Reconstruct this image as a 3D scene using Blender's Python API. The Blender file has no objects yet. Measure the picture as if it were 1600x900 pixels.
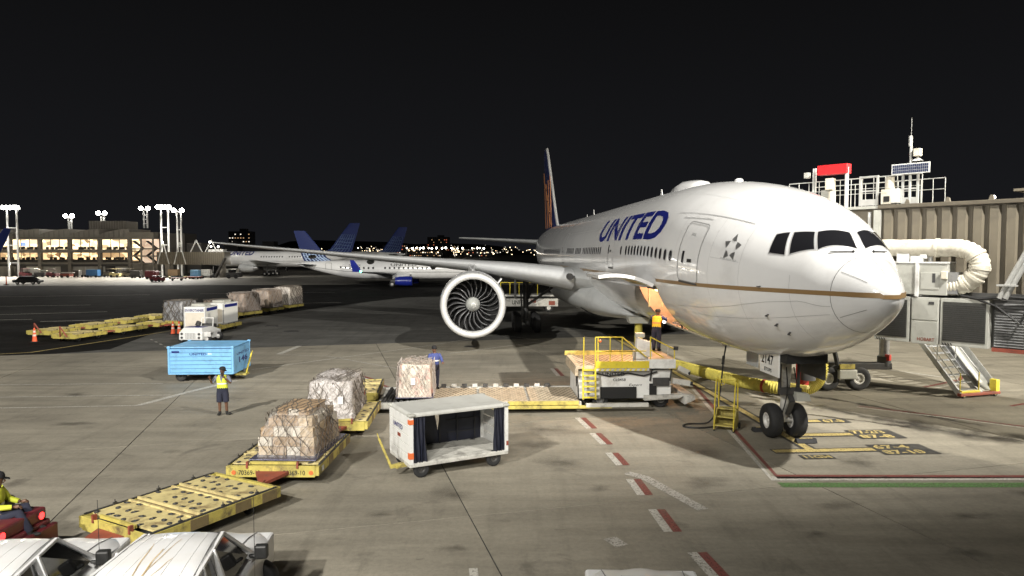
import bpy, bmesh, math, random
from mathutils import Vector, Matrix, Euler
random.seed(7)
R = math.radians
SC = bpy.context.scene
C = SC.collection

# ------------------------------------------------------------------ camera
CAM_H = 5.86
cam = bpy.data.cameras.new('camera'); cam.sensor_width = 36.0; cam.lens = 24.975
cam.clip_start = 0.1; cam.clip_end = 6000
cam_o = bpy.data.objects.new('camera', cam); C.objects.link(cam_o)
cam_o.location = (0, 0, CAM_H); cam_o.rotation_euler = (R(90 - 2.888), 0, 0)
SC.camera = cam_o
# ------------------------------------------------------------------ night sky
world = bpy.data.worlds.new('World'); SC.world = world; world.use_nodes = True
wn = world.node_tree.nodes; wl = world.node_tree.links
bg = wn['Background']
sky = wn.new('ShaderNodeTexSky'); sky.sky_type = 'NISHITA'; sky.sun_disc = False
sky.sun_elevation = R(-4.0); sky.sun_rotation = R(200)
mixs = wn.new('ShaderNodeMixRGB'); mixs.blend_type = 'MIX'; mixs.inputs[0].default_value = 0.97
# city glow in the haze, stronger towards the horizon
wtc = wn.new('ShaderNodeTexCoord'); wsx = wn.new('ShaderNodeSeparateXYZ'); wrp = wn.new('ShaderNodeValToRGB')
wrp.color_ramp.elements[0].position = 0.0; wrp.color_ramp.elements[0].color = (0.135, 0.140, 0.165, 1)
wrp.color_ramp.elements[1].position = 0.34; wrp.color_ramp.elements[1].color = (0.062, 0.062, 0.066, 1)
wl.new(wtc.outputs['Generated'], wsx.inputs[0]); wl.new(wsx.outputs['Z'], wrp.inputs['Fac']); wl.new(wrp.outputs['Color'], mixs.inputs[2])
wl.new(sky.outputs[0], mixs.inputs[1]); wl.new(mixs.outputs[0], bg.inputs[0]); bg.inputs[1].default_value = 0.075
SC.view_settings.view_transform = 'Standard'; SC.view_settings.look = 'None'
SC.view_settings.exposure = 0.0; SC.view_settings.gamma = 1.0
SC.render.engine = 'CYCLES'
try:
    SC.cycles.use_denoising = True
    SC.cycles.max_bounces = 6; SC.cycles.sample_clamp_indirect = 4.0
    SC.cycles.use_light_tree = True
except Exception: pass

def flood(name, loc, target, power, col, spot=None, blend=0.6, radius=0.25):
    if spot:
        l = bpy.data.lights.new(name, 'SPOT'); l.spot_size = R(spot); l.spot_blend = blend
    else:
        l = bpy.data.lights.new(name, 'POINT')
    l.energy = power; l.color = col; l.shadow_soft_size = radius
    o = bpy.data.objects.new(name, l); C.objects.link(o); o.location = loc
    d = Vector(target) - Vector(loc)
    o.rotation_euler = d.to_track_quat('-Z', 'Y').to_euler()
    return o
# apron floodlights on the terminal roof behind the viewer, with added fill lamps among them
WHITE = (1.0, 0.965, 0.89)
flood('floodlight', (-28, -20, 32), (-17, 72, 0), 215000, WHITE, 84, 1.0, 0.35)
flood('fill_light', (-3, -6, 12.5), (7, 30, 5), 7500, WHITE, 96, 0.8, 0.6)  # added fill that brightens the fuselage side and underside
flood('fill_light', (-7, -3, 11.0), (-6.2, 9.5, 1.2), 15000, WHITE, 62, 0.9, 0.4)  # added lamp that lifts the white pickup roofs
flood('floodlight', (18.5, 6.5, 26), (6, 41, 4), 88000, WHITE, 78, 0.75, 0.30)
flood('floodlight', (-64, 8, 24), (-24, 112, 2), 210000, WHITE, 36, 0.6, 0.30)  # added narrow lamp that brightens the regional jet
flood('floodlight', (58, 14, 22), (27, 43, 0), 210000, (1.0, 0.93, 0.78), 80, 0.7, 0.30)

# ------------------------------------------------------------------ mesh collector
class MB:
    def __init__(s): s.v = []; s.f = []
    def add(s, vs, fs, M=None):
        o = len(s.v)
        s.v += [tuple(M @ Vector(p)) if M is not None else tuple(p) for p in vs]
        s.f += [tuple(i + o for i in f) for f in fs]; return s
    def box(s, c, d, rz=0, M=None):
        x, y, z = d[0]/2, d[1]/2, d[2]/2; cr, sr = math.cos(rz), math.sin(rz)
        vs = []
        for a, b, e in ((-x,-y,-z),(x,-y,-z),(x,y,-z),(-x,y,-z),(-x,-y,z),(x,-y,z),(x,y,z),(-x,y,z)):
            vs.append((c[0]+a*cr-b*sr, c[1]+a*sr+b*cr, c[2]+e))
        return s.add(vs, [(0,3,2,1),(4,5,6,7),(0,1,5,4),(1,2,6,5),(2,3,7,6),(3,0,4,7)], M)
    def hexa(s, b4, t4, M=None):
        return s.add(list(b4)+list(t4), [(3,2,1,0),(4,5,6,7),(0,1,5,4),(1,2,6,5),(2,3,7,6),(3,0,4,7)], M)
    def bar(s, a, b, w, h=None, M=None):
        h = h or w; a = Vector(a); b = Vector(b); d = (b-a).normalized()
        up = Vector((0,0,1)) if abs(d.z) < 0.95 else Vector((1,0,0))
        sd = d.cross(up).normalized(); up = sd.cross(d)
        q = [(-w/2,-h/2),(w/2,-h/2),(w/2,h/2),(-w/2,h/2)]
        return s.add([a+sd*i+up*j for i, j in q]+[b+sd*i+up*j for i, j in q],
                     [(0,1,2,3),(7,6,5,4),(0,4,5,1),(1,5,6,2),(2,6,7,3),(3,7,4,0)], M)
    def cyl(s, a, b, r, r2=None, n=12, M=None, cap=True):
        r2 = r if r2 is None else r2
        a = Vector(a); b = Vector(b); d = (b-a).normalized()
        up = Vector((0,0,1)) if abs(d.z) < 0.95 else Vector((1,0,0))
        sd = d.cross(up).normalized(); up = sd.cross(d)
        vs = []
        for p, q in ((a, r), (b, r2)):
            for k in range(n):
                t = 2*math.pi*k/n; vs.append(p + sd*(q*math.cos(t)) + up*(q*math.sin(t)))
        fs = [(k, (k+1) % n, n+(k+1) % n, n+k) for k in range(n)]
        if cap: fs += [tuple(range(n))[::-1], tuple(range(n, 2*n))]
        return s.add(vs, fs, M)
    def tube(s, pts, r, n=8, M=None, rad=None):
        pts = [Vector(p) for p in pts]; vs = []; fs = []; prev = None
        for i, p in enumerate(pts):
            d = (pts[min(i+1, len(pts)-1)] - pts[max(i-1, 0)]).normalized()
            if prev is None:
                up = Vector((0,0,1)) if abs(d.z) < 0.9 else Vector((1,0,0))
                sd = d.cross(up).normalized()
            else:
                sd = (prev - d*prev.dot(d)).normalized()
            prev = sd; up = sd.cross(d); rr = rad[i] if rad else r
            for k in range(n):
                t = 2*math.pi*k/n; vs.append(p + sd*(rr*math.cos(t)) + up*(rr*math.sin(t)))
        for i in range(len(pts)-1):
            for k in range(n): fs.append((i*n+k, i*n+(k+1) % n, (i+1)*n+(k+1) % n, (i+1)*n+k))
        fs += [tuple(range(n))[::-1], tuple(range((len(pts)-1)*n, len(pts)*n))]
        return s.add(vs, fs, M)
    def lathe(s, prof, n=24, M=None, closed=False):
        """prof: (x along axis, radius); axis = local X"""
        vs = []; fs = []
        for x, r in prof:
            for k in range(n):
                t = 2*math.pi*k/n; vs.append((x, r*math.cos(t), r*math.sin(t)))
        m = len(prof)
        for i in range(m if closed else m-1):
            j = (i+1) % m
            for k in range(n): fs.append((i*n+k, j*n+k, j*n+(k+1) % n, i*n+(k+1) % n))
        return s.add(vs, fs, M)
    def prism(s, poly, a, b, axis='z', M=None):
        """poly of 2-D points extruded from a to b on an axis"""
        n = len(poly)
        def mk(p, w): return (p[0], p[1], w) if axis == 'z' else (p[0], w, p[1]) if axis == 'y' else (w, p[0], p[1])
        vs = [mk(p, a) for p in poly] + [mk(p, b) for p in poly]
        fs = [tuple(range(n))[::-1], tuple(range(n, 2*n))] + [(k, (k+1) % n, n+(k+1) % n, n+k) for k in range(n)]
        return s.add(vs, fs, M)
    def loft(s, rings, cap=True, close=True, M=None):
        n = len(rings[0]); vs = [p for r in rings for p in r]; fs = []
        for i in range(len(rings)-1):
            for k in range(n if close else n-1):
                fs.append((i*n+k, i*n+(k+1) % n, (i+1)*n+(k+1) % n, (i+1)*n+k))
        if cap: fs += [tuple(range(n))[::-1], tuple(range((len(rings)-1)*n, len(rings)*n))]
        return s.add(vs, fs, M)
    def ball(s, c, r, n=10, m=7, sc=(1,1,1), M=None):
        vs = []; fs = []
        for i in range(m+1):
            a = math.pi*i/m
            for k in range(n):
                b = 2*math.pi*k/n
                vs.append((c[0]+r*sc[0]*math.sin(a)*math.cos(b), c[1]+r*sc[1]*math.sin(a)*math.sin(b), c[2]+r*sc[2]*math.cos(a)))
        for i in range(m):
            for k in range(n): fs.append((i*n+k, (i+1)*n+k, (i+1)*n+(k+1) % n, i*n+(k+1) % n))
        return s.add(vs, fs, M)
    def mesh(s, name, mat, smooth=False, ang=35, fix=True):
        me = bpy.data.meshes.new(name); me.from_pydata(s.v, [], s.f); me.validate()
        if fix:
            bm = bmesh.new(); bm.from_mesh(me)
            bmesh.ops.remove_doubles(bm, verts=bm.verts, dist=1e-5)
            bmesh.ops.recalc_face_normals(bm, faces=bm.faces); bm.to_mesh(me); bm.free()
        if mat: me.materials.append(mat)
        if smooth:
            me.shade_smooth(); me.set_sharp_from_angle(angle=R(ang))
        return me
    def build(s, name, mat, parent=None, smooth=False, bevel=0, ang=35, fix=True, loc=None, rot=None):
        o = bpy.data.objects.new(name, s.mesh(name, mat, smooth, ang, fix)); C.objects.link(o)
        if parent is not None: o.parent = parent
        if loc: o.location = loc
        if rot: o.rotation_euler = rot
        if bevel:
            m = o.modifiers.new('bevel', 'BEVEL'); m.width = bevel; m.segments = 2; m.limit_method = 'ANGLE'; m.angle_limit = R(40)
        return o
def link(name, me, parent=None, loc=None, rot=None):
    o = bpy.data.objects.new(name, me); C.objects.link(o)
    if parent is not None: o.parent = parent
    if loc is not None: o.location = loc
    if rot is not None: o.rotation_euler = rot
    return o
def tag(o, label, cat, group=None):
    o['label'] = label; o['category'] = cat
    if group: o['group'] = group
    return o
def thing(name, label, cat, loc=(0,0,0), rz=0, group=None):
    o = bpy.data.objects.new(name, None); C.objects.link(o); o.empty_display_size = 0.3
    o.location = loc; o.rotation_euler = (0, 0, rz); return tag(o, label, cat, group)
def struct(o): o['kind'] = 'structure'; return o
KIDS = {}
def kids(o): return [c for c in bpy.data.objects if c.parent == o]
def copy_tree(o, parent=None):
    c = o.copy(); C.objects.link(c)
    if parent is not None: c.parent = parent
    for ch in kids(o): copy_tree(ch, c)
    return c
def dup(o, label, loc=None, rz=None):
    c = copy_tree(o); c['label'] = label
    if loc is not None: c.location = loc
    if rz is not None: c.rotation_euler = (0, 0, rz)
    return c

# ------------------------------------------------------------------ materials
def mat(name, col, rough=0.6, metal=0.0, var=0.12, scale=3.0, bump=0.0, dirt=None, dirt_amt=0.35, dscale=1.3, spec=0.5, coat=0.0, emit=None, estr=0.0, alpha=None, trans=0.0):
    m = bpy.data.materials.new(name); m.use_nodes = True; nt = m.node_tree; n = nt.nodes; l = nt.links
    b = n['Principled BSDF']
    b.inputs['Roughness'].default_value = rough; b.inputs['Metallic'].default_value = metal
    b.inputs['Specular IOR Level'].default_value = spec
    if coat: b.inputs['Coat Weight'].default_value = coat; b.inputs['Coat Roughness'].default_value = 0.08
    if trans: b.inputs['Transmission Weight'].default_value = trans
    tc = n.new('ShaderNodeTexCoord')
    nz = n.new('ShaderNodeTexNoise'); nz.inputs['Scale'].default_value = scale; nz.inputs['Detail'].default_value = 6; nz.inputs['Roughness'].default_value = 0.62
    l.new(tc.outputs['Object'], nz.inputs['Vector'])
    rp = n.new('ShaderNodeValToRGB')
    rp.color_ramp.elements[0].position = 0.3; rp.color_ramp.elements[1].position = 0.72
    rp.color_ramp.elements[0].color = tuple(c*(1-var) for c in col[:3])+(1,)
    rp.color_ramp.elements[1].color = tuple(min(1, c*(1+var)) for c in col[:3])+(1,)
    l.new(nz.outputs['Fac'], rp.inputs['Fac']); out = rp.outputs['Color']
    if dirt:
        nd = n.new('ShaderNodeTexNoise'); nd.inputs['Scale'].default_value = dscale; nd.inputs['Detail'].default_value = 9; nd.inputs['Roughness'].default_value = 0.72
        l.new(tc.outputs['Object'], nd.inputs['Vector'])
        rd = n.new('ShaderNodeValToRGB'); rd.color_ramp.elements[0].position = 0.5; rd.color_ramp.elements[1].position = 0.66
        rd.color_ramp.elements[0].color = (0,0,0,1); rd.color_ramp.elements[1].color = (dirt_amt,)*3+(1,)
        l.new(nd.outputs['Fac'], rd.inputs['Fac'])
        mx = n.new('ShaderNodeMixRGB'); l.new(rd.outputs['Color'], mx.inputs[0]); l.new(out, mx.inputs[1]); mx.inputs[2].default_value = dirt[:3]+(1,)
        out = mx.outputs[0]
    l.new(out, b.inputs['Base Color'])
    if bump:
        bp = n.new('ShaderNodeBump'); bp.inputs['Strength'].default_value = bump; bp.inputs['Distance'].default_value = 0.02
        nb = n.new('ShaderNodeTexNoise'); nb.inputs['Scale'].default_value = scale*6; nb.inputs['Detail'].default_value = 4
        l.new(tc.outputs['Object'], nb.inputs['Vector']); l.new(nb.outputs['Fac'], bp.inputs['Height']); l.new(bp.outputs['Normal'], b.inputs['Normal'])
    if emit:
        b.inputs['Emission Color'].default_value = emit[:3]+(1,); b.inputs['Emission Strength'].default_value = estr
    return m
GRIME = (0.05, 0.045, 0.04)
M = {}
M['jet_white'] = mat('jet white paint', (0.77, 0.77, 0.77), 0.15, var=0.03, scale=0.7, dirt=(0.50,0.49,0.47), dirt_amt=0.25, dscale=0.5, coat=0.5)
M['jet_grey'] = mat('jet grey paint', (0.42, 0.43, 0.43), 0.38, var=0.06, scale=0.8, dirt=GRIME, dirt_amt=0.18, dscale=0.7)
M['jet_line'] = mat('panel line sealant', (0.20, 0.20, 0.20), 0.6)
M['gold'] = mat('gold cheatline paint', (0.27, 0.17, 0.075), 0.35, var=0.04)
M['navy'] = mat('navy lettering', (0.010, 0.016, 0.16), 0.35, var=0.05)
M['blue'] = mat('bright blue paint', (0.014, 0.025, 0.25), 0.3, var=0.1)
M['tailblue'] = mat('tail blue paint', (0.010, 0.020, 0.10), 0.6, var=0.08, spec=0.25)
M['globe'] = mat('pale globe stripe paint', (0.40, 0.52, 0.72), 0.6, var=0.05)
M['globe_gold'] = mat('gold globe stripe paint', (0.42, 0.18, 0.08), 0.4, var=0.05)
M['globe_dim'] = mat('slate globe stripe paint', (0.10, 0.15, 0.28), 0.4, var=0.05)
M['glass_dark'] = mat('cockpit glass', (0.012, 0.012, 0.014), 0.05, var=0.0, spec=0.8)
M['win_dark'] = mat('cabin window', (0.03, 0.03, 0.033), 0.12, var=0.0)
M['frame_grey'] = mat('window surround', (0.42, 0.42, 0.42), 0.4, var=0.05)
M['lip'] = mat('polished intake lip', (0.74, 0.74, 0.73), 0.36, metal=0.30, var=0.04)
M['slat'] = mat('bare aluminium leading edge', (0.72, 0.73, 0.74), 0.36, metal=0.35, var=0.06)
M['blade'] = mat('fan blade', (0.16, 0.16, 0.165), 0.35, metal=0.5, var=0.08)
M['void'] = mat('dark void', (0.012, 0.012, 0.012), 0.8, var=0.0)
M['spinner'] = mat('spinner grey', (0.42, 0.43, 0.41), 0.4, var=0.05)
M['white'] = mat('white paint', (0.70, 0.70, 0.68), 0.45, var=0.05, dirt=(0.25,0.23,0.2), dirt_amt=0.5)
M['white_clean'] = mat('clean white paint', (0.76, 0.76, 0.74), 0.3, var=0.03, coat=0.3)
M['white_worn'] = mat('worn white paint', (0.52, 0.51, 0.47), 0.6, var=0.12, dirt=(0.10,0.09,0.08), dirt_amt=0.75, dscale=2.2)
M['black'] = mat('black paint', (0.02, 0.02, 0.02), 0.5, var=0.1)
M['rubber'] = mat('tyre rubber', (0.018, 0.018, 0.019), 0.75, var=0.25, scale=8, bump=0.1)
M['hub'] = mat('wheel hub', (0.62, 0.61, 0.58), 0.4, var=0.1, dirt=GRIME, dirt_amt=0.5, dscale=6)
M['steel'] = mat('steel', (0.35, 0.35, 0.35), 0.4, metal=0.7, var=0.12, dirt=GRIME, dirt_amt=0.4, dscale=4)
M['chrome'] = mat('chrome oleo', (0.75, 0.75, 0.75), 0.15, metal=1.0, var=0.02)
M['dark_metal'] = mat('dark metal', (0.06, 0.06, 0.06), 0.55, metal=0.3, var=0.2, dirt=(0.12,0.10,0.08), dirt_amt=0.4, dscale=5)
M['yellow'] = mat('worn yellow paint', (0.48, 0.40, 0.10), 0.55, var=0.2, scale=4, dirt=(0.11,0.085,0.05), dirt_amt=0.95, dscale=2.2)
M['yellow_pale'] = mat('faded yellow deck', (0.56, 0.47, 0.22), 0.65, var=0.2, scale=3, dirt=(0.20,0.14,0.07), dirt_amt=0.9, dscale=2.0)
M['yellow_rail'] = mat('rail yellow', (0.62, 0.50, 0.04), 0.5, var=0.1, dirt=(0.2,0.15,0.05), dirt_amt=0.4, dscale=6)
M['hose'] = mat('yellow hose fabric', (0.60, 0.52, 0.10), 0.7, var=0.12, scale=4, dirt=(0.3,0.25,0.08), dirt_amt=0.5, dscale=3)
M['red'] = mat('red paint', (0.45, 0.03, 0.02), 0.5, var=0.15, dirt=GRIME, dirt_amt=0.5, dscale=4)
M['red_rust'] = mat('rusty red paint', (0.26, 0.06, 0.035), 0.65, var=0.2, dirt=GRIME, dirt_amt=0.6, dscale=6)
M['red_box'] = mat('bright red box', (0.62, 0.02, 0.025), 0.4, var=0.04)
M['maroon'] = mat('maroon tug paint', (0.13, 0.02, 0.026), 0.45, var=0.12, dirt=GRIME, dirt_amt=0.4, dscale=4)
M['cart_blue'] = mat('sky blue paint', (0.19, 0.45, 0.74), 0.45, var=0.06, dirt=(0.08,0.14,0.2), dirt_amt=0.45, dscale=1.8)
M['cart_blue_line'] = mat('blue seam', (0.05, 0.15, 0.32), 0.6)
M['curtain'] = mat('navy curtain vinyl', (0.012, 0.014, 0.026), 0.42, var=0.3, scale=4)
M['orange'] = mat('reflector orange', (0.70, 0.16, 0.05), 0.4)
M['cone'] = mat('cone orange', (0.80, 0.12, 0.04), 0.6, var=0.1)
M['cone_band'] = mat('cone band', (0.75, 0.60, 0.52), 0.5)
M['tan'] = mat('tan corrugated metal', (0.155, 0.134, 0.098), 0.6, var=0.10, scale=1.5, dirt=(0.10,0.09,0.07), dirt_amt=0.45, dscale=1.2)
M['tan_dark'] = mat('tan roof edge', (0.115, 0.098, 0.072), 0.6, var=0.1)
M['grey'] = mat('equipment grey', (0.42, 0.42, 0.38), 0.5, var=0.05, dirt=(0.15,0.14,0.12), dirt_amt=0.45)
M['grille'] = mat('dark grille', (0.045, 0.045, 0.04), 0.7, var=0.2, scale=20)
M['duct'] = mat('white duct wrap', (0.66, 0.62, 0.52), 0.75, var=0.08, scale=3, dirt=(0.3,0.26,0.2), dirt_amt=0.6, dscale=3, bump=0.3)
M['galv'] = mat('galvanised rail', (0.46, 0.46, 0.44), 0.4, metal=0.2, var=0.08)
M['solar'] = mat('solar cell', (0.05, 0.06, 0.11), 0.2, var=0.1)
M['ally'] = mat('aluminium tread', (0.55, 0.56, 0.57), 0.35, metal=0.6, var=0.1, dirt=GRIME, dirt_amt=0.3, dscale=5)
M['vest'] = mat('hi-vis yellow', (0.66, 0.72, 0.06), 0.7, var=0.08)
M['vest_y'] = mat('hi-vis amber', (0.80, 0.52, 0.03), 0.7, var=0.08)
M['vest_o'] = mat('vest orange band', (0.7, 0.25, 0.12), 0.7)
M['silver'] = mat('reflective tape', (0.7, 0.7, 0.66), 0.35)
M['skin'] = mat('brown skin', (0.13, 0.065, 0.038), 0.55, var=0.08, scale=9)
M['shirt'] = mat('blue grey shirt', (0.16, 0.17, 0.22), 0.85, var=0.1)
M['shirt_blue'] = mat('blue work shirt', (0.05, 0.07, 0.22), 0.85, var=0.1)
M['navycloth'] = mat('dark navy cloth', (0.018, 0.02, 0.038), 0.9, var=0.15)
M['hair'] = mat('black cap', (0.010, 0.010, 0.012), 0.85, var=0.2)
M['card'] = mat('cardboard', (0.36, 0.25, 0.15), 0.75, var=0.12, scale=4, dirt=(0.20,0.14,0.09), dirt_amt=0.4, dscale=3)
M['card2'] = mat('pale cardboard', (0.50, 0.39, 0.26), 0.75, var=0.12, scale=4, dirt=(0.30,0.22,0.14), dirt_amt=0.4, dscale=3)
M['card3'] = mat('white carton', (0.60, 0.55, 0.47), 0.7, var=0.08, scale=4)
M['net'] = mat('cargo net cord', (0.14, 0.12, 0.10), 0.85, var=0.3, scale=12)
M['net_pale'] = mat('pale cargo net cord', (0.36, 0.32, 0.29), 0.85, var=0.3, scale=12)
M['net_pink'] = mat('pink cargo net cord', (0.62, 0.22, 0.20), 0.85, var=0.3, scale=12)
M['pallet'] = mat('aluminium pallet sheet', (0.10, 0.10, 0.15), 0.4, metal=0.4, var=0.1)
M['brake'] = mat('red tail lamp', (0.7, 0.01, 0.01), 0.3, emit=(1.0,0.03,0.03), estr=5.0)
M['lamp'] = mat('floodlight lens', (0.9,0.9,0.9), 0.3, emit=(1.0,0.97,0.9), estr=60.0)
M['lamp_soft'] = mat('lamp lens', (0.9,0.9,0.9), 0.3, emit=(1.0,0.95,0.85), estr=14.0)
M['lamp_warm'] = mat('warm lamp lens', (0.9,0.8,0.6), 0.3, emit=(1.0,0.62,0.3), estr=8.0)
M['lamp_green'] = mat('green navigation lamp', (0.1,0.9,0.4), 0.3, emit=(0.1,1.0,0.45), estr=25.0)
M['room'] = None

def film(name, tint, rough=0.18, opacity=0.35):
    """clear stretch film: glossy, mostly see-through, wrinkled"""
    m = bpy.data.materials.new(name); m.use_nodes = True; nt = m.node_tree; n = nt.nodes; l = nt.links
    b = n['Principled BSDF']; b.inputs['Base Color'].default_value = tint+(1,); b.inputs['Roughness'].default_value = rough
    tc = n.new('ShaderNodeTexCoord'); nz = n.new('ShaderNodeTexNoise'); nz.inputs['Scale'].default_value = 4.5; nz.inputs['Detail'].default_value = 5
    nz.inputs['Distortion'].default_value = 2.2; l.new(tc.outputs['Object'], nz.inputs['Vector'])
    bp = n.new('ShaderNodeBump'); bp.inputs['Strength'].default_value = 0.9; bp.inputs['Distance'].default_value = 0.05
    l.new(nz.outputs['Fac'], bp.inputs['Height']); l.new(bp.outputs['Normal'], b.inputs['Normal'])
    rp = n.new('ShaderNodeValToRGB'); rp.color_ramp.elements[0].position = 0.35; rp.color_ramp.elements[1].position = 0.75
    rp.color_ramp.elements[0].color = (opacity*0.35,)*3+(1,); rp.color_ramp.elements[1].color = (min(1, opacity*1.7),)*3+(1,)
    l.new(nz.outputs['Fac'], rp.inputs['Fac']); l.new(rp.outputs['Color'], b.inputs['Alpha'])
    return m
M['film'] = film('clear stretch film', (0.78, 0.75, 0.72), 0.16, 0.20)
M['film_white'] = film('milky stretch film', (0.66, 0.62, 0.60), 0.25, 0.75)

# ------------------------------------------------------------------ lettering
def text_shape(txt, size=1.0, bold=0.0, sx=1.0, shear=0.0, cuts=0.0):
    """flat lettering as (verts2d, faces); origin at left of the baseline"""
    cu = bpy.data.curves.new('lettering', 'FONT'); cu.body = txt; cu.size = size; cu.offset = bold; cu.shear = shear; cu.resolution_u = 3
    o = bpy.data.objects.new('lettering', cu); C.objects.link(o)
    dg = bpy.context.evaluated_depsgraph_get(); me = bpy.data.meshes.new_from_object(o.evaluated_get(dg))
    bpy.data.objects.remove(o); bpy.data.curves.remove(cu)
    bm = bmesh.new(); bm.from_mesh(me); bpy.data.meshes.remove(me)
    bmesh.ops.remove_doubles(bm, verts=bm.verts, dist=1e-5)
    for v in bm.verts: v.co.x *= sx
    bmesh.ops.triangulate(bm, faces=bm.faces)
    if cuts:
        for _ in range(5):
            e = [e for e in bm.edges if e.calc_length() > cuts]
            if not e: break
            bmesh.ops.subdivide_edges(bm, edges=e, cuts=1); bmesh.ops.triangulate(bm, faces=bm.faces)
    bm.verts.ensure_lookup_table(); bm.verts.index_update()
    vs = [(v.co.x, v.co.y) for v in bm.verts]; fs = [tuple(v.index for v in f.verts) for f in bm.faces]; bm.free()
    x0 = min(v[0] for v in vs); vs = [(v[0]-x0, v[1]) for v in vs]
    return vs, fs
def lettering(name, txt, h, origin, xdir, ydir, m, parent, width=None, bold=0.0, shear=0.0, lift=0.004, center=False):
    """lettering on a flat face: cap height h, baseline start origin"""
    vs, fs = text_shape(txt, 1.0, bold, 1.0, shear)
    ch = max(v[1] for v in vs) - max(0, min(v[1] for v in vs)); w = max(v[0] for v in vs)
    ky = h/ch; kx = (width/w) if width else ky
    xd = Vector(xdir).normalized(); yd = Vector(ydir).normalized(); nd = xd.cross(yd); o = Vector(origin) + nd*lift
    if center: o = o - xd*(w*kx/2)
    b = MB(); b.add([o + xd*(v[0]*kx) + yd*(v[1]*ky) for v in vs], fs)
    return b.build(name, m, parent, fix=False)
# ================================================================== ground
def ground_mat(name, base, stain, rough, grain=0.18, blot=0.5, tint_slab=0.0, skid=0.35):
    m = bpy.data.materials.new(name); m.use_nodes = True; nt = m.node_tree; n = nt.nodes; l = nt.links
    b = n['Principled BSDF']; geo = n.new('ShaderNodeNewGeometry')
    def noise(scale, det=6, rgh=0.6, stretch=None, rot=0, dist=0.0):
        nz = n.new('ShaderNodeTexNoise'); nz.inputs['Scale'].default_value = scale; nz.inputs['Detail'].default_value = det
        nz.inputs['Roughness'].default_value = rgh; nz.inputs['Distortion'].default_value = dist
        if stretch:
            mp = n.new('ShaderNodeMapping'); mp.inputs['Scale'].default_value = stretch; mp.inputs['Rotation'].default_value = (0,0,rot)
            l.new(geo.outputs['Position'], mp.inputs['Vector']); l.new(mp.outputs[0], nz.inputs['Vector'])
        else: l.new(geo.outputs['Position'], nz.inputs['Vector'])
        return nz.outputs['Fac']
    def ramp(f, p0, p1, c0, c1):
        r = n.new('ShaderNodeValToRGB'); r.color_ramp.elements[0].position = p0; r.color_ramp.elements[1].position = p1
        r.color_ramp.elements[0].color = (c0,)*3+(1,) if not isinstance(c0, tuple) else c0+(1,)
        r.color_ramp.elements[1].color = (c1,)*3+(1,) if not isinstance(c1, tuple) else c1+(1,)
        l.new(f, r.inputs['Fac']); return r.outputs['Color']
    def mul(a, c):
        x = n.new('ShaderNodeMixRGB'); x.blend_type = 'MULTIPLY'; x.inputs[0].default_value = 1.0
        l.new(a, x.inputs[1]); l.new(c, x.inputs[2]); return x.outputs[0]
    def mix(f, a, c):
        x = n.new('ShaderNodeMixRGB'); l.new(f, x.inputs[0]); l.new(a, x.inputs[1]); x.inputs[2].default_value = c+(1,); return x.outputs[0]
    c0 = tuple(q*(1-grain) for q in base); c1 = tuple(q*(1+grain) for q in base)
    col = ramp(noise(0.22, 7, 0.62), 0.32, 0.70, c0, c1)
    col = mul(col, ramp(noise(9, 5, 0.7), 0.30, 0.75, 0.84, 1.12))
    col = mul(col, ramp(noise(60, 2, 0.5), 0.3, 0.7, 0.90, 1.08))
    # broad sweepings, tyre drag marks along two directions, oil blots
    col = mul(col, ramp(noise(0.5, 5, 0.65, (0.35, 2.4, 1), R(-12)), 0.36, 0.62, 1-skid*0.75, 1.03))
    col = mul(col, ramp(noise(0.8, 4, 0.7, (2.2, 0.22, 1), R(24)), 0.30, 0.5, 1-skid*0.55, 1.0))
    f1 = ramp(noise(0.62, 8, 0.66, None, 0, 0.6), 0.60, 0.74, 0.0, blot)
    col = mix(f1, col, stain)
    f2 = ramp(noise(2.3, 4, 0.6, (0.45, 1.6, 1), R(-10)), 0.70, 0.76, 0.0, blot*1.1)
    col = mix(f2, col, stain)
    if tint_slab:
        oi = n.new('ShaderNodeObjectInfo')
        col = mul(col, ramp(oi.outputs['Random'], 0.0, 1.0, 1-tint_slab, 1+tint_slab*0.4))
    l.new(col, b.inputs['Base Color'])
    l.new(ramp(noise(0.6, 6, 0.6), 0.3, 0.75, rough-0.16, rough+0.08), b.inputs['Roughness'])
    b.inputs['Specular IOR Level'].default_value = 0.35
    bp = n.new('ShaderNodeBump'); bp.inputs['Strength'].default_value = 0.22; bp.inputs['Distance'].default_value = 0.012
    l.new(noise(22, 6, 0.7), bp.inputs['Height']); l.new(bp.outputs['Normal'], b.inputs['Normal'])
    return m
M['concrete'] = ground_mat('apron concrete', (0.285, 0.260, 0.208), (0.050, 0.044, 0.036), 0.74, 0.17, 0.62, 0.12, 0.30)
M['asphalt'] = ground_mat('asphalt', (0.115, 0.112, 0.103), (0.045, 0.043, 0.041), 0.86, 0.22, 0.4, 0, 0.5)
M['asphalt_dark'] = ground_mat('darker asphalt', (0.017, 0.0165, 0.016), (0.010, 0.010, 0.010), 0.92, 0.25, 0.4, 0, 0.4)  # darker tone than the rest of the asphalt
M['concrete_far'] = ground_mat('terminal apron concrete', (0.33, 0.31, 0.27), (0.12, 0.11, 0.10), 0.8, 0.15, 0.4, 0, 0.4)
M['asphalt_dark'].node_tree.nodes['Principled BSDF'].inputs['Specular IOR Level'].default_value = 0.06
M['joint'] = mat('joint sealant', (0.045, 0.042, 0.038), 0.85, var=0.3, scale=2)
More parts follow.
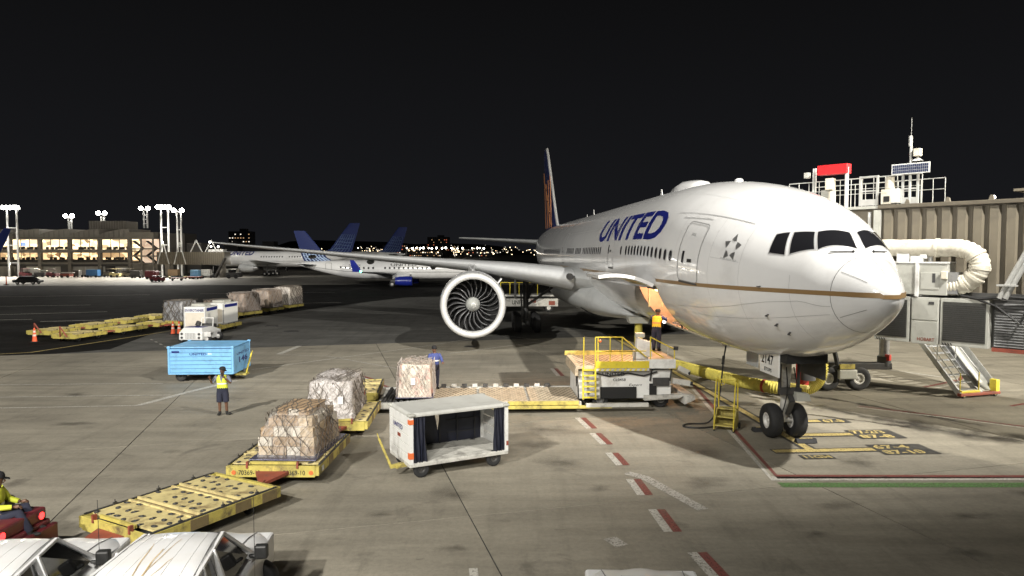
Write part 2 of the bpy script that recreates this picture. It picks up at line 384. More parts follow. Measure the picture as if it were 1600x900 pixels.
def paint(name, col, wear=0.45):
    """worn road paint: see-through where it has flaked"""
    m = mat(name, col, 0.62, var=0.10, scale=6, dirt=(0.12,0.11,0.09), dirt_amt=0.5, dscale=2.5)
    nt = m.node_tree; n = nt.nodes; l = nt.links
    geo = n.new('ShaderNodeNewGeometry'); nz = n.new('ShaderNodeTexNoise'); nz.inputs['Scale'].default_value = 19; nz.inputs['Detail'].default_value = 6; nz.inputs['Roughness'].default_value = 0.7
    l.new(geo.outputs['Position'], nz.inputs['Vector'])
    rp = n.new('ShaderNodeValToRGB'); p = 0.24+0.17*wear
    rp.color_ramp.elements[0].position = p; rp.color_ramp.elements[1].position = p+0.10
    rp.color_ramp.elements[0].color = (1-wear*0.75,)*3+(1,); rp.color_ramp.elements[1].color = (1,1,1,1)
    l.new(nz.outputs['Fac'], rp.inputs['Fac']); l.new(rp.outputs['Color'], n['Principled BSDF'].inputs['Alpha'])
    return m
M['p_white'] = paint('worn white line paint', (0.48, 0.46, 0.41), 0.85)
M['p_faint'] = paint('faint grey line paint', (0.40, 0.38, 0.34), 0.9)
M['p_red'] = paint('worn red line paint', (0.19, 0.055, 0.046), 0.8)
M['p_yellow'] = paint('worn yellow line paint', (0.46, 0.36, 0.14), 0.85)
M['p_black'] = paint('black line border paint', (0.045, 0.043, 0.040), 0.55)
M['p_green'] = paint('worn green line paint', (0.10, 0.20, 0.065), 1.0)

def sheet(name, poly, z, m, parent=None):
    b = MB(); b.add([(p[0], p[1], z) for p in poly], [tuple(range(len(poly)))])
    o = b.build(name, m, parent, fix=False)
    if o.data.polygons[0].normal.z < 0: o.data.flip_normals()
    return o
ground = struct(sheet('ground', [(-2500,-300),(2500,-300),(2500,4000),(-2500,4000)], -0.03, M['asphalt']))
dark = struct(sheet('darker_asphalt', [(-260,47),(-35,38.2),(-28.0,39.6),(-24.4,42.9),(-26.2,52),(-24.3,61),(-20,76),(-14,92),(6,104),(70,112),(70,128),(-30,128),(-62,126),(-110,122),(-260,116)], -0.022, M['asphalt_dark']))
far = struct(sheet('terminal_apron', [(-260,116.2),(-110,122.2),(-62,126.2),(-30,128.2),(-20,170),(-20,240),(-260,240)], -0.014, M['concrete_far']))
# concrete slabs, each one a piece with open joints
apron = struct(sheet('apron', [(-36,-12),(62,-12),(62,56),(-36,42.5)], -0.035, M['joint']))
UX, UY = -0.2521, 0.9677
VX, VY = 0.9677, 0.2521
us = [-17.55, -9.35, -1.15, 7.05, 15.25, 23.45, 31.65, 39.85, 46.05]
vs_ = [-5.9 + 8.9*k for k in range(-3, 7)]
slab_rnd = random.Random(3)
apron.data.clear_geometry()
jb = MB(); jb.add([(VX*v+UX*u, VY*v+UY*u, -0.018) for u, v in ((us[0],vs_[0]),(us[0],vs_[-1]),(us[-1],vs_[-1]),(us[-1],vs_[0]))], [(0,1,2,3)])
apron.data = jb.mesh('apron', M['joint'], fix=False)
for i in range(len(us)-1):
    for j in range(len(vs_)-1):
        g = 0.016
        u0, u1, v0, v1 = us[i]+g, us[i+1]-g, vs_[j]+g, vs_[j+1]-g
        cu, cv = (u0+u1)/2, (v0+v1)/2
        wx, wy = VX*cv+UX*cu, VY*cv+UY*cu
        if wy < 4 or abs(wx) > wy*0.80+9: continue
        top = slab_rnd.uniform(-0.004, 0.0)
        def W(u, v, z): return (VX*v+UX*u-wx, VY*v+UY*u-wy, z)
        b = MB(); b.hexa([W(u0,v0,-0.1),W(u0,v1,-0.1),W(u1,v1,-0.1),W(u1,v0,-0.1)], [W(u0,v0,top),W(u0,v1,top),W(u1,v1,top),W(u1,v0,top)])
        o = b.build('slab', M['concrete'], apron, loc=(wx, wy, 0))

def line(name, pts, w, m, z=0.006, parent=apron):
    """painted line along a polyline of ground points"""
    pts = [Vector((p[0], p[1], 0)) for p in pts]; L = []; Rr = []
    for i, p in enumerate(pts):
        d = (pts[min(i+1, len(pts)-1)] - pts[max(i-1, 0)]).normalized(); nrm = Vector((-d.y, d.x, 0)); k = 1.0
        if 0 < i < len(pts)-1:
            d1 = (pts[i]-pts[i-1]).normalized(); k = 1/max(0.4, nrm.dot(Vector((-d1.y, d1.x, 0))))
        L.append(p + nrm*(w/2*k)); Rr.append(p - nrm*(w/2*k))
    b = MB(); n = len(pts)
    b.add([(q.x, q.y, z) for q in L+Rr], [(i+1, i, n+i, n+i+1) for i in range(n-1)])
    o = b.build(name, m, parent, fix=False)
    if o.data.polygons[0].normal.z < 0: o.data.flip_normals()
    return o
# red and white dashes between stands, seen running away from the viewer
import itertools
dash_pts = [((3.78,12.35),(3.62,13.6)),((3.38,14.62),(3.30,15.92)),((3.22,16.88),(3.14,18.08)),((3.06,19.28),(2.92,20.5)),((2.90,21.4),(2.70,22.75)),((2.66,23.35),(2.42,24.9))]
for (a, c) in dash_pts:
    line('white_dash', [(a[0]-0.105, a[1]), (c[0]-0.105, c[1])], 0.19, M['p_white'])
    line('red_dash', [(a[0]+0.095, a[1]), (c[0]+0.095, c[1])], 0.19, M['p_red'])
for (a, c) in (((3.1,27.4),(3.3,30.6)),((3.5,33.0),(3.7,36.0)),((-5.1,30.0),(-5.9,31.2)),((-6.3,32.2),(-7.2,33.4)),((2.3,33.4),(2.1,35.6))):
    line('white_dash', [(a[0]-0.1, a[1]), (c[0]-0.1, c[1])], 0.18, M['p_white'])
    line('red_dash', [(a[0]+0.1, a[1]), (c[0]+0.1, c[1])], 0.18, M['p_red'])
# equipment restraint line round the stand
line('red_line', [(8.05,31.5),(7.30,22.7),(6.93,18.28),(20,18.28),(30,18.9)], 0.14, M['p_red'])
line('white_line', [(7.88,31.5),(7.10,22.6),(6.72,18.13),(20,18.10),(30,18.72)], 0.14, M['p_white'])
line('green_line', [(6.75,17.62),(20,17.62),(30,18.2)], 0.36, M['p_green'])
line('red_line', [(13.2,26.8),(15.6,25.0),(20.8,20.6)], 0.12, M['p_red'])
line('white_line', [(13.05,26.65),(15.45,24.85),(20.65,20.45)], 0.12, M['p_white'])
line('red_line', [(17.6,20.9),(22.5,24.6)], 0.16, M['p_red'])
line('red_line', [(19.0,26.8),(25.5,30.2)], 0.14, M['p_red'])
line('red_line', [(17.9,30.6),(20.6,32.4),(24.2,37.4)], 0.16, M['p_red'])
line('white_line', [(18.3,30.4),(20.9,32.1),(18.6,35.4)], 0.12, M['p_white'])
# lead-in line and stop bars for the nose wheel
AX = (-math.sin(R(3.8)), math.cos(R(3.8)))           # aft along the parked jet
def ax(s, t):                                          # stand coordinates: s aft of the nose, t to the starboard side
    return (8.98+AX[0]*s-AX[1]*t, 16.72+AX[1]*s+AX[0]*t)
line('lead_in_border', [ax(3.95,-0.15), ax(34,-0.15)], 0.46, M['p_black'], 0.006)
line('lead_in_line', [ax(3.95,-0.15), ax(34,-0.15)], 0.25, M['p_yellow'], 0.010)
def stop_bar(s, t0, t1, tl, texts, w=0.34):
    line('stop_bar_border', [ax(s,t0), ax(s,t1)], w+0.14, M['p_black'], 0.007)
    line('stop_bar', [ax(s,t0-0.04), ax(s,t1)], w-0.04, M['p_yellow'], 0.011)
    h = 0.95 if len(texts) == 2 else 0.5
    b0, b1 = s-h*0.62, s+h*0.52
    p = [ax(b0,t1), ax(b0,tl), ax(b1,tl), ax(b1,t1)]
    o = sheet('label_patch', p, 0.012, M['p_black'], apron)
    xd = Vector((AX[1], -AX[0], 0)); yd = Vector((AX[0], AX[1], 0))
    hh = (b1-b0)/len(texts)
    for k, tx in enumerate(texts):
        q = ax(b1-hh*(k+1)+hh*0.16, t1-0.1)
        lettering('stand_lettering', tx, hh*0.68, (q[0], q[1], 0.012), xd, yd, M['p_yellow'], apron, width=min((t1-tl)*0.72, 0.27*len(tx)), bold=0.03)
stop_bar(4.0, 1.05, -2.05, -3.75, ['67-4', '87-10'])
stop_bar(5.75, -0.2, -2.35, -3.85, ['77-2/3', '87-8'])
stop_bar(7.55, -0.2, -2.2, -3.2, ['67-8'])
sheet('label_patch', [ax(3.15,0.5), ax(3.15,-0.45), ax(3.55,-0.45), ax(3.55,0.5)], 0.012, M['p_black'], apron)
q = ax(3.49, -0.38)
lettering('stand_lettering', 'MD11', 0.27, (q[0], q[1], 0.012), (-AX[1], AX[0], 0), (-AX[0], -AX[1], 0), M['p_yellow'], apron, width=0.78, bold=0.03)
# white and yellow guide lines on the left of the apron
line('white_line', [(-34,27.6),(-14.0,28.9)], 0.10, M['p_white'])
line('white_line', [(-34,25.2),(-14.2,26.9)], 0.10, M['p_white'])
line('white_line', [(-34,30.6),(-15.6,31.5)], 0.10, M['p_white'])
line('white_line', [(-14.3,26.9),(-13.55,29.6),(-12.6,32.2)], 0.28, M['p_white'])
line('white_line', [(-13.4,40.6),(-13.3,44.2)], 0.34, M['p_white'], 0.006)
line('faint_line', [(-13.3,40.4),(-10.5,39.9),(-5.6,35.4)], 0.12, M['p_faint'])
line('white_line', [(-13.0,35.2),(-5.8,43.6),(-1.0,50.4),(2.2,46.6),(-3.6,40.9)], 0.11, M['p_white'])
line('faint_line', [(3.05,18.6),(3.45,18.2),(4.35,15.9)], 0.30, M['p_faint'], 0.0085)
line('faint_line', [(2.2,13.9),(2.0,14.3)], 0.30, M['p_faint'])
line('white_line', [(-0.62,12.0),(-0.72,12.9)], 0.16, M['p_white'])
for k in range(6): line('faint_line', [(-19.5-0.9*k, 41.2+1.2*k), (-19.9-0.9*k, 41.75+1.2*k)], 0.14, M['p_faint'], -0.008, ground)
line('yellow_line', [(-34,38.6),(-28.2,41.4),(-25.5,52.6),(-23.2,66)], 0.16, M['p_yellow'], -0.008, ground)
for a, c in (((-60,62),(-40,70)),((-75,72),(-47,79)),((-58,58),(-42,62)),((-80,90),(-50,98)),((-40,60),(-26,64)),((-90,80),(-70,86)),((-44,100),(-26,104)),((-34,78),(-20,83))):
    line('taxi_line', [a, c], 0.22, M['p_faint'], -0.010, ground)
# water spilled under the jet bridge, drying in streaks
def soft_stain(name, col, rough, amax):
    m = mat(name, col, rough, var=0.25, scale=1.5); nt = m.node_tree; n = nt.nodes; l = nt.links
    geo = n.new('ShaderNodeNewGeometry'); nz = n.new('ShaderNodeTexNoise'); nz.inputs['Scale'].default_value = 1.3; nz.inputs['Detail'].default_value = 5; nz.inputs['Roughness'].default_value = 0.55
    l.new(geo.outputs['Position'], nz.inputs['Vector']); uv = n.new('ShaderNodeUVMap'); uv.uv_map = 'edge'; sx = n.new('ShaderNodeSeparateXYZ'); l.new(uv.outputs[0], sx.inputs[0])
    rp = n.new('ShaderNodeValToRGB'); rp.color_ramp.elements[0].position = .34; rp.color_ramp.elements[1].position = .60
    rp.color_ramp.elements[0].color = (amax*.25,)*3+(1,); rp.color_ramp.elements[1].color = (amax,)*3+(1,); l.new(nz.outputs['Fac'], rp.inputs['Fac'])
    mu = n.new('ShaderNodeMath'); mu.operation = 'MULTIPLY'; l.new(rp.outputs['Color'], mu.inputs[0]); l.new(sx.outputs['X'], mu.inputs[1]); l.new(mu.outputs[0], n['Principled BSDF'].inputs['Alpha'])
    return m
M['wet'] = soft_stain('wet concrete', (0.045, 0.040, 0.034), 0.25, 0.9)
M['damp'] = soft_stain('damp concrete', (0.085, 0.075, 0.062), 0.55, 0.55)
def spill(pts, ws, m, z=0.0045, seed=1, name='water_spill'):
    rr = random.Random(seed); P = []
    for i in range(len(pts)-1):
        for k in range(10):
            t = k/10; P.append((pts[i][0]*(1-t)+pts[i+1][0]*t, pts[i][1]*(1-t)+pts[i+1][1]*t, ws[i]*(1-t)+ws[i+1]*t))
    P.append((pts[-1][0], pts[-1][1], ws[-1])); L = []; Q = []
    for i, p in enumerate(P):
        a = P[min(i+1, len(P)-1)]; c = P[max(i-1, 0)]; d = Vector((a[0]-c[0], a[1]-c[1])).normalized()
        wl_ = p[2]*rr.uniform(0.55, 1.25); wr_ = p[2]*rr.uniform(0.55, 1.25)
        L.append((p[0]-d.y*wl_/2, p[1]+d.x*wl_/2, z)); Q.append((p[0]+d.y*wr_/2, p[1]-d.x*wr_/2, z))
    n = len(P); b = MB(); mid = []
    for a, c in zip(L, Q): mid.append(((a[0]+c[0])/2, (a[1]+c[1])/2, z))
    b.add(L+mid+Q, [(i, i+1, n+i+1, n+i) for i in range(n-1)]+[(n+i, n+i+1, 2*n+i+1, 2*n+i) for i in range(n-1)])
    o = b.build(name, m, apron, smooth=False, fix=False)
    uvl = o.data.uv_layers.new(name='edge')                     # fades towards the rim of the stain
    for lp in o.data.loops:
        i = lp.vertex_index; e = 1.0 if n <= i < 2*n else 0.0
        if i % n in (0, n-1): e = 0.0
        uvl.data[lp.index].uv = (e, 0)
    if o.data.polygons[0].normal.z < 0: o.data.flip_normals()
    return o
spill([(9.6,28.6),(11.5,27.0),(13.0,24.6),(14.6,22.6),(17.5,21.2),(21,20.2)], [0.5,0.9,1.2,1.9,2.4,2.6], M['wet'], 0.0045, 1)
spill([(10.4,30.6),(13.2,27.6),(14.9,25.2),(16.0,23.6)], [0.3,0.6,0.5,0.3], M['wet'], 0.0047, 2)
spill([(9.0,26.6),(10.6,25.5),(12.2,24.4),(13.4,23.5)], [0.15,0.3,0.25,0.5], M['wet'], 0.0049, 3)
spill([(12.6,33.0),(15.6,31.2),(17.2,29.6)], [0.8,1.6,0.3], M['damp'], 0.0043, 4)
spill([(15.6,33.6),(19.0,32.2),(20.8,31.0)], [0.3,0.9,0.2], M['damp'], 0.0041, 5)
spill([(9.0,33.0),(11.6,31.4),(13.6,29.6)], [0.7,1.0,0.5], M['damp'], 0.0042, 6)

# cast-iron covers and asphalt repairs
for k, (x, y, r) in enumerate(((-16.4,52.6,.55),(-19.2,56.5,.5),(-2.6,44.0,.4),(1.6,12.9,.0))):
    if not r: continue
    b = MB(); b.cyl((x,y,-.03),(x,y,-.004 if y > 46 else .004),r,n=24); b.build('manhole_cover', M['dark_metal'], apron)
def oil(x, y, rx, ry, seed):
    rr = random.Random(seed); n = 22; ph = rr.uniform(0, 6); z = 0.0032+0.00008*(seed % 17); b = MB()
    def rad(k): return 1+.22*math.sin(2*2*math.pi*k/n+ph)+.14*math.sin(5*2*math.pi*k/n+2*ph)+rr.uniform(-.08,.08)
    b.add([(x, y, z)]+[(x+rx*rad(k)*math.cos(2*math.pi*k/n), y+ry*rad(k)*math.sin(2*math.pi*k/n), z) for k in range(n)], [(0, 1+k, 1+(k+1) % n) for k in range(n)])
    o = b.build('oil_stain', M['damp'], apron, fix=False); uvl = o.data.uv_layers.new(name='edge')
    for lp in o.data.loops: uvl.data[lp.index].uv = (1.0 if lp.vertex_index == 0 else 0.0, 0)
for k, (x, y, a, c) in enumerate(((-7.6,26.2,.9,.7),(1.3,19.6,.8,.7),(-1.2,13.8,.3,.25),(6.3,14.5,.3,.25),(10.0,15.5,.45,.25),(1.0,23.3,1.3,.9),(-4.1,12.9,.4,.35),(-10.0,20.6,.3,.25),(4.0,40.0,2.2,2.0),(.6,21.3,1.0,.6),(-3.0,15.6,.3,.25),(4.9,17.8,.8,.5),(2.2,17.4,.35,.25),(-.6,20.9,.8,.6),(8.9,13.6,.35,.3),(-12.6,17.8,.35,.3),(5.6,20.6,1.0,.8),(-15,24,.7,.4),(-18,29,.9,.5),(12.5,17.0,.5,.3),(7.6,16.2,.6,.35),(-6.6,22.0,.9,.8),(-1.5,17.0,.7,.5),(-2.4,24.6,.9,.8),(3.6,15.0,.25,.2),(-.2,15.2,.2,.15),(9.6,19.6,.7,.45),(14,24,1.0,.9))):
    oil(x, y, a, c, 11+k)
# ================================================================== the wide-body jet on the stand
def hermite(xs, ys):
    n = len(xs); h = [xs[i+1]-xs[i] for i in range(n-1)]; d = [(ys[i+1]-ys[i])/h[i] for i in range(n-1)]
    m = [d[0]]+[0 if d[i-1]*d[i] <= 0 else 2*d[i-1]*d[i]/(d[i-1]+d[i]) for i in range(1, n-1)]+[d[-1]]
    def f(x):
        if x <= xs[0]: return ys[0]
        if x >= xs[-1]: return ys[-1]
        i = 0
        while xs[i+1] < x: i += 1
        t = (x-xs[i])/h[i]
        return (ys[i]*(1+2*t)*(1-t)**2+ys[i+1]*t*t*(3-2*t)+h[i]*m[i]*t*(1-t)**2-h[i]*m[i+1]*t*t*(1-t))
    return f
PROF = [(0,4.78,4.78,0),(.04,4.95,4.63,.17),(.15,5.12,4.48,.33),(.3,5.27,4.32,.48),(.6,5.49,4.12,.69),(1.0,5.72,3.88,.92),(1.36,5.93,3.70,1.10),(1.78,6.36,3.50,1.30),
(2.3,6.66,3.29,1.54),(3,7.00,3.06,1.86),(4,7.39,2.80,2.25),(5,7.69,2.63,2.54),(6,7.93,2.50,2.75),(7.5,8.20,2.46,2.95),(9,8.40,2.45,3.06),(11,8.57,2.45,3.1),(13,8.64,2.45,3.1),(15,8.65,2.45,3.1),
(47,8.65,2.45,3.1),(52,8.64,2.75,3.07),(57,8.55,3.55,2.75),(62,8.35,4.6,2.15),(67,7.95,5.6,1.4),(71,7.45,6.25,.6),(72.9,7.05,6.5,.12)]
_S = [p[0] for p in PROF]
F_TOP = hermite(_S, [p[1] for p in PROF]); F_BOT = hermite(_S, [p[2] for p in PROF]); F_W = hermite(_S, [p[3] for p in PROF])
def fus(s, th):
    t = R(th); a, b, w = F_TOP(s), F_BOT(s), F_W(s)
    return Vector((s, w*math.cos(t), (a+b)/2+(a-b)/2*math.sin(t)))
def fnorm(s, th):
    e = 0.02; d1 = fus(s+e, th)-fus(max(0.001, s-e), th); d2 = fus(s, th+1)-fus(s, th-1)
    n = d2.cross(d1).normalized()
    c = Vector((s, 0, (F_TOP(s)+F_BOT(s))/2))
    return n if n.dot(fus(s, th)-c) > 0 else -n
def fpt(s, th, lift=0.0): return fus(s, th)+fnorm(s, th)*lift

jet = thing('airliner', 'big white wide-body jet with gold stripe and UNITED lettering parked at the jet bridge', 'airplane', (8.98, 16.72, 0), R(93.8))
HS0, HS1, HT0, HT1 = 9.95, 12.7, -58.0, -17.0          # open forward cargo doorway
ss = sorted(set([0.0,.01,.02,.035,.05,.07,.09,.12,.15,.2,.25,.3,.35,.4,.45,.5,.55,.6,.7,.8,.9,1.0,1.09,1.18,1.27,1.36,1.57,1.78,1.9,2.0,2.15,2.3,2.5,2.65,2.8,3,3.25,3.5,3.75,4,4.25,4.5,4.75,5,5.25,5.5,5.75,6,6.4,6.75,7.1,7.5,7.9,8.25,8.6,9,9.5,HS0,HS1,10.9,11.8,14,16,20,25,30,35,40,44,47,49,52,54.5,57,59.5,62,64.5,67,69,71,72.2,72.9]))
ths = sorted(set([-90+3*k for k in range(120)]+[HT0, HT1]))
fb = MB(); nth = len(ths)
for s in ss:
    for th in ths: fb.v.append(tuple(fus(s, th)))
for i in range(len(ss)-1):
    for k in range(nth):
        k2 = (k+1) % nth
        if HS0-1e-6 <= ss[i] and ss[i+1] <= HS1+1e-6 and HT0-1e-6 <= ths[k] and ths[k2] <= HT1+1e-6 and k2: continue
        fb.f.append((i*nth+k, i*nth+k2, (i+1)*nth+k2, (i+1)*nth+k))
fuselage = fb.build('fuselage', M['jet_white'], jet, smooth=True, ang=50)
def patch(name, corners, m, parent, lift, n=8):
    """four (s, theta) corners, mapped onto the skin"""
    b = MB(); vs = []
    for i in range(n+1):
        for j in range(n+1):
            u, v = i/n, j/n
            s = (1-v)*((1-u)*corners[0][0]+u*corners[1][0])+v*((1-u)*corners[3][0]+u*corners[2][0])
            t = (1-v)*((1-u)*corners[0][1]+u*corners[1][1])+v*((1-u)*corners[3][1]+u*corners[2][1])
            vs.append(fpt(s, t, lift))
    b.add(vs, [(i*(n+1)+j, (i+1)*(n+1)+j, (i+1)*(n+1)+j+1, i*(n+1)+j+1) for i in range(n) for j in range(n)])
    return b.build(name, m, parent, smooth=True)
def ribbon(name, pts, w, m, parent, lift=0.009, step=0.25):
    P = []
    for i in range(len(pts)-1):
        a, c = pts[i], pts[i+1]; n = max(1, int((fus(*a)-fus(*c)).length/step))
        for k in range(n): P.append((a[0]+(c[0]-a[0])*k/n, a[1]+(c[1]-a[1])*k/n))
    P.append(pts[-1]); vs = []
    for i, p in enumerate(P):
        d = fus(*P[min(i+1, len(P)-1)])-fus(*P[max(i-1, 0)]); nn = fnorm(*p); sd = nn.cross(d).normalized(); q = fpt(p[0], p[1], lift)
        vs += [q+sd*w/2, q-sd*w/2]
    b = MB(); b.add(vs, [(2*i, 2*i+1, 2*i+3, 2*i+2) for i in range(len(P)-1)])
    return b.build(name, m, parent, smooth=True)
# gold stripe at floor level, both sides and round the nose
def th_at(s, z):
    a, b = F_TOP(s), F_BOT(s); return math.degrees(math.asin(max(-1, min(1, (z-(a+b)/2)/((a-b)/2)))))
st_s = [0.05,.1,.15,.2,.28,.35,.45]+[.6+.2*k for k in range(47)]
def stripe(side, sl):
    vs = []
    for s in sl:
        for dz in (0.058, -0.058):
            th = th_at(s, 4.83+dz if s > 0.08 else 4.79+dz*0.8); th = th if side > 0 else 180-th
            vs.append(fpt(s, th, 0.012 if s > .6 else 0.022))
    b = MB(); b.add(vs, [(2*i, 2*i+1, 2*i+3, 2*i+2) for i in range(len(sl)-1)]); return b
stripe(1, st_s).build('gold_stripe', M['gold'], fuselage, smooth=True)
stripe(-1, st_s+[14]).build('gold_stripe', M['gold'], fuselage, smooth=True)
stripe(1, [12.75,14,18,24,30,36]).build('gold_stripe', M['gold'], fuselage, smooth=True)
b = MB(); tip = [(.05,.185),(.03,.14),(.012,.08),(.0,.0),(.012,-.08),(.03,-.14),(.05,-.185)]
b.add([(s-.018, t*1.06, 4.80+dz) for s, t in tip for dz in (.05,-.05)], [(2*i, 2*i+1, 2*i+3, 2*i+2) for i in range(6)]); b.build('gold_stripe', M['gold'], fuselage, smooth=True)
# radome seam and lightning strips
ribbon('radome_seam', [(1.07+0.00*k, -100+10*k) for k in range(33)], 0.018, M['jet_line'], fuselage)
for th in (92, 38, 3, -38, 140): ribbon('lightning_strip', [(1.0, th), (0.75, th), (0.5, th), (0.36, th)], 0.012, M['jet_line'], fuselage)
# skin joints
for s in (2.2, 3.9, 5.35, 7.75, 9.6, 13.4, 16.6, 19.2, 22.5, 26.5, 30, 34, 39): ribbon('skin_joint', [(s, -60+10*k) for k in range(14) if not (s < 3 and -60+10*k > 10)], 0.010, M['frame_grey'], fuselage)
ribbon('skin_joint', [(8.9,38.5),(7.5,40),(6,41.5),(4.05,43)], 0.03, M['frame_grey'], fuselage)
ribbon('skin_joint', [(8.1,37),(6.9,38.2),(6.0,39.2)], 0.07, M['jet_white'], fuselage, 0.02)
ribbon('skin_joint', [(1.1,-18),(2,-14),(3,-16),(4.5,-21),(6,-24),(9.8,-30)], 0.012, M['frame_grey'], fuselage)
for th, s0, s1 in ((58,5.4,30),(30,18.4,34),(-4,18.5,33),(-32,13.0,24),(-30,1.2,9.8),(12,3.95,5.3)): ribbon('lap_joint', [(s0+(s1-s0)*k/20, th) for k in range(21)], 0.009, M['frame_grey'], fuselage)
# flight-deck windows: starboard panes measured, port panes mirrored
PANES = [[(2.19,60.8),(1.79,85.6),(1.385,84.5),(1.78,44.4)], [(2.68,48.6),(2.25,58.8),(1.86,42.3),(2.40,28.6)], [(3.10,40.8),(2.79,47.0),(2.53,26.4),(3.00,24.4)]]
for pn in PANES:
    cs = sum(p[0] for p in pn)/4; ct = sum(p[1] for p in pn)/4
    big = [(cs+(p[0]-cs)*1.13, ct+(p[1]-ct)*1.10) for p in pn]
    for mir in (False, True):
        q = [(a, 180-c) for a, c in big] if mir else big; f = patch('flight_deck_window', q, M['frame_grey'], fuselage, 0.006)
        q = [(a, 180-c) for a, c in pn] if mir else pn; patch('pane', q, M['glass_dark'], f, 0.012)
# wipers at the foot of the windscreen
for sg in (1, -1):
    a = fpt(1.30, 90-sg*14, 0.03); c = fpt(1.55, 90-sg*38, 0.04)
    b = MB(); b.bar(a, c, 0.035, 0.02); b.ball(tuple(a), 0.035); b.build('wiper', M['black'], fuselage)
# passenger doors
def door(s0, s1, t0, t1, parent, win=True):
    r = 0.16; e = math.degrees(r/3.0)
    loop = [(s0+r,t0),(s1-r,t0),(s1-r*.3,t0+e*.3),(s1,t0+e),(s1,t1-e),(s1-r*.3,t1-e*.3),(s1-r,t1),(s0+r,t1),(s0+r*.3,t1-e*.3),(s0,t1-e),(s0,t0+e),(s0+r*.3,t0+e*.3),(s0+r,t0)]
    d = ribbon('passenger_door', loop, 0.045, M['frame_grey'], parent, 0.010, 0.12)
    ribbon('seam', loop, 0.018, M['jet_line'], d, 0.016, 0.12)
    patch('door_window', [(s0+1.15,12.5),(s0+0.99,12.5),(s0+0.99,4.5),(s0+1.15,4.5)], M['win_dark'], d, 0.012, 3)
    ribbon('handle', [(s0+0.42,7.0),(s0+0.72,6.6)], 0.11, M['black'], d, 0.02)
    ribbon('sill_plate', [(s0+0.05,t0-0.8),(s1-0.05,t0-0.8)], 0.06, M['dark_metal'], d, 0.014)
    return d
door(5.95, 7.38, -7.5, 33.5, fuselage); door(17.1, 18.3, -7.5, 32, fuselage); door(33.6, 34.8, -7.5, 32, fuselage)
# cabin windows
wl = [8.08+0.53*k for k in range(13)]+[15.45]+[20.3+0.53*k for k in range(11)]+[26.7+0.55*k for k in range(4)]+[29.5+0.55*k for k in range(6)]+[36+0.6*k for k in range(18)]
for s in wl:
    f = MB(); g = MB()
    for b, kx, lift in ((f, 1.22, 0.006), (g, 1.0, 0.010)):
        vs = []
        for k in range(16):
            a = 2*math.pi*k/16; cx, sy = math.cos(a), math.sin(a)
            cx = math.copysign(abs(cx)**0.75, cx); sy = math.copysign(abs(sy)**0.75, sy)
            vs.append(fpt(s+0.135*kx*cx, 7.2+math.degrees(0.20*kx*sy/3.1), lift))
        b.add(vs, [tuple(range(16))])
    o = f.build('cabin_window', M['frame_grey'], fuselage, fix=True); g.build('pane', M['win_dark'], o)
# lettering wrapped on the skin
def wrap_text(name, txt, s_left, width, t0, hdeg, m, bold=0.0, shear=0.0, lift=0.007):
    vs, fs = text_shape(txt, 1.0, bold, 1.0, shear, 0.16); w = max(v[0] for v in vs); h = max(v[1] for v in vs); lo = min(v[1] for v in vs)
    b = MB(); b.add([fpt(s_left-v[0]/w*width, t0+(v[1]-lo)/(h-lo)*hdeg, lift) for v in vs], fs)
    return b.build(name, m, fuselage, fix=False)
wrap_text('airline_lettering', 'UNITED', 21.6, 12.0, 15.6, 24.0, M['navy'], 0.028)
wrap_text('small_lettering', 'STAR ALLIANCE', 4.78, 0.72, 12.2, 1.1, M['jet_grey'], 0.01)
wrap_text('door_lettering', 'UNITED', 6.85, 0.30, 23.5, 2.2, M['jet_grey'], 0.01)
sb = MB()                                                # five-pointed emblem of folded darts
for k in range(5):
    a = R(90+72*k); c0 = Vector((math.cos(a), math.sin(a)))
    for sg, tt in ((1, 0), (-1, 1)):
        p = [c0*0.46, Vector((math.cos(a+0.52*sg), math.sin(a+0.52*sg)))*(0.25 if tt else 0.28), c0*0.20]
        sb.add([fpt(4.42-q.x*0.86, 21.4+math.degrees(q.y/2.45), 0.007) for q in p], [(0,1,2)])
sb.build('star_emblem', M['steel'], fuselage, fix=False)
# probes, beacon, aerials, satellite hump
for s, th in ((3.1,-3.4),(3.05,-27),(2.9,-36),(2.7,-46)):
    a = fpt(s, th, 0); c = fpt(s, th, 0.10); b = MB(); b.bar(a, c, 0.06, 0.02); b.cyl(c+Vector((0.04,0,0)), c-Vector((0.14,0,0)), 0.014, 0.008, 6); b.build('air_probe', M['dark_metal'], fuselage)
for s, h in ((19.8,.42),(39,.5),(42,.3)):
    z = F_TOP(s); b = MB(); b.loft([[(s-.2,-.02,z-.05),(s-.2,.02,z-.05),(s+.25,.02,z-.05),(s+.25,-.02,z-.05)],[(s+.05,-.01,z+h),(s+.05,.01,z+h),(s+.2,.01,z+h),(s+.2,-.01,z+h)]]); b.build('blade_aerial', M['jet_white'], fuselage)
b = MB(); z = F_TOP(15.3)
b.loft([[(15.2+1.9*math.cos(R(180-k*15))*1.0*(1), w*math.cos(R(90*j/3.0))*(1-abs(k-6)/6.6)**0.5, z-0.12+0.52*math.sin(R(90*j/3.0))*(1-abs(k-6)/6.4)**0.4) for j, w in [(q, 0.75) for q in range(0, 7)]] for k in range(13)], cap=False, close=False)
b.build('satcom_hump', M['jet_white'], fuselage, smooth=True, ang=60)
b = MB(); b.ball((9.6,0,F_TOP(9.6)+.02), 0.22, 12, 6, (1,.7,.45)); b.build('beacon', M['jet_white'], fuselage, smooth=True)

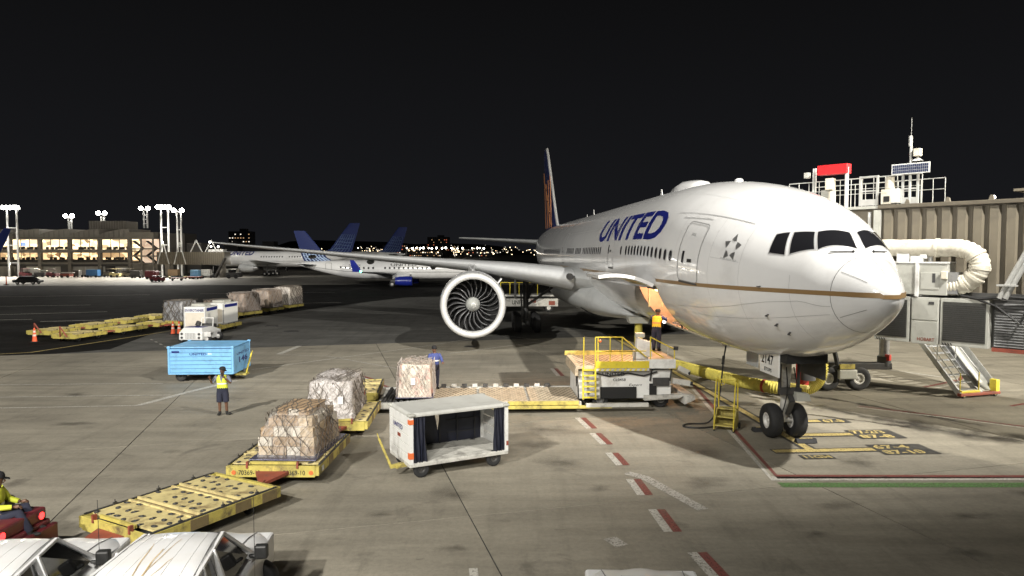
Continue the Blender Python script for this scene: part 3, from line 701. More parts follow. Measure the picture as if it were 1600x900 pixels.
# ---- cargo hold, lit from inside, with its raised door
M['hold_lining'] = mat('hold lining', (0.50, 0.36, 0.26), 0.6, var=0.1, scale=2, dirt=GRIME, dirt_amt=0.3)
M['primer'] = mat('door primer', (0.50, 0.50, 0.33), 0.5, var=0.1, scale=3, dirt=GRIME, dirt_amt=0.3)
hold = MB(); zf, zc = fus(11, HT0).z, fus(11, HT1).z; t1, t2 = fus(11, HT0).y, fus(11, HT1).y
hold.add([(HS0,t1,zf),(HS1,t1,zf),(HS1,-1.6,zf),(HS0,-1.6,zf)], [(0,1,2,3)])
hold.add([(HS0,t2,zc),(HS1,t2,zc),(HS1,-2.6,zc),(HS0,-2.6,zc)], [(3,2,1,0)])
for s in (HS0, HS1):
    ring = [tuple(fus(s, HT0+(HT1-HT0)*k/8)) for k in range(9)]+[(s,-2.6,zc),(s,-1.6,zf)]
    hold.add(ring, [tuple(range(len(ring)))])
hold.add([(HS0,-1.6,zf),(HS1,-1.6,zf),(HS1,-2.6,zc),(HS0,-2.6,zc)], [(0,1,2,3)])
hold_o = hold.build('cargo_hold', M['hold_lining'], jet, fix=False)
b = MB()
for k in range(9): b.box((10.1+0.3*k, 0.9, zf+0.05), (0.12, 1.3, 0.06))
b.build('roller_tray', M['steel'], hold_o)
b = MB()
for k in range(8): b.bar((HS0+0.15+k*0.09, 1.9-0.03*k, zf+0.05), (HS0+0.15+k*0.09, 2.2, zc-0.25), 0.025)
for k in range(9): b.bar((HS0+0.12, 2.1, zf+0.1+0.15*k), (HS0+0.85, 1.9, zf+0.12+0.15*k), 0.025)
b.build('door_net', M['black'], hold_o)
ribbon('doorway_rim', [(HS1+0.05, HT1+1), (HS1+0.05, -30), (HS1+0.05, -45), (HS1+0.05, HT0-1)], 0.07, M['red'], fuselage, 0.012)
ribbon('doorway_rim', [(HS0-0.05, HT1+1), (HS0-0.05, -30), (HS0-0.05, -45), (HS0-0.05, HT0-1)], 0.06, M['primer'], fuselage, 0.012)
hinge = fus(11.3, HT1); rot = R(137); cd = MB(); ci = MB()
def swing(p):
    d = Vector((p[1]-hinge.y, p[2]-hinge.z)); return (p[0], hinge.y+d.x*math.cos(rot)-d.y*math.sin(rot)+0.03, hinge.z+0.03+d.x*math.sin(rot)+d.y*math.cos(rot))
outer = [[swing(fpt(s, HT0+(HT1-HT0)*k/10, 0.0)) for k in range(11)] for s in (HS0+.03, 10.8, 11.8, HS1-.03)]
inner = [[swing(fpt(s, HT0+(HT1-HT0)*k/10, -0.13)) for k in range(11)] for s in (HS0+.03, 10.8, 11.8, HS1-.03)]
cd.loft([o + i[::-1] for o, i in zip(outer, inner)])
door_o = cd.build('cargo_door', M['jet_white'], jet, smooth=True, ang=30)
ci.loft([[swing(fpt(s, HT0+2+(HT1-HT0-4)*k/10, -0.145)) for k in range(11)]+[swing(fpt(s, HT0+2+(HT1-HT0-4)*k/10, -0.165)) for k in range(10, -1, -1)] for s in (HS0+.12, HS1-.12)])
ci.build('door_lining', M['primer'], door_o)
b = MB()
for k in range(9):
    s = HS0+.2+k*0.29
    b.bar(swing(fpt(s, HT0+3, -0.19)), swing(fpt(s, HT1-3, -0.19)), 0.05, 0.07)
b.build('door_frame', M['steel'], door_o)
lampb = MB(); lampb.ball((11.3, 2.55, 4.42), 0.09); lampb.ball((10.4, 2.45, 4.40), 0.07); lampb.build('hold_lamp', M['lamp_warm'], hold_o)
b = MB(); b.ball(tuple(fpt(12.85, -55, 0.05)), 0.06); b.build('sill_lamp', M['lamp_soft'], fuselage)
hl = bpy.data.lights.new('hold_light', 'POINT'); hl.energy = 190; hl.color = (1.0, 0.60, 0.34); hl.shadow_soft_size = 0.12
hlo = bpy.data.objects.new('hold_light', hl); C.objects.link(hlo); hlo.parent = hold_o; hlo.location = (11.4, 2.1, 4.2)
hl2 = bpy.data.lights.new('door_light', 'SPOT'); hl2.energy = 760; hl2.color = (1.0, 0.56, 0.30); hl2.shadow_soft_size = 0.1; hl2.spot_size = R(110); hl2.spot_blend = 0.8
hlo2 = bpy.data.objects.new('door_light', hl2); C.objects.link(hlo2); hlo2.parent = hold_o; hlo2.location = (11.2, 2.95, 4.45)
hlo2.rotation_euler = Vector((0.0, 0.75, -1)).to_track_quat('-Z', 'Y').to_euler()

for k in range(4):
    b = MB(); y = 2.5-.55*k; b.bar((HS1-.03,y,zf+.05 if y < 1.7 else 3.6),(HS1-.03,y,zc-.05),.05,.07); b.build('hold_frame', M['primer'], hold_o)
b = MB(); b.box((11.1,-.2,3.62),(2.2,1.6,1.3)); b.build('loaded_container', M['ally'], hold_o, bevel=.03)
b = MB(); b.bar((HS0+.05,2.9,zc-.08),(HS1-.05,2.9,zc-.08),.10,.14); b.build('door_header', M['dark_metal'], hold_o)
# ---- belly fairing
bf = MB(); rings = []
for s, w, zt, zb in ((20.5,1.3,2.62,2.40),(22,2.2,3.2,2.22),(24,2.9,4.0,2.05),(26,3.25,4.4,1.93),(29,3.45,4.5,1.88),(34,3.5,4.5,1.88),(39,3.45,4.4,1.90),(43,3.0,3.8,2.05),(46,2.2,3.0,2.3),(48,1.2,2.6,2.45)):
    rings.append([(s, w*math.copysign(abs(math.cos(R(k*10)))**0.75, math.cos(R(k*10))), (zt+zb)/2+(zt-zb)/2*math.copysign(abs(math.sin(R(k*10)))**0.8, math.sin(R(k*10)))) for k in range(36)])
bf.loft(rings); fair = bf.build('belly_fairing', M['jet_grey'], jet, smooth=True, ang=60)
b = MB(); b.hexa([(26.0,2.55,2.15),(26.9,2.5,2.12),(26.7,2.1,2.02),(26.2,2.1,2.02)], [(26.0,3.1,2.55),(26.9,3.05,2.5),(26.7,2.85,2.4),(26.2,2.85,2.4)]); b.build('air_scoop', M['void'], fair)

# ---- wings
def foil(c, tk, n=14):
    pts = []
    for k in range(n+1):
        x = 0.5*(1-math.cos(math.pi*k/n)); y = 5*tk*(0.2969*math.sqrt(x)-0.126*x-0.3516*x*x+0.2843*x**3-0.1015*x**4); pts.append((x*c, y*c*0.85))
    lo = [(x, -y*1.15) for x, y in pts[1:-1]]
    return pts[::-1] + lo                                     # trailing edge, over the top to the nose, back underneath
WST = [(2.2,24.0,15.0,4.20,.125),(3.6,25.5,13.2,4.36,.125),(6.5,27.7,11.2,4.75,.115),(9.6,30.0,9.2,5.06,.095),(13,32.4,7.6,5.30,.085),(17,35.2,6.2,5.56,.075),(21,38.0,5.0,5.87,.07),(25,40.9,3.9,6.18,.07),(28.5,43.3,3.0,6.45,.075),(30.3,44.8,2.3,6.60,.09),(31.5,46.3,1.4,6.70,.09),(32.1,47.5,0.5,6.75,.09)]
def wing(sign, name_):
    w = MB(); rings = []
    for t, s0, c, z, tk in WST:
        rings.append([(s0+x, sign*t, z+y-0.035*x) for x, y in foil(c, tk)])
    w.loft(rings); wo = w.build(name_, M['jet_grey'], jet, smooth=True, ang=40)
    sl = MB(); rings = []
    for t, s0, c, z, tk in WST[1:]:
        pr = []
        for k in range(9):
            u = -1+2*k/8; x = 0.085*abs(u)**1.7; y = 5*tk*(0.2969*math.sqrt(x)-0.126*x-0.3516*x*x)
            yy = y*c*(0.85 if u > 0 else -1.15)*1.03
            pr.append((s0+x*c-0.035, sign*t, z+yy-0.035*x*c))
        rings.append(pr)
    sl.loft(rings, cap=False, close=False); sl.build('leading_edge', M['slat'], wo, smooth=True, ang=50)
    for t, L, rr in ((7.5,5.2,.30),(12.5,4.6,.25),(17.5,4.0,.20),(22.5,3.2,.17)):
        i = max(k for k in range(len(WST)) if WST[k][0] <= t); a, c2 = WST[i], WST[i+1]; f = (t-a[0])/(c2[0]-a[0])
        te = a[1]+a[2]+(c2[1]+c2[2]-a[1]-a[2])*f; z = a[3]+(c2[3]-a[3])*f-0.4
        fb2 = MB(); fb2.lathe([(te-L*0.7+L*q, max(0.004, rr*math.sin(math.pi*q)**0.6 if 0 < q < 1 else 0)) for q in [k/10 for k in range(11)]], 14, Matrix.Translation((0, sign*t, z-0.10))); fb2.build('flap_fairing', M['jet_grey'], wo, smooth=True)
    return wo
ws = wing(1, 'wing'); wp = wing(-1, 'wing')
b = MB(); b.hexa([(26.0,3.3,4.0),(27.6,3.3,3.95),(27.6,4.1,4.1),(26.2,4.1,4.15)], [(26.0,3.3,4.9),(27.6,3.3,4.9),(27.6,4.1,4.95),(26.2,4.1,4.9)])
b = MB(); b.cyl((25.6,3.9,4.42), (25.2,3.9,4.42), 0.20, 0.2, 14); b.build('landing_lamp', M['dark_metal'], ws)
b = MB(); b.ball((46.6,31.9,6.72), 0.09); b.build('wing_tip_lamp', M['lamp_soft'], ws)

# ---- engines
def engine(sign):
    T = Matrix.Translation((24.4, sign*9.6, 2.80))
    e = MB(); e.lathe([(.18,1.86),(.5,1.915),(1.2,1.95),(2.4,1.95),(3.6,1.86),(4.6,1.70),(5.4,1.52),(5.4,1.40),(3.5,1.40)], 56, T)
    eo = e.build('engine', M['jet_white'], jet, smooth=True, ang=40)
    l = MB(); pr = [(1.25,1.62),(0.8,1.535),(0.4,1.50)]
    for k in range(11):
        a = math.pi*k/10; pr.append((0.20-0.20*math.sin(a)*1.0, 1.68-0.175*math.cos(a)))
    pr = pr[:3]+[(0.2-0.2*math.sin(math.pi*k/12), 1.69-0.18*math.cos(math.pi*k/12)) for k in range(13)]
    l.lathe(pr, 56, T); l.build('intake_lip', M['lip'], eo, smooth=True, ang=60)
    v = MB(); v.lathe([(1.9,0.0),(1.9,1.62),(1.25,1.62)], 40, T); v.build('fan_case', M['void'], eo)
    for k in range(22):
        bl = MB(); rows = []
        for j in range(9):
            f = j/8; r = 0.40+1.19*f
            sw = 0.10*math.sin(f*math.pi*1.15)-0.20*f*f+0.06
            st = R(24+32*f); ch = 0.36+0.08*math.sin(f*math.pi)
            a0 = 2*math.pi*k/22+sw
            pts = []
            for u in (-0.5, 0.5):
                da = u*ch*math.sin(st)/r*0.42*(1 if r > .6 else r/.6); dx = u*ch*math.cos(st)
                pts.append((1.32+dx, r*math.cos(a0+sign*0+da), r*math.sin(a0+da)))
            rows.append(pts)
        bl.add([T @ Vector(p) for q in rows for p in q], [(2*j, 2*j+1, 2*j+3, 2*j+2) for j in range(8)])
        o = bl.build('fan_blade', M['blade'], eo, smooth=True)
        md = o.modifiers.new('solid', 'SOLIDIFY'); md.thickness = 0.022
    sp = MB(); sp.lathe([(0.55,0.001),(0.58,0.07),(0.66,0.16),(0.80,0.27),(0.98,0.36),(1.2,0.42),(1.35,0.43)], 28, T); spo = sp.build('spinner', M['spinner'], eo, smooth=True, ang=60)
    if sign > 0:
        q = MB(); vs = []
        for k in range(19):
            a = -0.4+k*0.30; r0 = 0.05+0.105*k/18; wdt = 0.025+0.018*math.sin(math.pi*k/18)
            for r in (r0, r0+wdt):
                x = 0.55+0.11*(r/0.16)**1.6-0.012; vs.append(T @ Vector((x, r*math.cos(a), r*math.sin(a))))
        q.add(vs, [(2*i, 2*i+1, 2*i+3, 2*i+2) for i in range(18)]); q.build('spinner_swirl', M['white_clean'], spo)
    py = MB(); t = sign*9.6
    py.loft([[(25.6,t-.06,4.70),(25.6,t+.06,4.70),(30.5,t+.28,4.35),(30.5,t-.28,4.35)], [(26.3,t-.05,4.86),(26.3,t+.05,4.86),(31.5,t+.25,5.2),(31.5,t-.25,5.2)]]); py.build('pylon', M['jet_white'], eo)
    ex = MB(); ex.lathe([(5.2,1.25),(6.8,0.85),(6.8,.6),(8.0,.1)], 24, T); ex.build('exhaust', M['dark_metal'], eo, smooth=True)
    if sign > 0:
        b = MB(); b.hexa([(26.2,8.1,3.95),(27.4,8.1,3.95),(27.4,8.16,3.98),(26.2,8.16,3.98)], [(26.4,7.85,4.25),(27.3,7.85,4.25),(27.3,7.9,4.3),(26.4,7.9,4.3)]); b.build('nacelle_strake', M['jet_white'], eo)
    return eo
engine(1); engine(-1)

# ---- tail
fin = MB(); rings = []
for z, s0, c, tk in ((8.0,59.6,11.5,.09),(9.2,61.4,10.2,.09),(12,64.3,8.2,.09),(15,67.3,6.1,.09),(17.6,69.9,4.3,.09),(18.4,70.9,3.3,.08)):
    rings.append([(s0+x, y, z) for x, y in foil(c, tk, 10)])
fin.loft(rings); fino = fin.build('tail_fin', M['tailblue'], jet, smooth=True, ang=40)
le = MB(); le.tube([(59.5,0,8.0),(61.3,0,9.2),(64.2,0,12),(67.2,0,15),(69.8,0,17.6),(70.85,0,18.4)], 0.16, 8); le.build('fin_leading_edge', M['frame_grey'], fino, smooth=True)
for k in range(4):
    b = MB(); pts = []
    for j in range(12):
        f = j/11; s = 62.2+1.7*k+f*3.2+0.10*k*f; z = 8.6+f*(6.0-0.35*k)+0.9*math.sin(f*math.pi)*0.6
        pts.append((s, 0.50-0.02*j+0.02, z))
    b.tube(pts, 0.045, 5); b.build('globe_line', M['globe_gold'], fino)
for k in range(4):
    b = MB(); pts = [(62.3+1.3*k+0.25*j+k*0.5, 0.50-0.012*j, 9.0+1.45*k-0.10*j+0.02*j*j) for j in range(14)]
    b.tube(pts, 0.06, 5); b.build('globe_line', M['globe_gold'], fino)
for sg in (1, -1):
    h = MB(); h.loft([[(s0+x, sg*t, z+y) for x, y in foil(c, .09, 10)] for t, s0, c, z in ((0.6,62.8,8.2,6.95),(5.6,66.6,5.3,7.28),(10.3,70.2,2.7,7.58),(10.76,70.9,1.9,7.6))]); h.build('tailplane', M['jet_grey'], jet, smooth=True, ang=40)

# ---- landing gear
def tyre(b_tyre, b_hub, c, r, w, axis_y=True, n=28):
    T = Matrix.Translation(c) @ Matrix.Rotation(R(90), 4, 'Z')
    pr = []
    for k in range(13):
        a = math.pi*k/12; pr.append((-w/2*math.cos(a)*(1.0), r-0.30*r*(1-math.sin(a)**0.55)))
    pr = [(-w*0.42, r*0.46)]+pr+[(w*0.42, r*0.46)]
    b_tyre.lathe(pr, n, T, closed=True)
    b_hub.lathe([(-w*0.40,r*0.47),(-w*0.40,r*0.36),(-w*0.22,r*0.28),(-w*0.26,r*0.12),(-w*0.34,r*0.10),(-w*0.34,0.001)], 20, T)
    b_hub.lathe([(w*0.40,r*0.47),(w*0.40,r*0.36),(w*0.22,r*0.28),(w*0.26,r*0.12),(w*0.34,r*0.10),(w*0.34,0.001)], 20, T)
def wheel(parent, c, r, w, hubm=None):
    bt, bh = MB(), MB(); tyre(bt, bh, (0,0,0), r, w)
    o = bt.build('wheel', M['rubber'], parent, smooth=True, ang=50, loc=c); bh.build('rim', hubm or M['hub'], o, smooth=True); return o
ng = MB(); ng.cyl((5.55,0,0.95),(5.35,0,3.0),0.13,0.15,16); ng.cyl((5.6,-.42,.545),(5.6,.42,.545),0.075,n=12); ng.cyl((5.6,0,.55),(5.57,0,1.0),0.10,0.11,14)
nose_gear = ng.build('nose_gear', M['white_worn'], jet, smooth=True)
b = MB(); b.cyl((5.6,0,0.75),(5.56,0,1.3),0.085,n=16); b.build('oleo', M['chrome'], nose_gear, smooth=True)
b = MB(); b.bar((5.3,0,0.8),(5.0,0,1.25),0.16,0.05); b.bar((5.0,0,1.25),(5.35,0,1.6),0.16,0.05); b.build('torque_link', M['dark_metal'], nose_gear)
b = MB(); b.bar((5.4,0.06,1.75),(6.9,0.10,2.75),0.10); b.bar((5.4,-0.06,1.75),(6.9,-0.10,2.75),0.10); b.bar((5.2,-.35,1.55),(5.2,.35,1.55),.16,.2); b.cyl((5.25,.3,1.55),(5.25,.3,2.4),.05); b.cyl((5.25,-.3,1.55),(5.25,-.3,2.4),.05); b.build('drag_brace', M['dark_metal'], nose_gear)
b = MB(); b.hexa([(4.9,-.55,1.28),(5.3,-.55,1.28),(5.3,-.1,1.28),(4.9,-.1,1.28)], [(4.95,-.5,1.5),(5.25,-.5,1.5),(5.25,-.1,1.55),(4.95,-.1,1.55)]); b.build('taxi_lamp_box', M['grey'], nose_gear)
b = MB(); b.tube([(5.2,.12,2.3),(5.05,.15,1.9),(5.1,.12,1.5),(5.3,.10,1.1),(5.45,.12,.75)], .02, 6); b.tube([(5.2,-.12,2.3),(5.1,-.18,1.8),(5.2,-.14,1.2),(5.45,-.12,.75)], .02, 6); b.build('hydraulic_line', M['black'], nose_gear)
wheel(nose_gear, (5.6, 0.385, 0.545), 0.545, 0.42); wheel(nose_gear, (5.6, -0.385, 0.545), 0.545, 0.42)
b = MB(); b.box((5.4,0,2.72),(2.6,1.25,0.3)); b.build('wheel_bay', M['void'], nose_gear)
b = MB(); b.box((5.18,0.66,2.44),(1.36,0.05,0.72)); gd = b.build('gear_door', M['white_clean'], nose_gear, bevel=0.015)
lettering('fleet_lettering', '2147', 0.30, (5.72,0.687,2.40), (-1,0,0), (0,0,1), M['void'], gd, width=0.86, bold=0.02)
lettering('fleet_lettering', 'ETOPS', 0.115, (5.50,0.687,2.17), (-1,0,0), (0,0,1), M['void'], gd, width=0.52, bold=0.02)
b = MB(); b.box((5.15,-0.68,2.38),(1.6,0.05,0.72)); b.build('gear_door', M['dark_metal'], nose_gear)
b = MB(); b.box((6.9,0.5,2.3),(0.9,0.04,0.45)); b.box((6.9,-0.5,2.3),(0.9,0.04,0.45)); b.build('gear_door', M['jet_grey'], nose_gear)
for sg in (1, -1):
    b = MB(); b.cyl((37,sg*5.5,.95),(37,sg*5.5,4.6),.20,.24,14); b.bar((35.5,sg*5.5,.72),(38.5,sg*5.5,.72),.26,.28)
    mg = b.build('main_gear', M['dark_metal'], jet, smooth=True)
    b = MB(); b.bar((37,sg*5.4,1.9),(36.8,sg*3.0,3.6),.18); b.bar((37,sg*5.45,2.2),(34.5,sg*4.8,4.3),.16); b.bar((36.8,sg*5.8,1.2),(36.7,sg*5.9,3.0),.12); b.build('side_brace', M['dark_metal'], mg)
    b = MB(); b.box((37,sg*6.3,3.4),(1.6,.06,2.0)); b.build('gear_door', M['jet_grey'], mg)
    for s in (35.55, 37, 38.45):
        for q in (-0.7, 0.7): wheel(mg, (s, sg*5.5+q, 0.66), 0.66, 0.5, M['steel'])
# wheel chocks
for k, (s, t) in enumerate(((4.86,-0.38),(6.32,0.38))):
    p = ax(s, t); ch = thing('wheel_chock', ('black rubber chock in front of the nose wheel nearest the stop bars' if k == 0 else 'black rubber chock behind the nose wheels'), 'wheel chock', (p[0], p[1], 0.012), R(93.8), 'nose wheel chocks')
    b = MB(); b.prism([(-.13,0),(.13,0),(.05,.13),(-.05,.13)], -.32, .32, 'y'); b.build('block', M['rubber'], ch, bevel=0.01)
    b = MB(); b.box((0,0,0.131),(.07,.4,.006)); b.build('band', M['p_yellow'], ch)
# ================================================================== ground equipment
def small_wheel(parent, c, r, w, axis='y', hubm=None, name='wheel'):
    bt, bh = MB(), MB(); tyre(bt, bh, (0,0,0), r, w)
    o = bt.build(name, M['rubber'], parent, smooth=True, ang=50, loc=c, rot=(0,0,R(90)) if axis == 'x' else None)
    bh.build('rim', hubm or M['hub'], o, smooth=True); return o
# ---- cargo dollies --------------------------------------------------
cm = MB(); cm.lathe([(0,.068),(.006,.068),(.006,.0)],10,Matrix.Rotation(R(-90),4,'Y')@Matrix.Diagonal((1,1.25,.8,1))); cm.ball((0,0,0.004),0.035,8,4,(1,1,.6)); caster_me = cm.mesh('caster', M['dark_metal'], True)
M['channel_rust'] = mat('rusty channel', (0.20,0.15,0.07), 0.7, var=.25, scale=4, dirt=GRIME, dirt_amt=.6, dscale=4)
def dolly(label, loc, rz, near=True, W=2.35, L=3.25, num=None, group='cargo dollies', towbar=True, bar_up=False, deck='yellow_pale'):
    """flat roller dolly; local -y is the tow end"""
    t = thing('cargo_dolly', label, 'dolly', (loc[0], loc[1], 0), rz, group); z = 0.50
    b = MB(); w2, l2 = W/2, L/2
    b.box((-w2+.05,0,z-.12),(.10,L,.24)); b.box((w2-.05,0,z-.12),(.10,L,.24))
    b.box((0,-l2+.05,z-.14),(W-.2,.10,.28)); b.box((0,l2-.05,z-.14),(W-.2,.10,.28))
    fr = b.build('frame', M['yellow'], t, bevel=0.012 if near else 0)
    b = MB(); b.box((0,0,z-.17),(W-.3,L-.3,.12)); b.build('chassis', M['dark_metal'], t)
    n = 3; ly = (L-.24)/n; gap = .24 if near else .07
    for k in range(n):
        y = -l2+.12+ly*(k+.5)
        b = MB(); b.box((0,0,0),(W-.16,ly-gap,.04))
        p = b.build('deck_panel', M[deck], t, loc=(0,y,z-.005))
        if near:
            for i in range(7):
                for j in range(3):
                    if slab_rnd.random() < .14: continue
                    link('caster', caster_me, p, (-(W-.5)/2+(W-.5)*i/6+(0.06 if (j+k) % 2 else -.06)+slab_rnd.uniform(-.05,.05), -ly*.30+ly*.30*j+slab_rnd.uniform(-.05,.05), 0.021), (0,0,slab_rnd.uniform(0,3)))
    for k in range(n-1):
        y = -l2+.12+ly*(k+1)
        if near:
            b = MB(); b.box((0,y,z-.03),(W-.12,gap,.02)); b.build('channel', M['channel_rust'], t)
            for q in (-1, 1):
                b = MB(); b.box((0,y+q*gap*.42,z+.015),(W-.14,.045,.06)); b.build('cross_rail', M['yellow_pale'], t)
        else:
            b = MB(); b.box((0,y,z+.02),(W-.3,.05,.05)); b.build('cross_rail', M['yellow_pale'], t)
    if near:
        for sx in (-1, 1):
            for y in (-l2*.30, l2*.36, l2*.8):
                b = MB(); b.box((sx*(w2+.002),y,z-.12),(.012,.42,.22)); b.build('rubber_pad', M['channel_rust'], t)
            b = MB(); b.box((sx*(w2-.03),0,z+.012),(.045,L-.2,.03)); b.build('edge_strip', M['dark_metal'], t)
    for y in (-l2*.55, 0.1, l2*.6):
        for sx in (-1, 1):
            b = MB(); b.box((sx*(w2-.03),y,z+.03),(.04,.08,.07)); b.cyl((sx*(w2-.03),y,z+.05),(sx*(w2-.03),y,z+.12),.012,n=6); b.build('pallet_stop', M['dark_metal'], t)
    b = MB(); b.box((0,-l2+.14,z+.045),(W*.52,.05,.07)); b.build('end_stop', M['yellow'], t)
    if near:
        for q in (-.27,.27):
            b = MB(); b.box((q*W,-l2+.02,z+.03),(.05,.09,.16)); b.build('latch', M['red_rust'], t)
    for sx in (-1, 1):
        for y in (-l2*.62, l2*.62): small_wheel(t, (sx*(w2-.35), y, .19), .19, .13, hubm=M['steel'])
    if towbar:
        b = MB()
        if bar_up: b.bar((-.25,-l2-.02,.36),(0,-l2-.30,1.05),.08); b.bar((.25,-l2-.02,.36),(0,-l2-.30,1.05),.08)
        else:
            b.hexa([(-.42,-l2-.01,.30),(.42,-l2-.01,.30),(.06,-l2-.75,.26),(-.06,-l2-.75,.26)], [(-.42,-l2-.01,.38),(.42,-l2-.01,.38),(.06,-l2-.75,.33),(-.06,-l2-.75,.33)]); b.bar((0,-l2-.6,.32),(0,-l2-1.25,.30),.09)
        tb = b.build('tow_bar', M['red_rust'], t)
    if num:
        lettering('dolly_lettering', num, .12, (-w2+.32,-l2-.001,z-.22), (1,0,0), (0,0,1), M['black'], fr, width=.55, bold=.01)
        lettering('dolly_lettering', num, .12, (w2-.9,-l2-.001,z-.22), (1,0,0), (0,0,1), M['black'], fr, width=.55, bold=.01)
        for sx in (-1, 1):
            b = MB(); b.cyl((sx*(w2-.2),-l2-.001,z-.16),(sx*(w2-.2),-l2-.012,z-.16),.055,n=12); b.build('reflector', M['orange'], fr)
        b = MB(); b.box((w2+.004,-l2+.35,z-.13),(.006,.16,.13)); b.build('placard', M['white_clean'], fr)
    return t
dA = dolly('empty faded yellow cargo dolly in the foreground behind the white pickup trucks', (-7.06,15.12), R(-29), True, 2.20, 3.30, None)
dB = dolly('yellow cargo dolly carrying the net-covered stack of brown cartons', (-5.98,19.15), R(-1), True, 2.35, 3.2, '70369-10')
dC = dolly('yellow cargo dolly carrying the long white wrapped load', (-5.72,23.75), R(3), True, 2.15, 3.2)
dD = dolly('empty yellow cargo dolly behind the long white wrapped load, next to the loader', (-6.35,28.2), R(6), True, 2.2, 3.1, towbar=False)
# far chains of empty dollies on the dark asphalt
row1 = [(-28.95,47.4),(-28.1,51.2),(-27.4,54.9),(-26.8,58.5),(-26.3,62.0),(-25.9,65.4)]
row2 = [(-32.1,49.6),(-31.5,53.3),(-31.0,57.0),(-30.6,60.6)]
words1 = ['yellow cargo dolly with red tow bar leading the nearer empty chain by the lone cone', 'second empty yellow dolly in the nearer chain on dark asphalt', 'third empty yellow dolly in the nearer chain on dark asphalt', 'fourth empty yellow dolly in the nearer chain on dark asphalt', 'fifth empty yellow dolly in the nearer chain on dark asphalt', 'last empty yellow dolly in the nearer chain before the wrapped loads']
words2 = ['yellow dolly with red tow bar leading the farther empty chain behind the lone cone', 'second empty yellow dolly in the farther chain on dark asphalt', 'third empty yellow dolly in the farther chain on dark asphalt', 'last empty yellow dolly in the farther chain on dark asphalt']
f0 = dolly(words1[0], row1[0], R(-11), False, 1.9, 2.7, None, 'empty cargo dollies on the asphalt', True, True, 'yellow_pale')
f1 = dolly(words1[1], row1[1], R(-11), False, 1.9, 2.7, None, 'empty cargo dollies on the asphalt', True, False, 'yellow_pale')
for k in range(2, 6): dup(f1, words1[k], (row1[k][0], row1[k][1], 0), R(-9+k))
for k in range(4): dup(f0 if k == 0 else f1, words2[k], (row2[k][0], row2[k][1], 0), R(-10+k))

# ---- loads on pallets ------------------------------------------------
def net(b, w, l, h, z0, seed, n=26, taper=0.0, off=0.02, r=0.013):
    """net cords hugging the faces of a load: crossing diagonals that sag a little"""
    q = random.Random(seed)
    def onface(face, u, v):
        k = 1-taper*v
        if face == 0: return (-w/2*k+w*k*u, -l/2*k-off, z0+h*v)
        if face == 1: return (w/2*k+off, -l/2*k+l*k*u, z0+h*v)
        if face == 2: return (w/2*k-w*k*u, l/2*k+off, z0+h*v)
        if face == 3: return (-w/2*k-off, l/2*k-l*k*u, z0+h*v)
        k = 1-taper; return (-w/2*k+w*k*u, -l/2*k+l*k*v, z0+h+off)
    for face in (0, 1, 3, 4):
        m = n if face in (1, 3) else int(n*.8)
        for i in range(m):
            u0 = -.3+1.6*i/m+q.uniform(-.03,.03); s = 0.55 if i % 2 else -0.55; s *= q.uniform(.6,1.2); pts = []
            for j in range(9):
                v = j/8; u = u0+s*v+0.03*math.sin(j*1.9+i); 
                if 0 <= u <= 1: pts.append(onface(face, u, v))
            for a, c in zip(pts, pts[1:]): b.bar(a, c, r*1.6, r)
def wrapped(w, l, h, z0, seed, taper=0.06, nx=10, ny=14, nz=8, amp=0.04):
    """bulging shrouded load: a box surface with lumps"""
    q = random.Random(seed); ph = [q.uniform(0, 6) for _ in range(8)]; b = MB()
    def lump(x, y, z): return amp*(math.sin(x*5+ph[0]+z*3)+math.sin(y*4.2+ph[1])+math.sin(z*7+ph[2]+x*2)+0.6*math.sin(9*y+8*x+ph[3]))/3
    def P(u, v, wv):
        k = 1-taper*wv; x, y, z = (u-.5)*w*k, (v-.5)*l*k, wv*h
        r = lump(x, y, z); c = Vector((x, y, z-h/2)); n = Vector((x/(w/2))**7 if True else 0 for _ in range(3))
        dx = math.copysign(abs(x/(w/2*k))**6, x); dy = math.copysign(abs(y/(l/2*k))**6, y); dz = (wv)**6
        d = Vector((dx, dy, dz)); 
        if d.length > 1e-6: d.normalize()
        corner = 1-0.03*(abs(dx)*abs(dy)+abs(dx)*dz+abs(dy)*dz)
        return (x*corner+d.x*r, y*corner+d.y*r, z0+z*(1-0.03*abs(dx)*dz-.03*abs(dy)*dz)+d.z*r)
    def grid(f, n, m):
        b.add([f(i/n, j/m) for i in range(n+1) for j in range(m+1)], [(i*(m+1)+j, (i+1)*(m+1)+j, (i+1)*(m+1)+j+1, i*(m+1)+j+1) for i in range(n) for j in range(m)])
    grid(lambda u, v: P(u, 0, v), nx, nz); grid(lambda u, v: P(u, 1, v), nx, nz); grid(lambda u, v: P(0, u, v), ny, nz); grid(lambda u, v: P(1, u, v), ny, nz); grid(lambda u, v: P(u, v, 1), nx, ny)
    return b
M['wrap_grey'] = mat('white sheeting', (0.46, 0.42, 0.38), 0.35, var=0.22, scale=2.2, dirt=(0.22,0.18,0.15), dirt_amt=0.6, dscale=2.5, bump=0.5)
M['wrap_pink'] = mat('pink and white sheeting', (0.56, 0.50, 0.42), 0.45, var=0.18, scale=3, dirt=(0.55,0.20,0.18), dirt_amt=0.75, dscale=2.4, bump=0.4)
M['wrap_brown'] = mat('brown sheeted load', (0.34, 0.27, 0.22), 0.4, var=0.25, scale=2, dirt=(0.16,0.11,0.08), dirt_amt=0.6, dscale=2.5, bump=0.5)
M['wrap_dark'] = mat('dark patterned sheeting', (0.30, 0.30, 0.31), 0.4, var=0.4, scale=3, dirt=(0.05,0.05,0.06), dirt_amt=0.85, dscale=5, bump=0.5)
def pallet_sheet(t, w, l, z):
    b = MB(); b.box((0,0,z),(w,l,.03)); b.build('pallet_base', M['pallet'], t, bevel=.006)
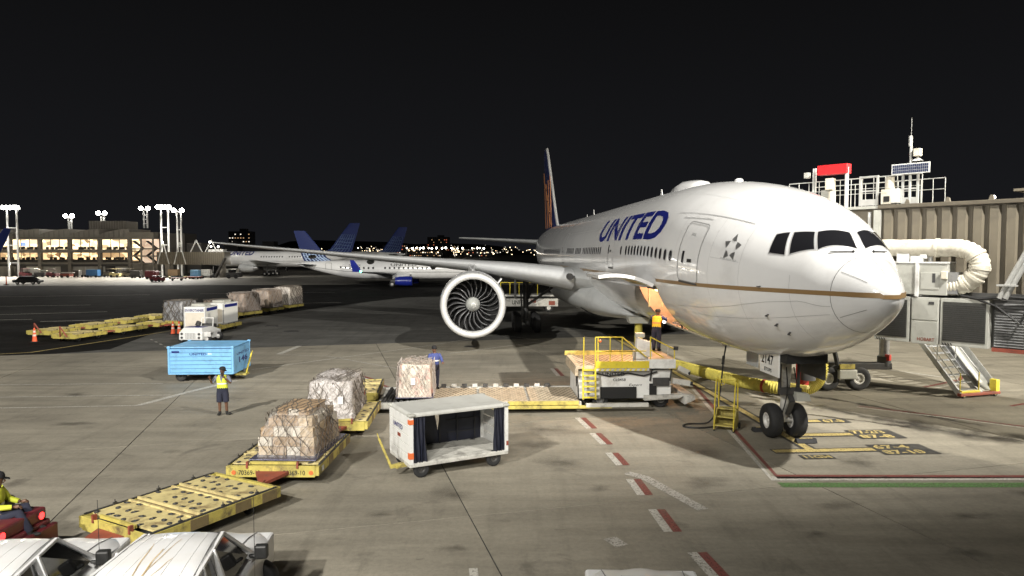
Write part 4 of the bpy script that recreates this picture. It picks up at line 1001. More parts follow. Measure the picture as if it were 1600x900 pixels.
# brown cartons under a net on dolly B
t = thing('carton_pallet', 'stepped stack of brown cartons under clear film and net on a yellow dolly', 'cargo pallet', (-5.80,19.25,0.535), R(-3), 'cargo loads waiting for the jet'); t.scale = (1, 1, .88)
pallet_sheet(t, 1.75, 2.7, 0.015)
q = random.Random(11)
for lv, (x0, x1, y0, y1, hh) in enumerate(((-.78,.72,-1.0,1.2,.27),(-.78,.72,-.98,1.2,.27),(-.76,.68,-.92,1.15,.27),(-.60,.62,-.75,1.0,.25),(-.46,.42,-.45,.85,.20))):
    z = .03+sum((.27,.27,.27,.25,.20)[:lv]); nx = 4 if lv < 3 else 3; ny = 4
    for i in range(nx):
        for j in range(ny):
            dx, dy = (x1-x0)/nx, (y1-y0)/ny; k = q.uniform(.90,.985)
            b = MB(); b.box((0,0,hh*.5),(dx*k,dy*q.uniform(.92,.985),hh*q.uniform(.93,.99)))
            b.build('carton', M[q.choice(['card','card','card2','card2','card3'])], t, bevel=.008, loc=(x0+dx*(i+.5)+q.uniform(-.02,.02), y0+dy*(j+.5)+q.uniform(-.03,.03), z), rot=(0,0,q.uniform(-.05,.05)))
b = MB(); b.box((0.0,0.22,1.285),(.92,1.25,.02)); b.build('top_sheet', M['card'], t)
b = wrapped(1.56,2.3,1.22,.03,5,.24,10,12,8,.05); b.build('film_wrap', M['film'], t, smooth=True, ang=80)
b = MB(); net(b, 1.58,2.34,1.22,.03,3,24,.24,.05,.012); b.build('cargo_net', M['net'], t)
# long white wrapped load on dolly C
def load(label, loc, rz, w, l, h, z, wm, nm, seed, taper=.05, n=26, amp=.04, tagc=None, group='cargo loads waiting for the jet', filmed=True, r=.012):
    t = thing('wrapped_pallet', label, 'cargo pallet', (loc[0], loc[1], z), rz, group)
    pallet_sheet(t, w+.12, l+.12, .015)
    b = wrapped(w, l, h, .03, seed, taper, amp=amp); b.build('sheeted_load', M[wm], t, smooth=True, ang=80)
    if filmed: b = wrapped(w+.05, l+.05, h+.02, .03, seed+1, taper, amp=amp*1.6); b.build('film_wrap', M['film_white'], t, smooth=True, ang=80)
    b = MB(); net(b, w+.03, l+.03, h, .03, seed, n, taper, .05, r); b.build('cargo_net', M[nm], t)
    if tagc:
        b = MB(); b.box((tagc[0],-l/2*(1-taper*.6)-.10,tagc[1]),(.16,.012,.24)); b.build('paper_tag', M['white_clean'], t)
    return t
load('long white plastic-wrapped load with dark net on a yellow dolly', (-5.88,23.75), R(3), 1.42, 2.75, 1.15, .535, 'wrap_grey', 'net', 21, .08, 30, .06, (.35,.62))
load('white load with pink marks standing on the loader platform', (-3.62,26.75), R(3), 1.25, 1.9, 1.22, .52, 'wrap_pink', 'net_pale', 31, .08, 34, .05, (-.05,.62), filmed=False)
# far loads, all on dollies of their own
def far_load(label, x, y, rz, w, l, h, wm, nm, seed, dl):
    d = dup(f1, dl, (x, y, 0), rz); d['group'] = 'dollies under the far loads'
    load(label, (x, y), rz, w, l, h, .535, wm, nm, seed, .03, 26, .015, None, 'far cargo loads on the asphalt', False, .02)
far_load('silver and black patterned load behind the white container', -26.1, 55.8, R(-8), 1.6, 2.2, 1.5, 'wrap_dark', 'net', 41, 'yellow dolly under the silver and black patterned load')
far_load('low brown carton load beside the white containers', -24.75, 59.8, R(-16), 1.55, 2.2, 1.3, 'wrap_brown', 'net', 42, 'yellow dolly under the low brown load beside the containers')
far_load('tall brown wrapped load nearest the low brown one in the far row', -24.3, 64.3, R(-16), 1.75, 2.4, 1.65, 'wrap_brown', 'net_pale', 43, 'yellow dolly under the tall brown load next to the low one')
far_load('tall brown load in the middle of the far row', -23.7, 68.8, R(-14), 1.75, 2.5, 1.7, 'wrap_brown', 'net_pale', 44, 'yellow dolly under the middle tall brown load of the far row')
far_load('tall pale brown load at the far end of the row under the wing', -23.0, 73.0, R(-14), 1.8, 2.6, 1.8, 'wrap_grey', 'net', 45, 'yellow dolly under the load at the far end of the row')
def container(label, x, y, rz, dl, txt, big):
    d = dup(f1, dl, (x, y, 0), rz); d['group'] = 'dollies under the far loads'
    t = thing('air_container', label, 'air container', (x, y, .535), rz, 'white air containers')
    w, l, h = 1.5, 2.3, 1.5
    b = MB(); b.box((0,0,h/2+.05),(w,l,h)); bo = b.build('shell', M['white_clean'], t, bevel=.03)
    b = MB(); b.box((0,0,.025),(w+.1,l+.1,.05)); b.build('base', M['ally'], t)
    b = MB(); b.box((-.1,.3,h+.13),(.9,1.2,.16)); b.build('cooling_unit', M['grey'], t, bevel=.02)
    for sx in (-1, 1):
        b = MB(); b.box((sx*(w/2-.03),-l/2-.006,h/2+.05),(.06,.02,h-.06)); b.build('corner_post', M['ally'], t)
    b = MB(); b.box((0,-l/2-.012,h*.44),(w*.84,.014,h*.66)); b.build('front_sheet', M['card3'], t)
    if big: lettering('container_lettering', txt, .19, (-w/2+.10,-l/2-.004,h-.28), (1,0,0), (0,0,1), M['navy'], bo, width=w-.22, bold=.02)
    b = MB(); b.box((w/2+.006,.0,h-.16),(.012,l*.86,.22)); b.build('side_band', M['navy'], t)
container('white air container with blue lettering behind the white tug', -21.95, 50.0, R(3), 'yellow dolly under the white container with blue lettering', 'ENVIROTAINER', True)
container('white air container behind the lettered one, its navy side band showing', -21.95, 53.5, R(-4), 'yellow dolly under the rear white container', '', False)

# ---- cargo loader ----------------------------------------------------
ld = thing('cargo_loader', 'white and yellow cargo loader with railed deck raised to the open hold', 'cargo loader', (-4.95,25.45,0), R(2.5))
M['deck_tan'] = mat('loader deck plate', (0.52, 0.43, 0.31), 0.5, var=0.12, scale=4, dirt=(0.16,0.11,0.07), dirt_amt=0.6, dscale=3)
b = MB(); b.box((3.75,1.55,.24),(7.5,3.0,.16)); b.box((3.75,.06,.30),(7.5,.14,.20)); b.box((3.75,3.06,.30),(7.5,.14,.20)); b.build('lower_frame', M['white_worn'], ld, bevel=.01)
b = MB(); b.box((6.1,-.04,.36),(2.6,.10,.14)); b.box((6.3,-.10,.22),(4.6,.14,.10)); b.build('edge_beam', M['yellow'], ld, bevel=.01)
b = MB(); b.box((8.8,-.10,.28),(2.3,.16,.14)); b.build('edge_beam', M['white_worn'], ld, bevel=.01)
for k in range(7):
    b = MB(); b.cyl((.25+.22*k,.25,.37),(.25+.22*k,2.85,.37),.075,n=10); b.build('roller', M['dark_metal'], ld, smooth=True)
for k in range(3):
    b = MB(); b.box((2.75+k*1.9,1.55,.36),(1.8,2.7,.05)); p = b.build('deck_plate', M['deck_tan'], ld, bevel=.006)
    s = MB()
    for i in range(9):
        for j in range(13): s.box((2.75+k*1.9-.78+i*.195+(.09 if j % 2 else 0),.40+j*.19,.386),(.075,.05,.006))
    o = s.build('deck_slots', M['void'], ld); o['kind'] = 'stuff'
for k in range(12):
    b = MB(); b.box((1.9+.42*k,3.0,.46),(.2,.16,.12)); b.build('side_roller', M['dark_metal'] if k % 2 else M['white_worn'], ld)
# bridge half: cabinet, raised deck, rails, ladder, operator stand
b = MB(); b.box((9.2,1.7,.92),(3.5,2.4,1.05)); cab_o = b.build('cabinet', M['white'], ld, bevel=.02)
b = MB(); b.box((8.95,.48,.62),(1.35,.06,.42)); b.build('engine_opening', M['void'], cab_o)
b = MB(); b.box((10.25,.47,.72),(.26,.06,.46)); b.build('hatch', M['void'], cab_o)
b = MB(); b.hexa([(9.9,.28,.34),(11.2,.28,.42),(11.2,.62,.42),(9.9,.62,.34)], [(9.9,.26,.52),(11.45,.26,.56),(11.45,.62,.56),(9.9,.62,.52)]); b.build('front_skirt', M['white_worn'], ld, bevel=.01)
b = MB(); b.hexa([(11.35,.1,.22),(11.75,.1,.40),(11.75,2.9,.40),(11.35,2.9,.22)], [(11.35,.1,.6),(11.75,.1,.55),(11.75,2.9,.55),(11.35,2.9,.6)]); b.build('bumper', M['white_worn'], ld, bevel=.01)
lettering('loader_lettering', 'UNITED', .13, (8.35,.497,1.25), (1,0,0), (0,0,1), M['void'], cab_o, width=.85, bold=.02)
lettering('loader_lettering', 'CL0458', .10, (8.75,.497,1.05), (1,0,0), (0,0,1), M['void'], cab_o, width=.48, bold=.02)
lettering('loader_lettering', 'Expert', .09, (9.35,.497,.86), (1,0,0), (0,0,1), M['void'], cab_o, width=.5, shear=.3)
b = MB(); b.tube([(8.0,.44,1.38),(8.6,.42,1.25),(9.3,.42,1.36),(9.9,.44,1.25),(10.4,.44,1.4)], .03, 6); b.build('cable', M['black'], cab_o)
b = MB(); b.tube([(7.46,.5,.4),(7.44,.5,.9),(7.44,.7,1.2),(7.44,.9,.8),(7.44,1.0,1.4)], .025, 6); b.build('cable', M['black'], cab_o)
b = MB(); b.box((8.75,1.75,1.60),(2.85,2.9,.12)); b.box((7.36,1.75,1.42),(.12,2.9,.26)); dk = b.build('bridge_deck', M['deck_tan'], ld, bevel=.01)
s = MB()
for i in range(14):
    for j in range(14): s.box((7.52+i*.19+(.09 if j % 2 else 0),.45+j*.19,1.663),(.07,.045,.006))
o = s.build('deck_slots', M['void'], ld); o['kind'] = 'stuff'
b = MB(); b.box((8.7,3.17,1.74),(2.9,.08,.18)); b.build('back_rail', M['yellow'], ld, bevel=.01)
b = MB(); b.box((9.05,.26,1.70),(2.0,.06,.26)); b.build('guard_panel', M['yellow_rail'], ld, bevel=.008)
b = MB(); b.box((9.05,.24,1.52),(2.0,.08,.09)); gp = b.build('hazard_strip', M['white_worn'], ld)
for k in range(10):
    b = MB(); b.hexa([(8.15+.19*k,.195,1.48),(8.23+.19*k,.195,1.48),(8.27+.19*k,.195,1.56),(8.19+.19*k,.195,1.56)], [(8.15+.19*k,.19,1.48),(8.23+.19*k,.19,1.48),(8.27+.19*k,.19,1.56),(8.19+.19*k,.19,1.56)]); b.build('hazard_dash', M['yellow_rail'], gp)
def rail(pts, r=.022, name='guard_rail', m='yellow_rail', parent=ld):
    b = MB()
    for a, c in zip(pts, pts[1:]): b.cyl(a, c, r, n=8)
    return b.build(name, M[m], parent, smooth=True)
rail([(7.62,.30,1.45),(7.62,.30,2.72)]); rail([(8.05,.30,1.45),(8.05,.30,2.72),(9.05,.30,2.72),(9.05,.30,1.5)]); rail([(8.15,.30,1.5),(8.15,.30,2.72)])
rail([(9.05,.30,2.72),(9.95,.30,1.98)]); rail([(8.05,.30,2.2),(9.05,.30,2.2),(9.95,.3,2.2)]); rail([(8.6,.30,1.66),(8.6,.3,2.72)])
for x in (7.58, 8.04): 
    b = MB(); b.bar((x,.12,.45),(x,.22,1.62),.05,.06); b.build('ladder_side', M['yellow_rail'], ld)
for k in range(6):
    b = MB(); b.box((7.81,.13+.017*k,.52+.2*k),(.44,.12,.04)); b.build('ladder_rung', M['yellow_rail'], ld)
b = MB(); b.box((10.55,1.65,1.72),(1.0,2.8,.34)); st = b.build('operator_stand', M['white'], ld, bevel=.012)
b = MB(); b.box((10.55,1.65,1.90),(.94,2.7,.02)); b.build('stand_floor', M['deck_tan'], st)
b = MB(); b.hexa([(9.7,.9,1.66),(10.35,.9,1.66),(10.35,1.3,1.66),(9.7,1.3,1.66)], [(9.75,.92,2.62),(10.3,.92,2.45),(10.3,1.25,2.45),(9.75,1.25,2.62)]); b.build('control_console', M['white'], ld, bevel=.02)
b = MB(); b.box((9.85,.95,2.72),(.35,.2,.18)); b.cyl((9.6,.9,2.2),(9.6,.9,1.66),.03); b.build('control_head', M['grey'], ld, bevel=.02)
rail([(10.10,.28,1.86),(10.10,.28,2.72),(11.0,.28,2.26),(11.0,.28,1.86)]); rail([(11.0,.28,2.28),(11.0,1.2,2.28),(11.0,1.2,1.86)], .02, 'guard_rail', 'white_worn'); rail([(10.1,.28,2.25),(10.6,.28,1.95)])
for p_ in ((10.95,.22,2.32),(11.5,.5,1.35),(11.6,.5,.95)):
    b = MB(); b.cyl(p_, (p_[0]+.16,p_[1]-.03,p_[2]-.02), .07, n=12); b.build('rubber_bumper', M['rubber'], ld, smooth=True)
b = MB(); b.bar((11.2,.4,1.55),(11.6,.5,1.35),.14,.18); b.bar((11.0,.5,1.05),(11.65,.5,.95),.16,.2); b.build('bumper_arm', M['white_worn'], ld)
b = MB(); b.ball((8.22,.28,2.58),.055); b.build('hand_lamp', M['orange'], ld, smooth=True)
b = MB()
for x in (10.2, 10.95): b.bar((x,.46,1.5),(x-.06,.46,1.05),.05)
b.box((10.55,.46,1.02),(.6,.12,.30)); b.build('step_bracket', M['dark_metal'], ld)
for x in (8.3, 10.6):
    for y in (.75, 2.6): small_wheel(ld, (x, y, .33), .33, .24, hubm=M['steel'])
for x in (1.0, 6.4):
    for y in (.6, 2.5): small_wheel(ld, (x, y, .15), .15, .14, hubm=M['steel'])

M['cart_roof'] = mat('weathered white roof', (0.50, 0.50, 0.47), 0.6, var=0.06, scale=2, dirt=(0.34,0.33,0.30), dirt_amt=0.5, dscale=1.6)
# ---- white baggage cart with dark curtains ---------------------------
ct = thing('baggage_cart', 'white baggage cart with dark curtains and open front, yellow tow bar raised', 'baggage cart', (-2.62,17.98,0), R(28))
L, Wd, H0, H1 = 2.85, 1.62, .40, 1.62
b = MB(); b.box((L/2,Wd/2,H0-.04),(L,Wd,.09)); b.build('floor_frame', M['white_worn'], ct, bevel=.01)
for k in range(7):
    b = MB(); b.box((L/2,.14+k*.222,H0+.012),(L-.1,.212,.02)); b.build('floor_board', M['white_worn'], ct)
b = MB(); b.loft([[(0,0,H1),(L,0,H1),(L,Wd,H1),(0,Wd,H1)],[(0,0,H1+.06),(L,0,H1+.06),(L,Wd,H1+.06),(0,Wd,H1+.06)],[(.06,.06,H1+.10),(L-.06,.06,H1+.10),(L-.06,Wd-.06,H1+.10),(.06,Wd-.06,H1+.10)]]); b.build('roof', M['cart_roof'], ct, bevel=.012)
for x in (0.0, L):
    for y in (0, Wd):
        b = MB(); b.box((x+(.05 if x == 0 else -.05), y+(.04 if y == 0 else -.04), (H0+H1)/2),(.10,.08,H1-H0)); b.build('corner_post', M['white'], ct)
        b = MB(); b.box((x+(.06 if x == 0 else -.06), y+(.05 if y == 0 else -.05), H1+.05),(.20,.18,.09)); b.build('corner_bumper', M['grey'], ct, bevel=.04)
for k in range(5):
    z0 = H0+(H1-H0)*k/5
    for x in (0.012, L-.012):
        b = MB(); b.box((x,Wd/2,z0+(H1-H0)/10),(.03,Wd-.16,(H1-H0)/5-.02)); b.build('end_panel', M['white'], ct, bevel=.006)
b = MB(); b.box((.022,Wd/2,(H0+H1)/2),(.015,Wd-.1,H1-H0)); b.build('end_backing', M['grey'], ct)
lettering('cart_lettering', 'UNITED', .12, (-.006,Wd-.35,H0+.80), (0,-1,0), (0,0,1), M['navy'], ct, width=.75, bold=.02)
for zz, yy, sz in ((H1-.12,.06,.12),(H0+.22,.06,.16)):
    b = MB(); b.box((-.008,yy,zz),(.012,.11,sz)); b.box((.05,-.006,zz),(.11,.012,sz)); b.build('reflector', M['orange'], ct)
b = MB(); b.box((-.008,Wd*.5,H0+.62),(.012,.22,.09)); b.build('reflector', M['red_rust'], ct)
b = MB(); b.box((L-.03,-.006,H0+.22),(.06,.012,.12)); b.build('reflector', M['red_rust'], ct)
def curtain(x0, x1, y, z0, z1, folds, amp, name='curtain', lean=0.0):
    b = MB(); n = folds*6; vs = []
    for i in range(n+1):
        u = i/n
        for j in range(7):
            v = j/6; a = amp*(0.5+0.5*v)*math.sin(u*folds*2*math.pi+0.6*math.sin(v*3)); vs.append((x0+(x1-x0)*u*(1+lean*v)+0.02*math.sin(v*5+u*9), y+a, z1+(z0-z1)*v))
    b.add(vs, [(i*7+j, (i+1)*7+j, (i+1)*7+j+1, i*7+j+1) for i in range(n) for j in range(6)])
    o = b.build(name, M['curtain'], ct, smooth=True, ang=80); return o
curtain(.10,.44,.05,H0+.02,H1,4,.035,lean=.15); curtain(L-.42,L-.10,.05,H0+.02,H1,4,.035,lean=0.1)
# back curtains that part in a V
for sg in (-1, 1):
    b = MB(); c0 = L*.49; vs = []
    for i in range(9):
        u = i/8
        for j in range(7):
            v = j/6; edge = c0+sg*(0.13*(1-min(1, max(0, (v-.12)/.5)))); xe = (L-.1) if sg > 0 else .1
            x = edge+(xe-edge)*u; vs.append((x, Wd-.05+.012*math.sin(u*20), H1+(H0-H1)*v))
    b.add(vs, [(i*7+j, (i+1)*7+j, (i+1)*7+j+1, i*7+j+1) for i in range(8) for j in range(6)]); b.build('back_curtain', M['curtain'], ct, smooth=True, ang=80)
b = MB(); b.box((L*.49,Wd-.055,H1-.07),(.5,.01,.13)); b.build('back_valance', M['curtain'], ct)
for i in range(5):
    b = MB(); b.box((.35+i*.55,Wd-.08,(H0+H1)/2),(.035,.012,H1-H0)); b.build('curtain_strap', M['black'], ct)
for z in (H0+.3, H0+.65, H0+1.0):
    b = MB(); b.box((L*.22,Wd-.075,z),(L*.36,.01,.03)); b.box((L*.77,Wd-.075,z),(L*.36,.01,.03)); b.build('curtain_strap', M['black'], ct)
for x in (.35, L-.4):
    for y in (.12, Wd-.12): small_wheel(ct, (x, y, .22), .22, .14, hubm=M['dark_metal'])
b = MB(); b.bar((.1,.5,.30),(-.22,.5,.27),.16,.10); b.bar((-.2,.5,.28),(-.36,.5,.28),.09); b.build('tow_hitch', M['yellow'], ct)
b = MB(); b.cyl((-.34,.5,.28),(-.62,.62,1.02),.035,.03,n=10); b.cyl((-.62,.62,1.02),(-.66,.63,1.16),.015,n=8); b.build('tow_bar', M['yellow'], ct, smooth=True)

# ---- light blue closed cargo cart -------------------------------------
bc = thing('cargo_cart', 'light blue closed cargo cart with UNITED lettering behind the signalling worker', 'cargo cart', (-15.45,31.75,0), R(3))
L, Wd, H0, H1 = 2.85, 2.35, .38, 1.56
b = MB(); b.box((L/2,Wd/2,(H0+H1)/2),(L-.06,Wd-.06,H1-H0-.02)); b.build('box_core', M['cart_blue_line'], bc)
nP = 6; ph_ = (H1-H0-.10)/nP
for k in range(nP):
    b = MB(); b.box((L/2,-.005,H0+.05+ph_*(k+.5)),(L-.14,.05,ph_-.018)); b.build('side_panel', M['cart_blue'], bc, bevel=.008)
b = MB(); b.box((L-.005,Wd/2,(H0+H1)/2),(.05,Wd-.14,H1-H0-.08)); ep = b.build('end_panel', M['cart_blue'], bc, bevel=.008)
b = MB(); b.box((.005,Wd/2,(H0+H1)/2),(.05,Wd-.14,H1-H0-.08)); b.build('end_panel', M['cart_blue'], bc, bevel=.008)
b = MB(); b.box((L/2,Wd/2,H1+.01),(L+.02,Wd+.02,.06)); b.build('roof', M['cart_blue'], bc, bevel=.02)
for x in (.02, L-.02):
    for y in (0.0, Wd):
        b = MB(); b.box((x,y,(H0+H1)/2),(.09,.08,H1-H0)); b.build('corner_post', M['cart_blue'], bc, bevel=.012)
        b = MB(); b.box((x,y,H1+.02),(.14,.14,.10)); b.build('corner_cap', M['cart_blue'], bc, bevel=.02)
b = MB(); b.box((L/2,0,H0+.01),(L,.08,.07)); b.box((L-.01,Wd/2,H0+.01),(.08,Wd,.07)); b.build('bottom_rail', M['cart_blue'], bc)
lettering('cart_lettering', 'UNITED', .10, (L*.33,-.031,H1-.34), (1,0,0), (0,0,1), M['navy'], bc, width=.75, bold=.02)
b = MB()
for k in range(4): b.box((L*.62+.045*k,-.032,H1-.28+.0*k),(.03,.004,.07-.01*k))
b.build('globe_mark', M['white_clean'], bc)
b = MB(); b.box((.32,-.032,H1-.18),(.34,.004,.07)); b.build('name_plate', M['navy'], bc)
lettering('cart_lettering', 'UNITED', .11, (L+.021,.45,H1-.42), (0,1,0), (0,0,1), M['navy'], ep, width=1.7, bold=.02)
lettering('cart_lettering', '146', .26, (L+.021,.75,H1-.78), (0,1,0), (0,0,1), M['navy'], ep, width=1.2, bold=.03)
for y in (.25, Wd-.5):
    for x in (.45, L-.4): small_wheel(bc, (x, y, .25), .25, .16, hubm=M['dark_metal'])
b = MB(); b.box((L/2,Wd/2,.32),(L-.5,Wd-.5,.08)); b.build('chassis', M['dark_metal'], bc)
b = MB(); b.box((L+.12,Wd*.35,.24),(.5,.5,.08)); b.build('tow_hitch', M['yellow'], bc)
b = MB(); b.cyl((L+.3,Wd*.35,.26),(L+.42,Wd*.55,1.12),.045,.035,n=10); b.cyl((L+.42,Wd*.55,1.12),(L+.44,Wd*.6,1.22),.018,n=8); b.build('tow_bar', M['yellow_rail'], bc, smooth=True)

# ---- white tug in front of the container -------------------------------
tg = thing('baggage_tug', 'low white tug with grille and blue hood stripe behind the light blue cart', 'tug', (-20.45,46.0,0), R(-6))
b = MB(); b.loft([[(-.80,-.85,.25),(.80,-.85,.25),(.80,1.5,.25),(-.80,1.5,.25)],[(-.78,-.83,.72),(.78,-.83,.72),(.80,1.5,.72),(-.80,1.5,.72)],[(-.62,-.55,1.02),(.62,-.55,1.02),(.66,.6,1.02),(-.66,.6,1.02)]]); bo = b.build('body', M['white_clean'], tg, bevel=.04)
b = MB(); b.box((0,-.1,1.03),(1.2,.6,.03)); b.build('hood_stripe', M['navy'], bo)
gb = MB()
for i in range(7):
    for j in range(5): gb.box((-.30+i*.10,-.85,.36+j*.075),(.045,.02,.035))
o = gb.build('grille', M['dark_metal'], bo); o['kind'] = 'stuff'
for sx in (-1, 1):
    for z in (.40, .64):
        b = MB(); b.cyl((sx*.58,-.83,z),(sx*.58,-.88,z),.075,n=14); b.build('headlamp', M['dark_metal'], bo)
for sx in (-1, 1):
    for y in (-.35, 1.1): small_wheel(tg, (sx*.84, y, .30), .30, .22, hubm=M['white'])
b = MB(); b.box((.98,-.2,.72),(.42,.7,.07)); b.box((.98,-.52,.58),(.42,.06,.3)); b.build('mudguard', M['white'], tg, bevel=.03)
b = MB()
for sx in (-.05,.75): b.bar((sx,.55,1.0),(sx,.65,1.55),.05)
b.bar((-.05,.65,1.55),(.75,.65,1.55),.05); b.build('roll_frame', M['white'], tg)
b = MB(); b.box((.1,1.0,.95),(1.1,.5,.35)); b.cyl((-.2,.35,1.05),(-.2,.55,1.28),.16,n=12); b.build('seat', M['dark_metal'], tg, bevel=.04)

# ---- traffic cones -----------------------------------------------------
def cone(label, x, y):
    t = thing('traffic_cone', label, 'traffic cone', (x, y, 0), .3, 'tall orange cones on the asphalt')
    b = MB(); b.box((0,0,.02),(.42,.42,.05)); b.build('base', M['rubber'], t, bevel=.01)
    b = MB(); b.cyl((0,0,.04),(0,0,.92),.155,.045,14); b.build('body', M['cone'], t, smooth=True)
    for z0, z1 in ((.38,.50),(.62,.74)):
        r0 = .155-.11*(z0-.04)/.88+.004; r1 = .155-.11*(z1-.04)/.88+.004
        b = MB(); b.cyl((0,0,z0),(0,0,z1),r0,r1,14,cap=False); b.build('band', M['cone_band'], t, smooth=True)
cone('orange traffic cone alone at the left end of the dolly chains', -31.2, 46.2)
cone('left one of the paired orange cones by the white containers', -24.25, 50.6)
cone('right one of the paired orange cones by the white containers', -23.85, 50.7)

# ---- yellow steps beside the nose wheel --------------------------------
sp = thing('step_stand', 'small yellow rolling steps with handrails beside the nose wheels', 'step stand', (6.62,23.05,0), R(-28))
W_, D_ = .62, .80
for k, (y, z) in enumerate(((.08,.18),(.30,.42),(.54,.66))):
    b = MB(); b.box((W_/2,y+.10,z),(W_,.26 if k < 2 else .34,.035)); b.build('step', M['yellow'], sp, bevel=.006)
for x in (.0, W_):
    b = MB(); b.prism([(0,.05),(D_,.05),(D_,.68),(.46,.68),(.0,.14)], x-.015, x+.015, 'x'); b.build('side_panel', M['yellow'], sp, bevel=.004)
b = MB(); b.box((W_/2,D_-.02,.36),(W_,.02,.6)); b.build('back_panel', M['yellow'], sp)
for x in (.0, W_):
    b = MB(); b.tube([(x,.02,.06),(x,.10,.9),(x,.28,1.62),(x,.62,1.66),(x,.70,1.5),(x,.72,.66)], .022, 8); b.build('handrail', M['yellow_rail'], sp, smooth=True)
b = MB(); b.cyl((0,.5,1.64),(W_,.5,1.64),.02,n=8); b.tube([(.1,.45,1.62),(.14,.42,1.45),(.24,.42,1.5),(.22,.45,1.62)], .015, 6); b.build('top_bar', M['yellow_rail'], sp)
for x in (-.04, W_+.06):
    small_wheel(sp, (x, D_-.05, .10), .10, .06, 'x', hubm=M['dark_metal'])
for x in (.0, W_):
    b = MB(); b.cyl((x,.05,0),(x,.05,.06),.03,n=8); b.build('foot', M['rubber'], sp)

# ---- hoses and cables ----------------------------------------------------
def curve_pts(ctrl, n=10):
    P = [Vector(p) for p in ctrl]; P = [P[0]*2-P[1]]+P+[P[-1]*2-P[-2]]; out = []
    for i in range(1, len(P)-2):
        for k in range(n):
            t = k/n; out.append(0.5*((2*P[i])+(-P[i-1]+P[i+1])*t+(2*P[i-1]-5*P[i]+4*P[i+1]-P[i+2])*t*t+(-P[i-1]+3*P[i]-3*P[i+1]+P[i+2])*t**3))
    out.append(P[-2]); return out
hs = thing('air_hose', 'fat yellow ribbed air hose running from the jet belly past the nose wheels', 'hose', (6.4,35.8,0))
o0 = Vector((6.4,35.8,0))
path = curve_pts([(6.4,35.8,2.42),(6.4,35.8,1.8),(6.42,35.75,1.15),(6.62,35.55,.60),(7.2,35.3,.42),(8.0,34.6,.36),(8.8,32.8,.32),(9.6,30.9,.30),(10.5,29.3,.30),(11.4,28.5,.32),(12.1,28.35,.48),(12.5,28.5,1.1),(12.5,28.9,2.2),(12.3,29.2,3.6)], 14)
rad = [0.20+(0.026 if i % 2 else -0.012) for i in range(len(path)*1)]
b = MB(); dense = curve_pts([tuple(p) for p in path], 3)
b.tube([p-o0 for p in dense], .2, 14, rad=[(.175+.06*min(1,i/260))+.028*(1 if (i//2) % 2 else -.8) for i in range(len(dense))]); b.build('ribbed_sleeve', M['hose'], hs, smooth=True, ang=80)
for i in (30, 60, 86, 112):
    b = MB(); a = path[i]; c = path[i+1]; d = (c-a).normalized()*.05; b.cyl(a-d-o0, a+d-o0, .225+.045*min(1,i/90), n=18); b.build('hose_band', M['yellow_rail'] if i != 112 else M['red'], hs, smooth=True)
b = MB(); b.hexa([(-.5,-.4,2.30),(.4,-.4,2.30),(.4,.4,2.30),(-.5,.4,2.30)], [(-.6,-.5,2.62),(.5,-.5,2.62),(.5,.5,2.62),(-.6,.5,2.62)]); b.build('collar', M['grey'], hs, smooth=True)
pc = thing('power_cable', 'black ground power cable hanging from the jet nose to the apron', 'cable', (7.4,24.2,0)); o1 = Vector((7.4,24.2,0))
b = MB(); b.tube([p-o1 for p in curve_pts([(7.85,25.9,2.48),(7.55,25.2,2.0),(7.3,24.6,1.3),(7.05,24.2,.5),(6.7,24.0,.06),(6.0,23.9,.03),(5.75,23.55,.03),(6.2,23.35,.03),(6.75,23.5,.03)], 10)], .028, 8); b.build('cable', M['black'], pc, smooth=True)
b = MB(); b.box((7.86-o1.x,25.95-o1.y,2.52),(.35,.5,.12)); b.build('socket_panel', M['frame_grey'], pc, bevel=.03)
b = MB(); b.cyl((7.6-o1.x,25.35-o1.y,2.12),(7.5-o1.x,25.1-o1.y,1.9),.05,n=8); b.build('plug', M['black'], pc)
# ---- white service vehicle far beyond the main gear ---------------------
sv = thing('service_truck', 'white low service truck with railings seen behind the main landing gear', 'truck', (-1.2,69.0,0), R(1))
b = MB(); b.box((2.4,1.2,.95),(6.6,2.2,.75)); bo = b.build('body', M['white_worn'], sv, bevel=.03)
b = MB(); b.box((2.6,1.2,1.62),(7.6,2.0,.14)); b.box((6.2,1.2,1.75),(1.6,1.8,.2)); b.build('boom', M['white_worn'], sv)
lettering('truck_lettering', 'UNITED', .40, (1.2,.099,.78), (1,0,0), (0,0,1), M['void'], bo, width=1.6, bold=.02)
b = MB(); b.box((3.3,.08,1.1),(.5,.03,.32)); b.box((5.1,.08,.9),(.6,.03,.4)); b.build('marker_panel', M['red_rust'], bo)
for k in range(5): 
    b = MB(); b.cyl((.1+.9*k,.2,1.7),(.1+.9*k,.2,2.9),.04,n=6); b.build('rail_post', M['yellow_rail'], sv)
b = MB(); b.cyl((.1,.2,2.9),(3.7,.2,2.9),.035,n=6); b.build('rail', M['yellow_rail'], sv)
for x in (.3, 4.8):
    for y in (.25, 2.15): small_wheel(sv, (x, y, .42), .42, .28)
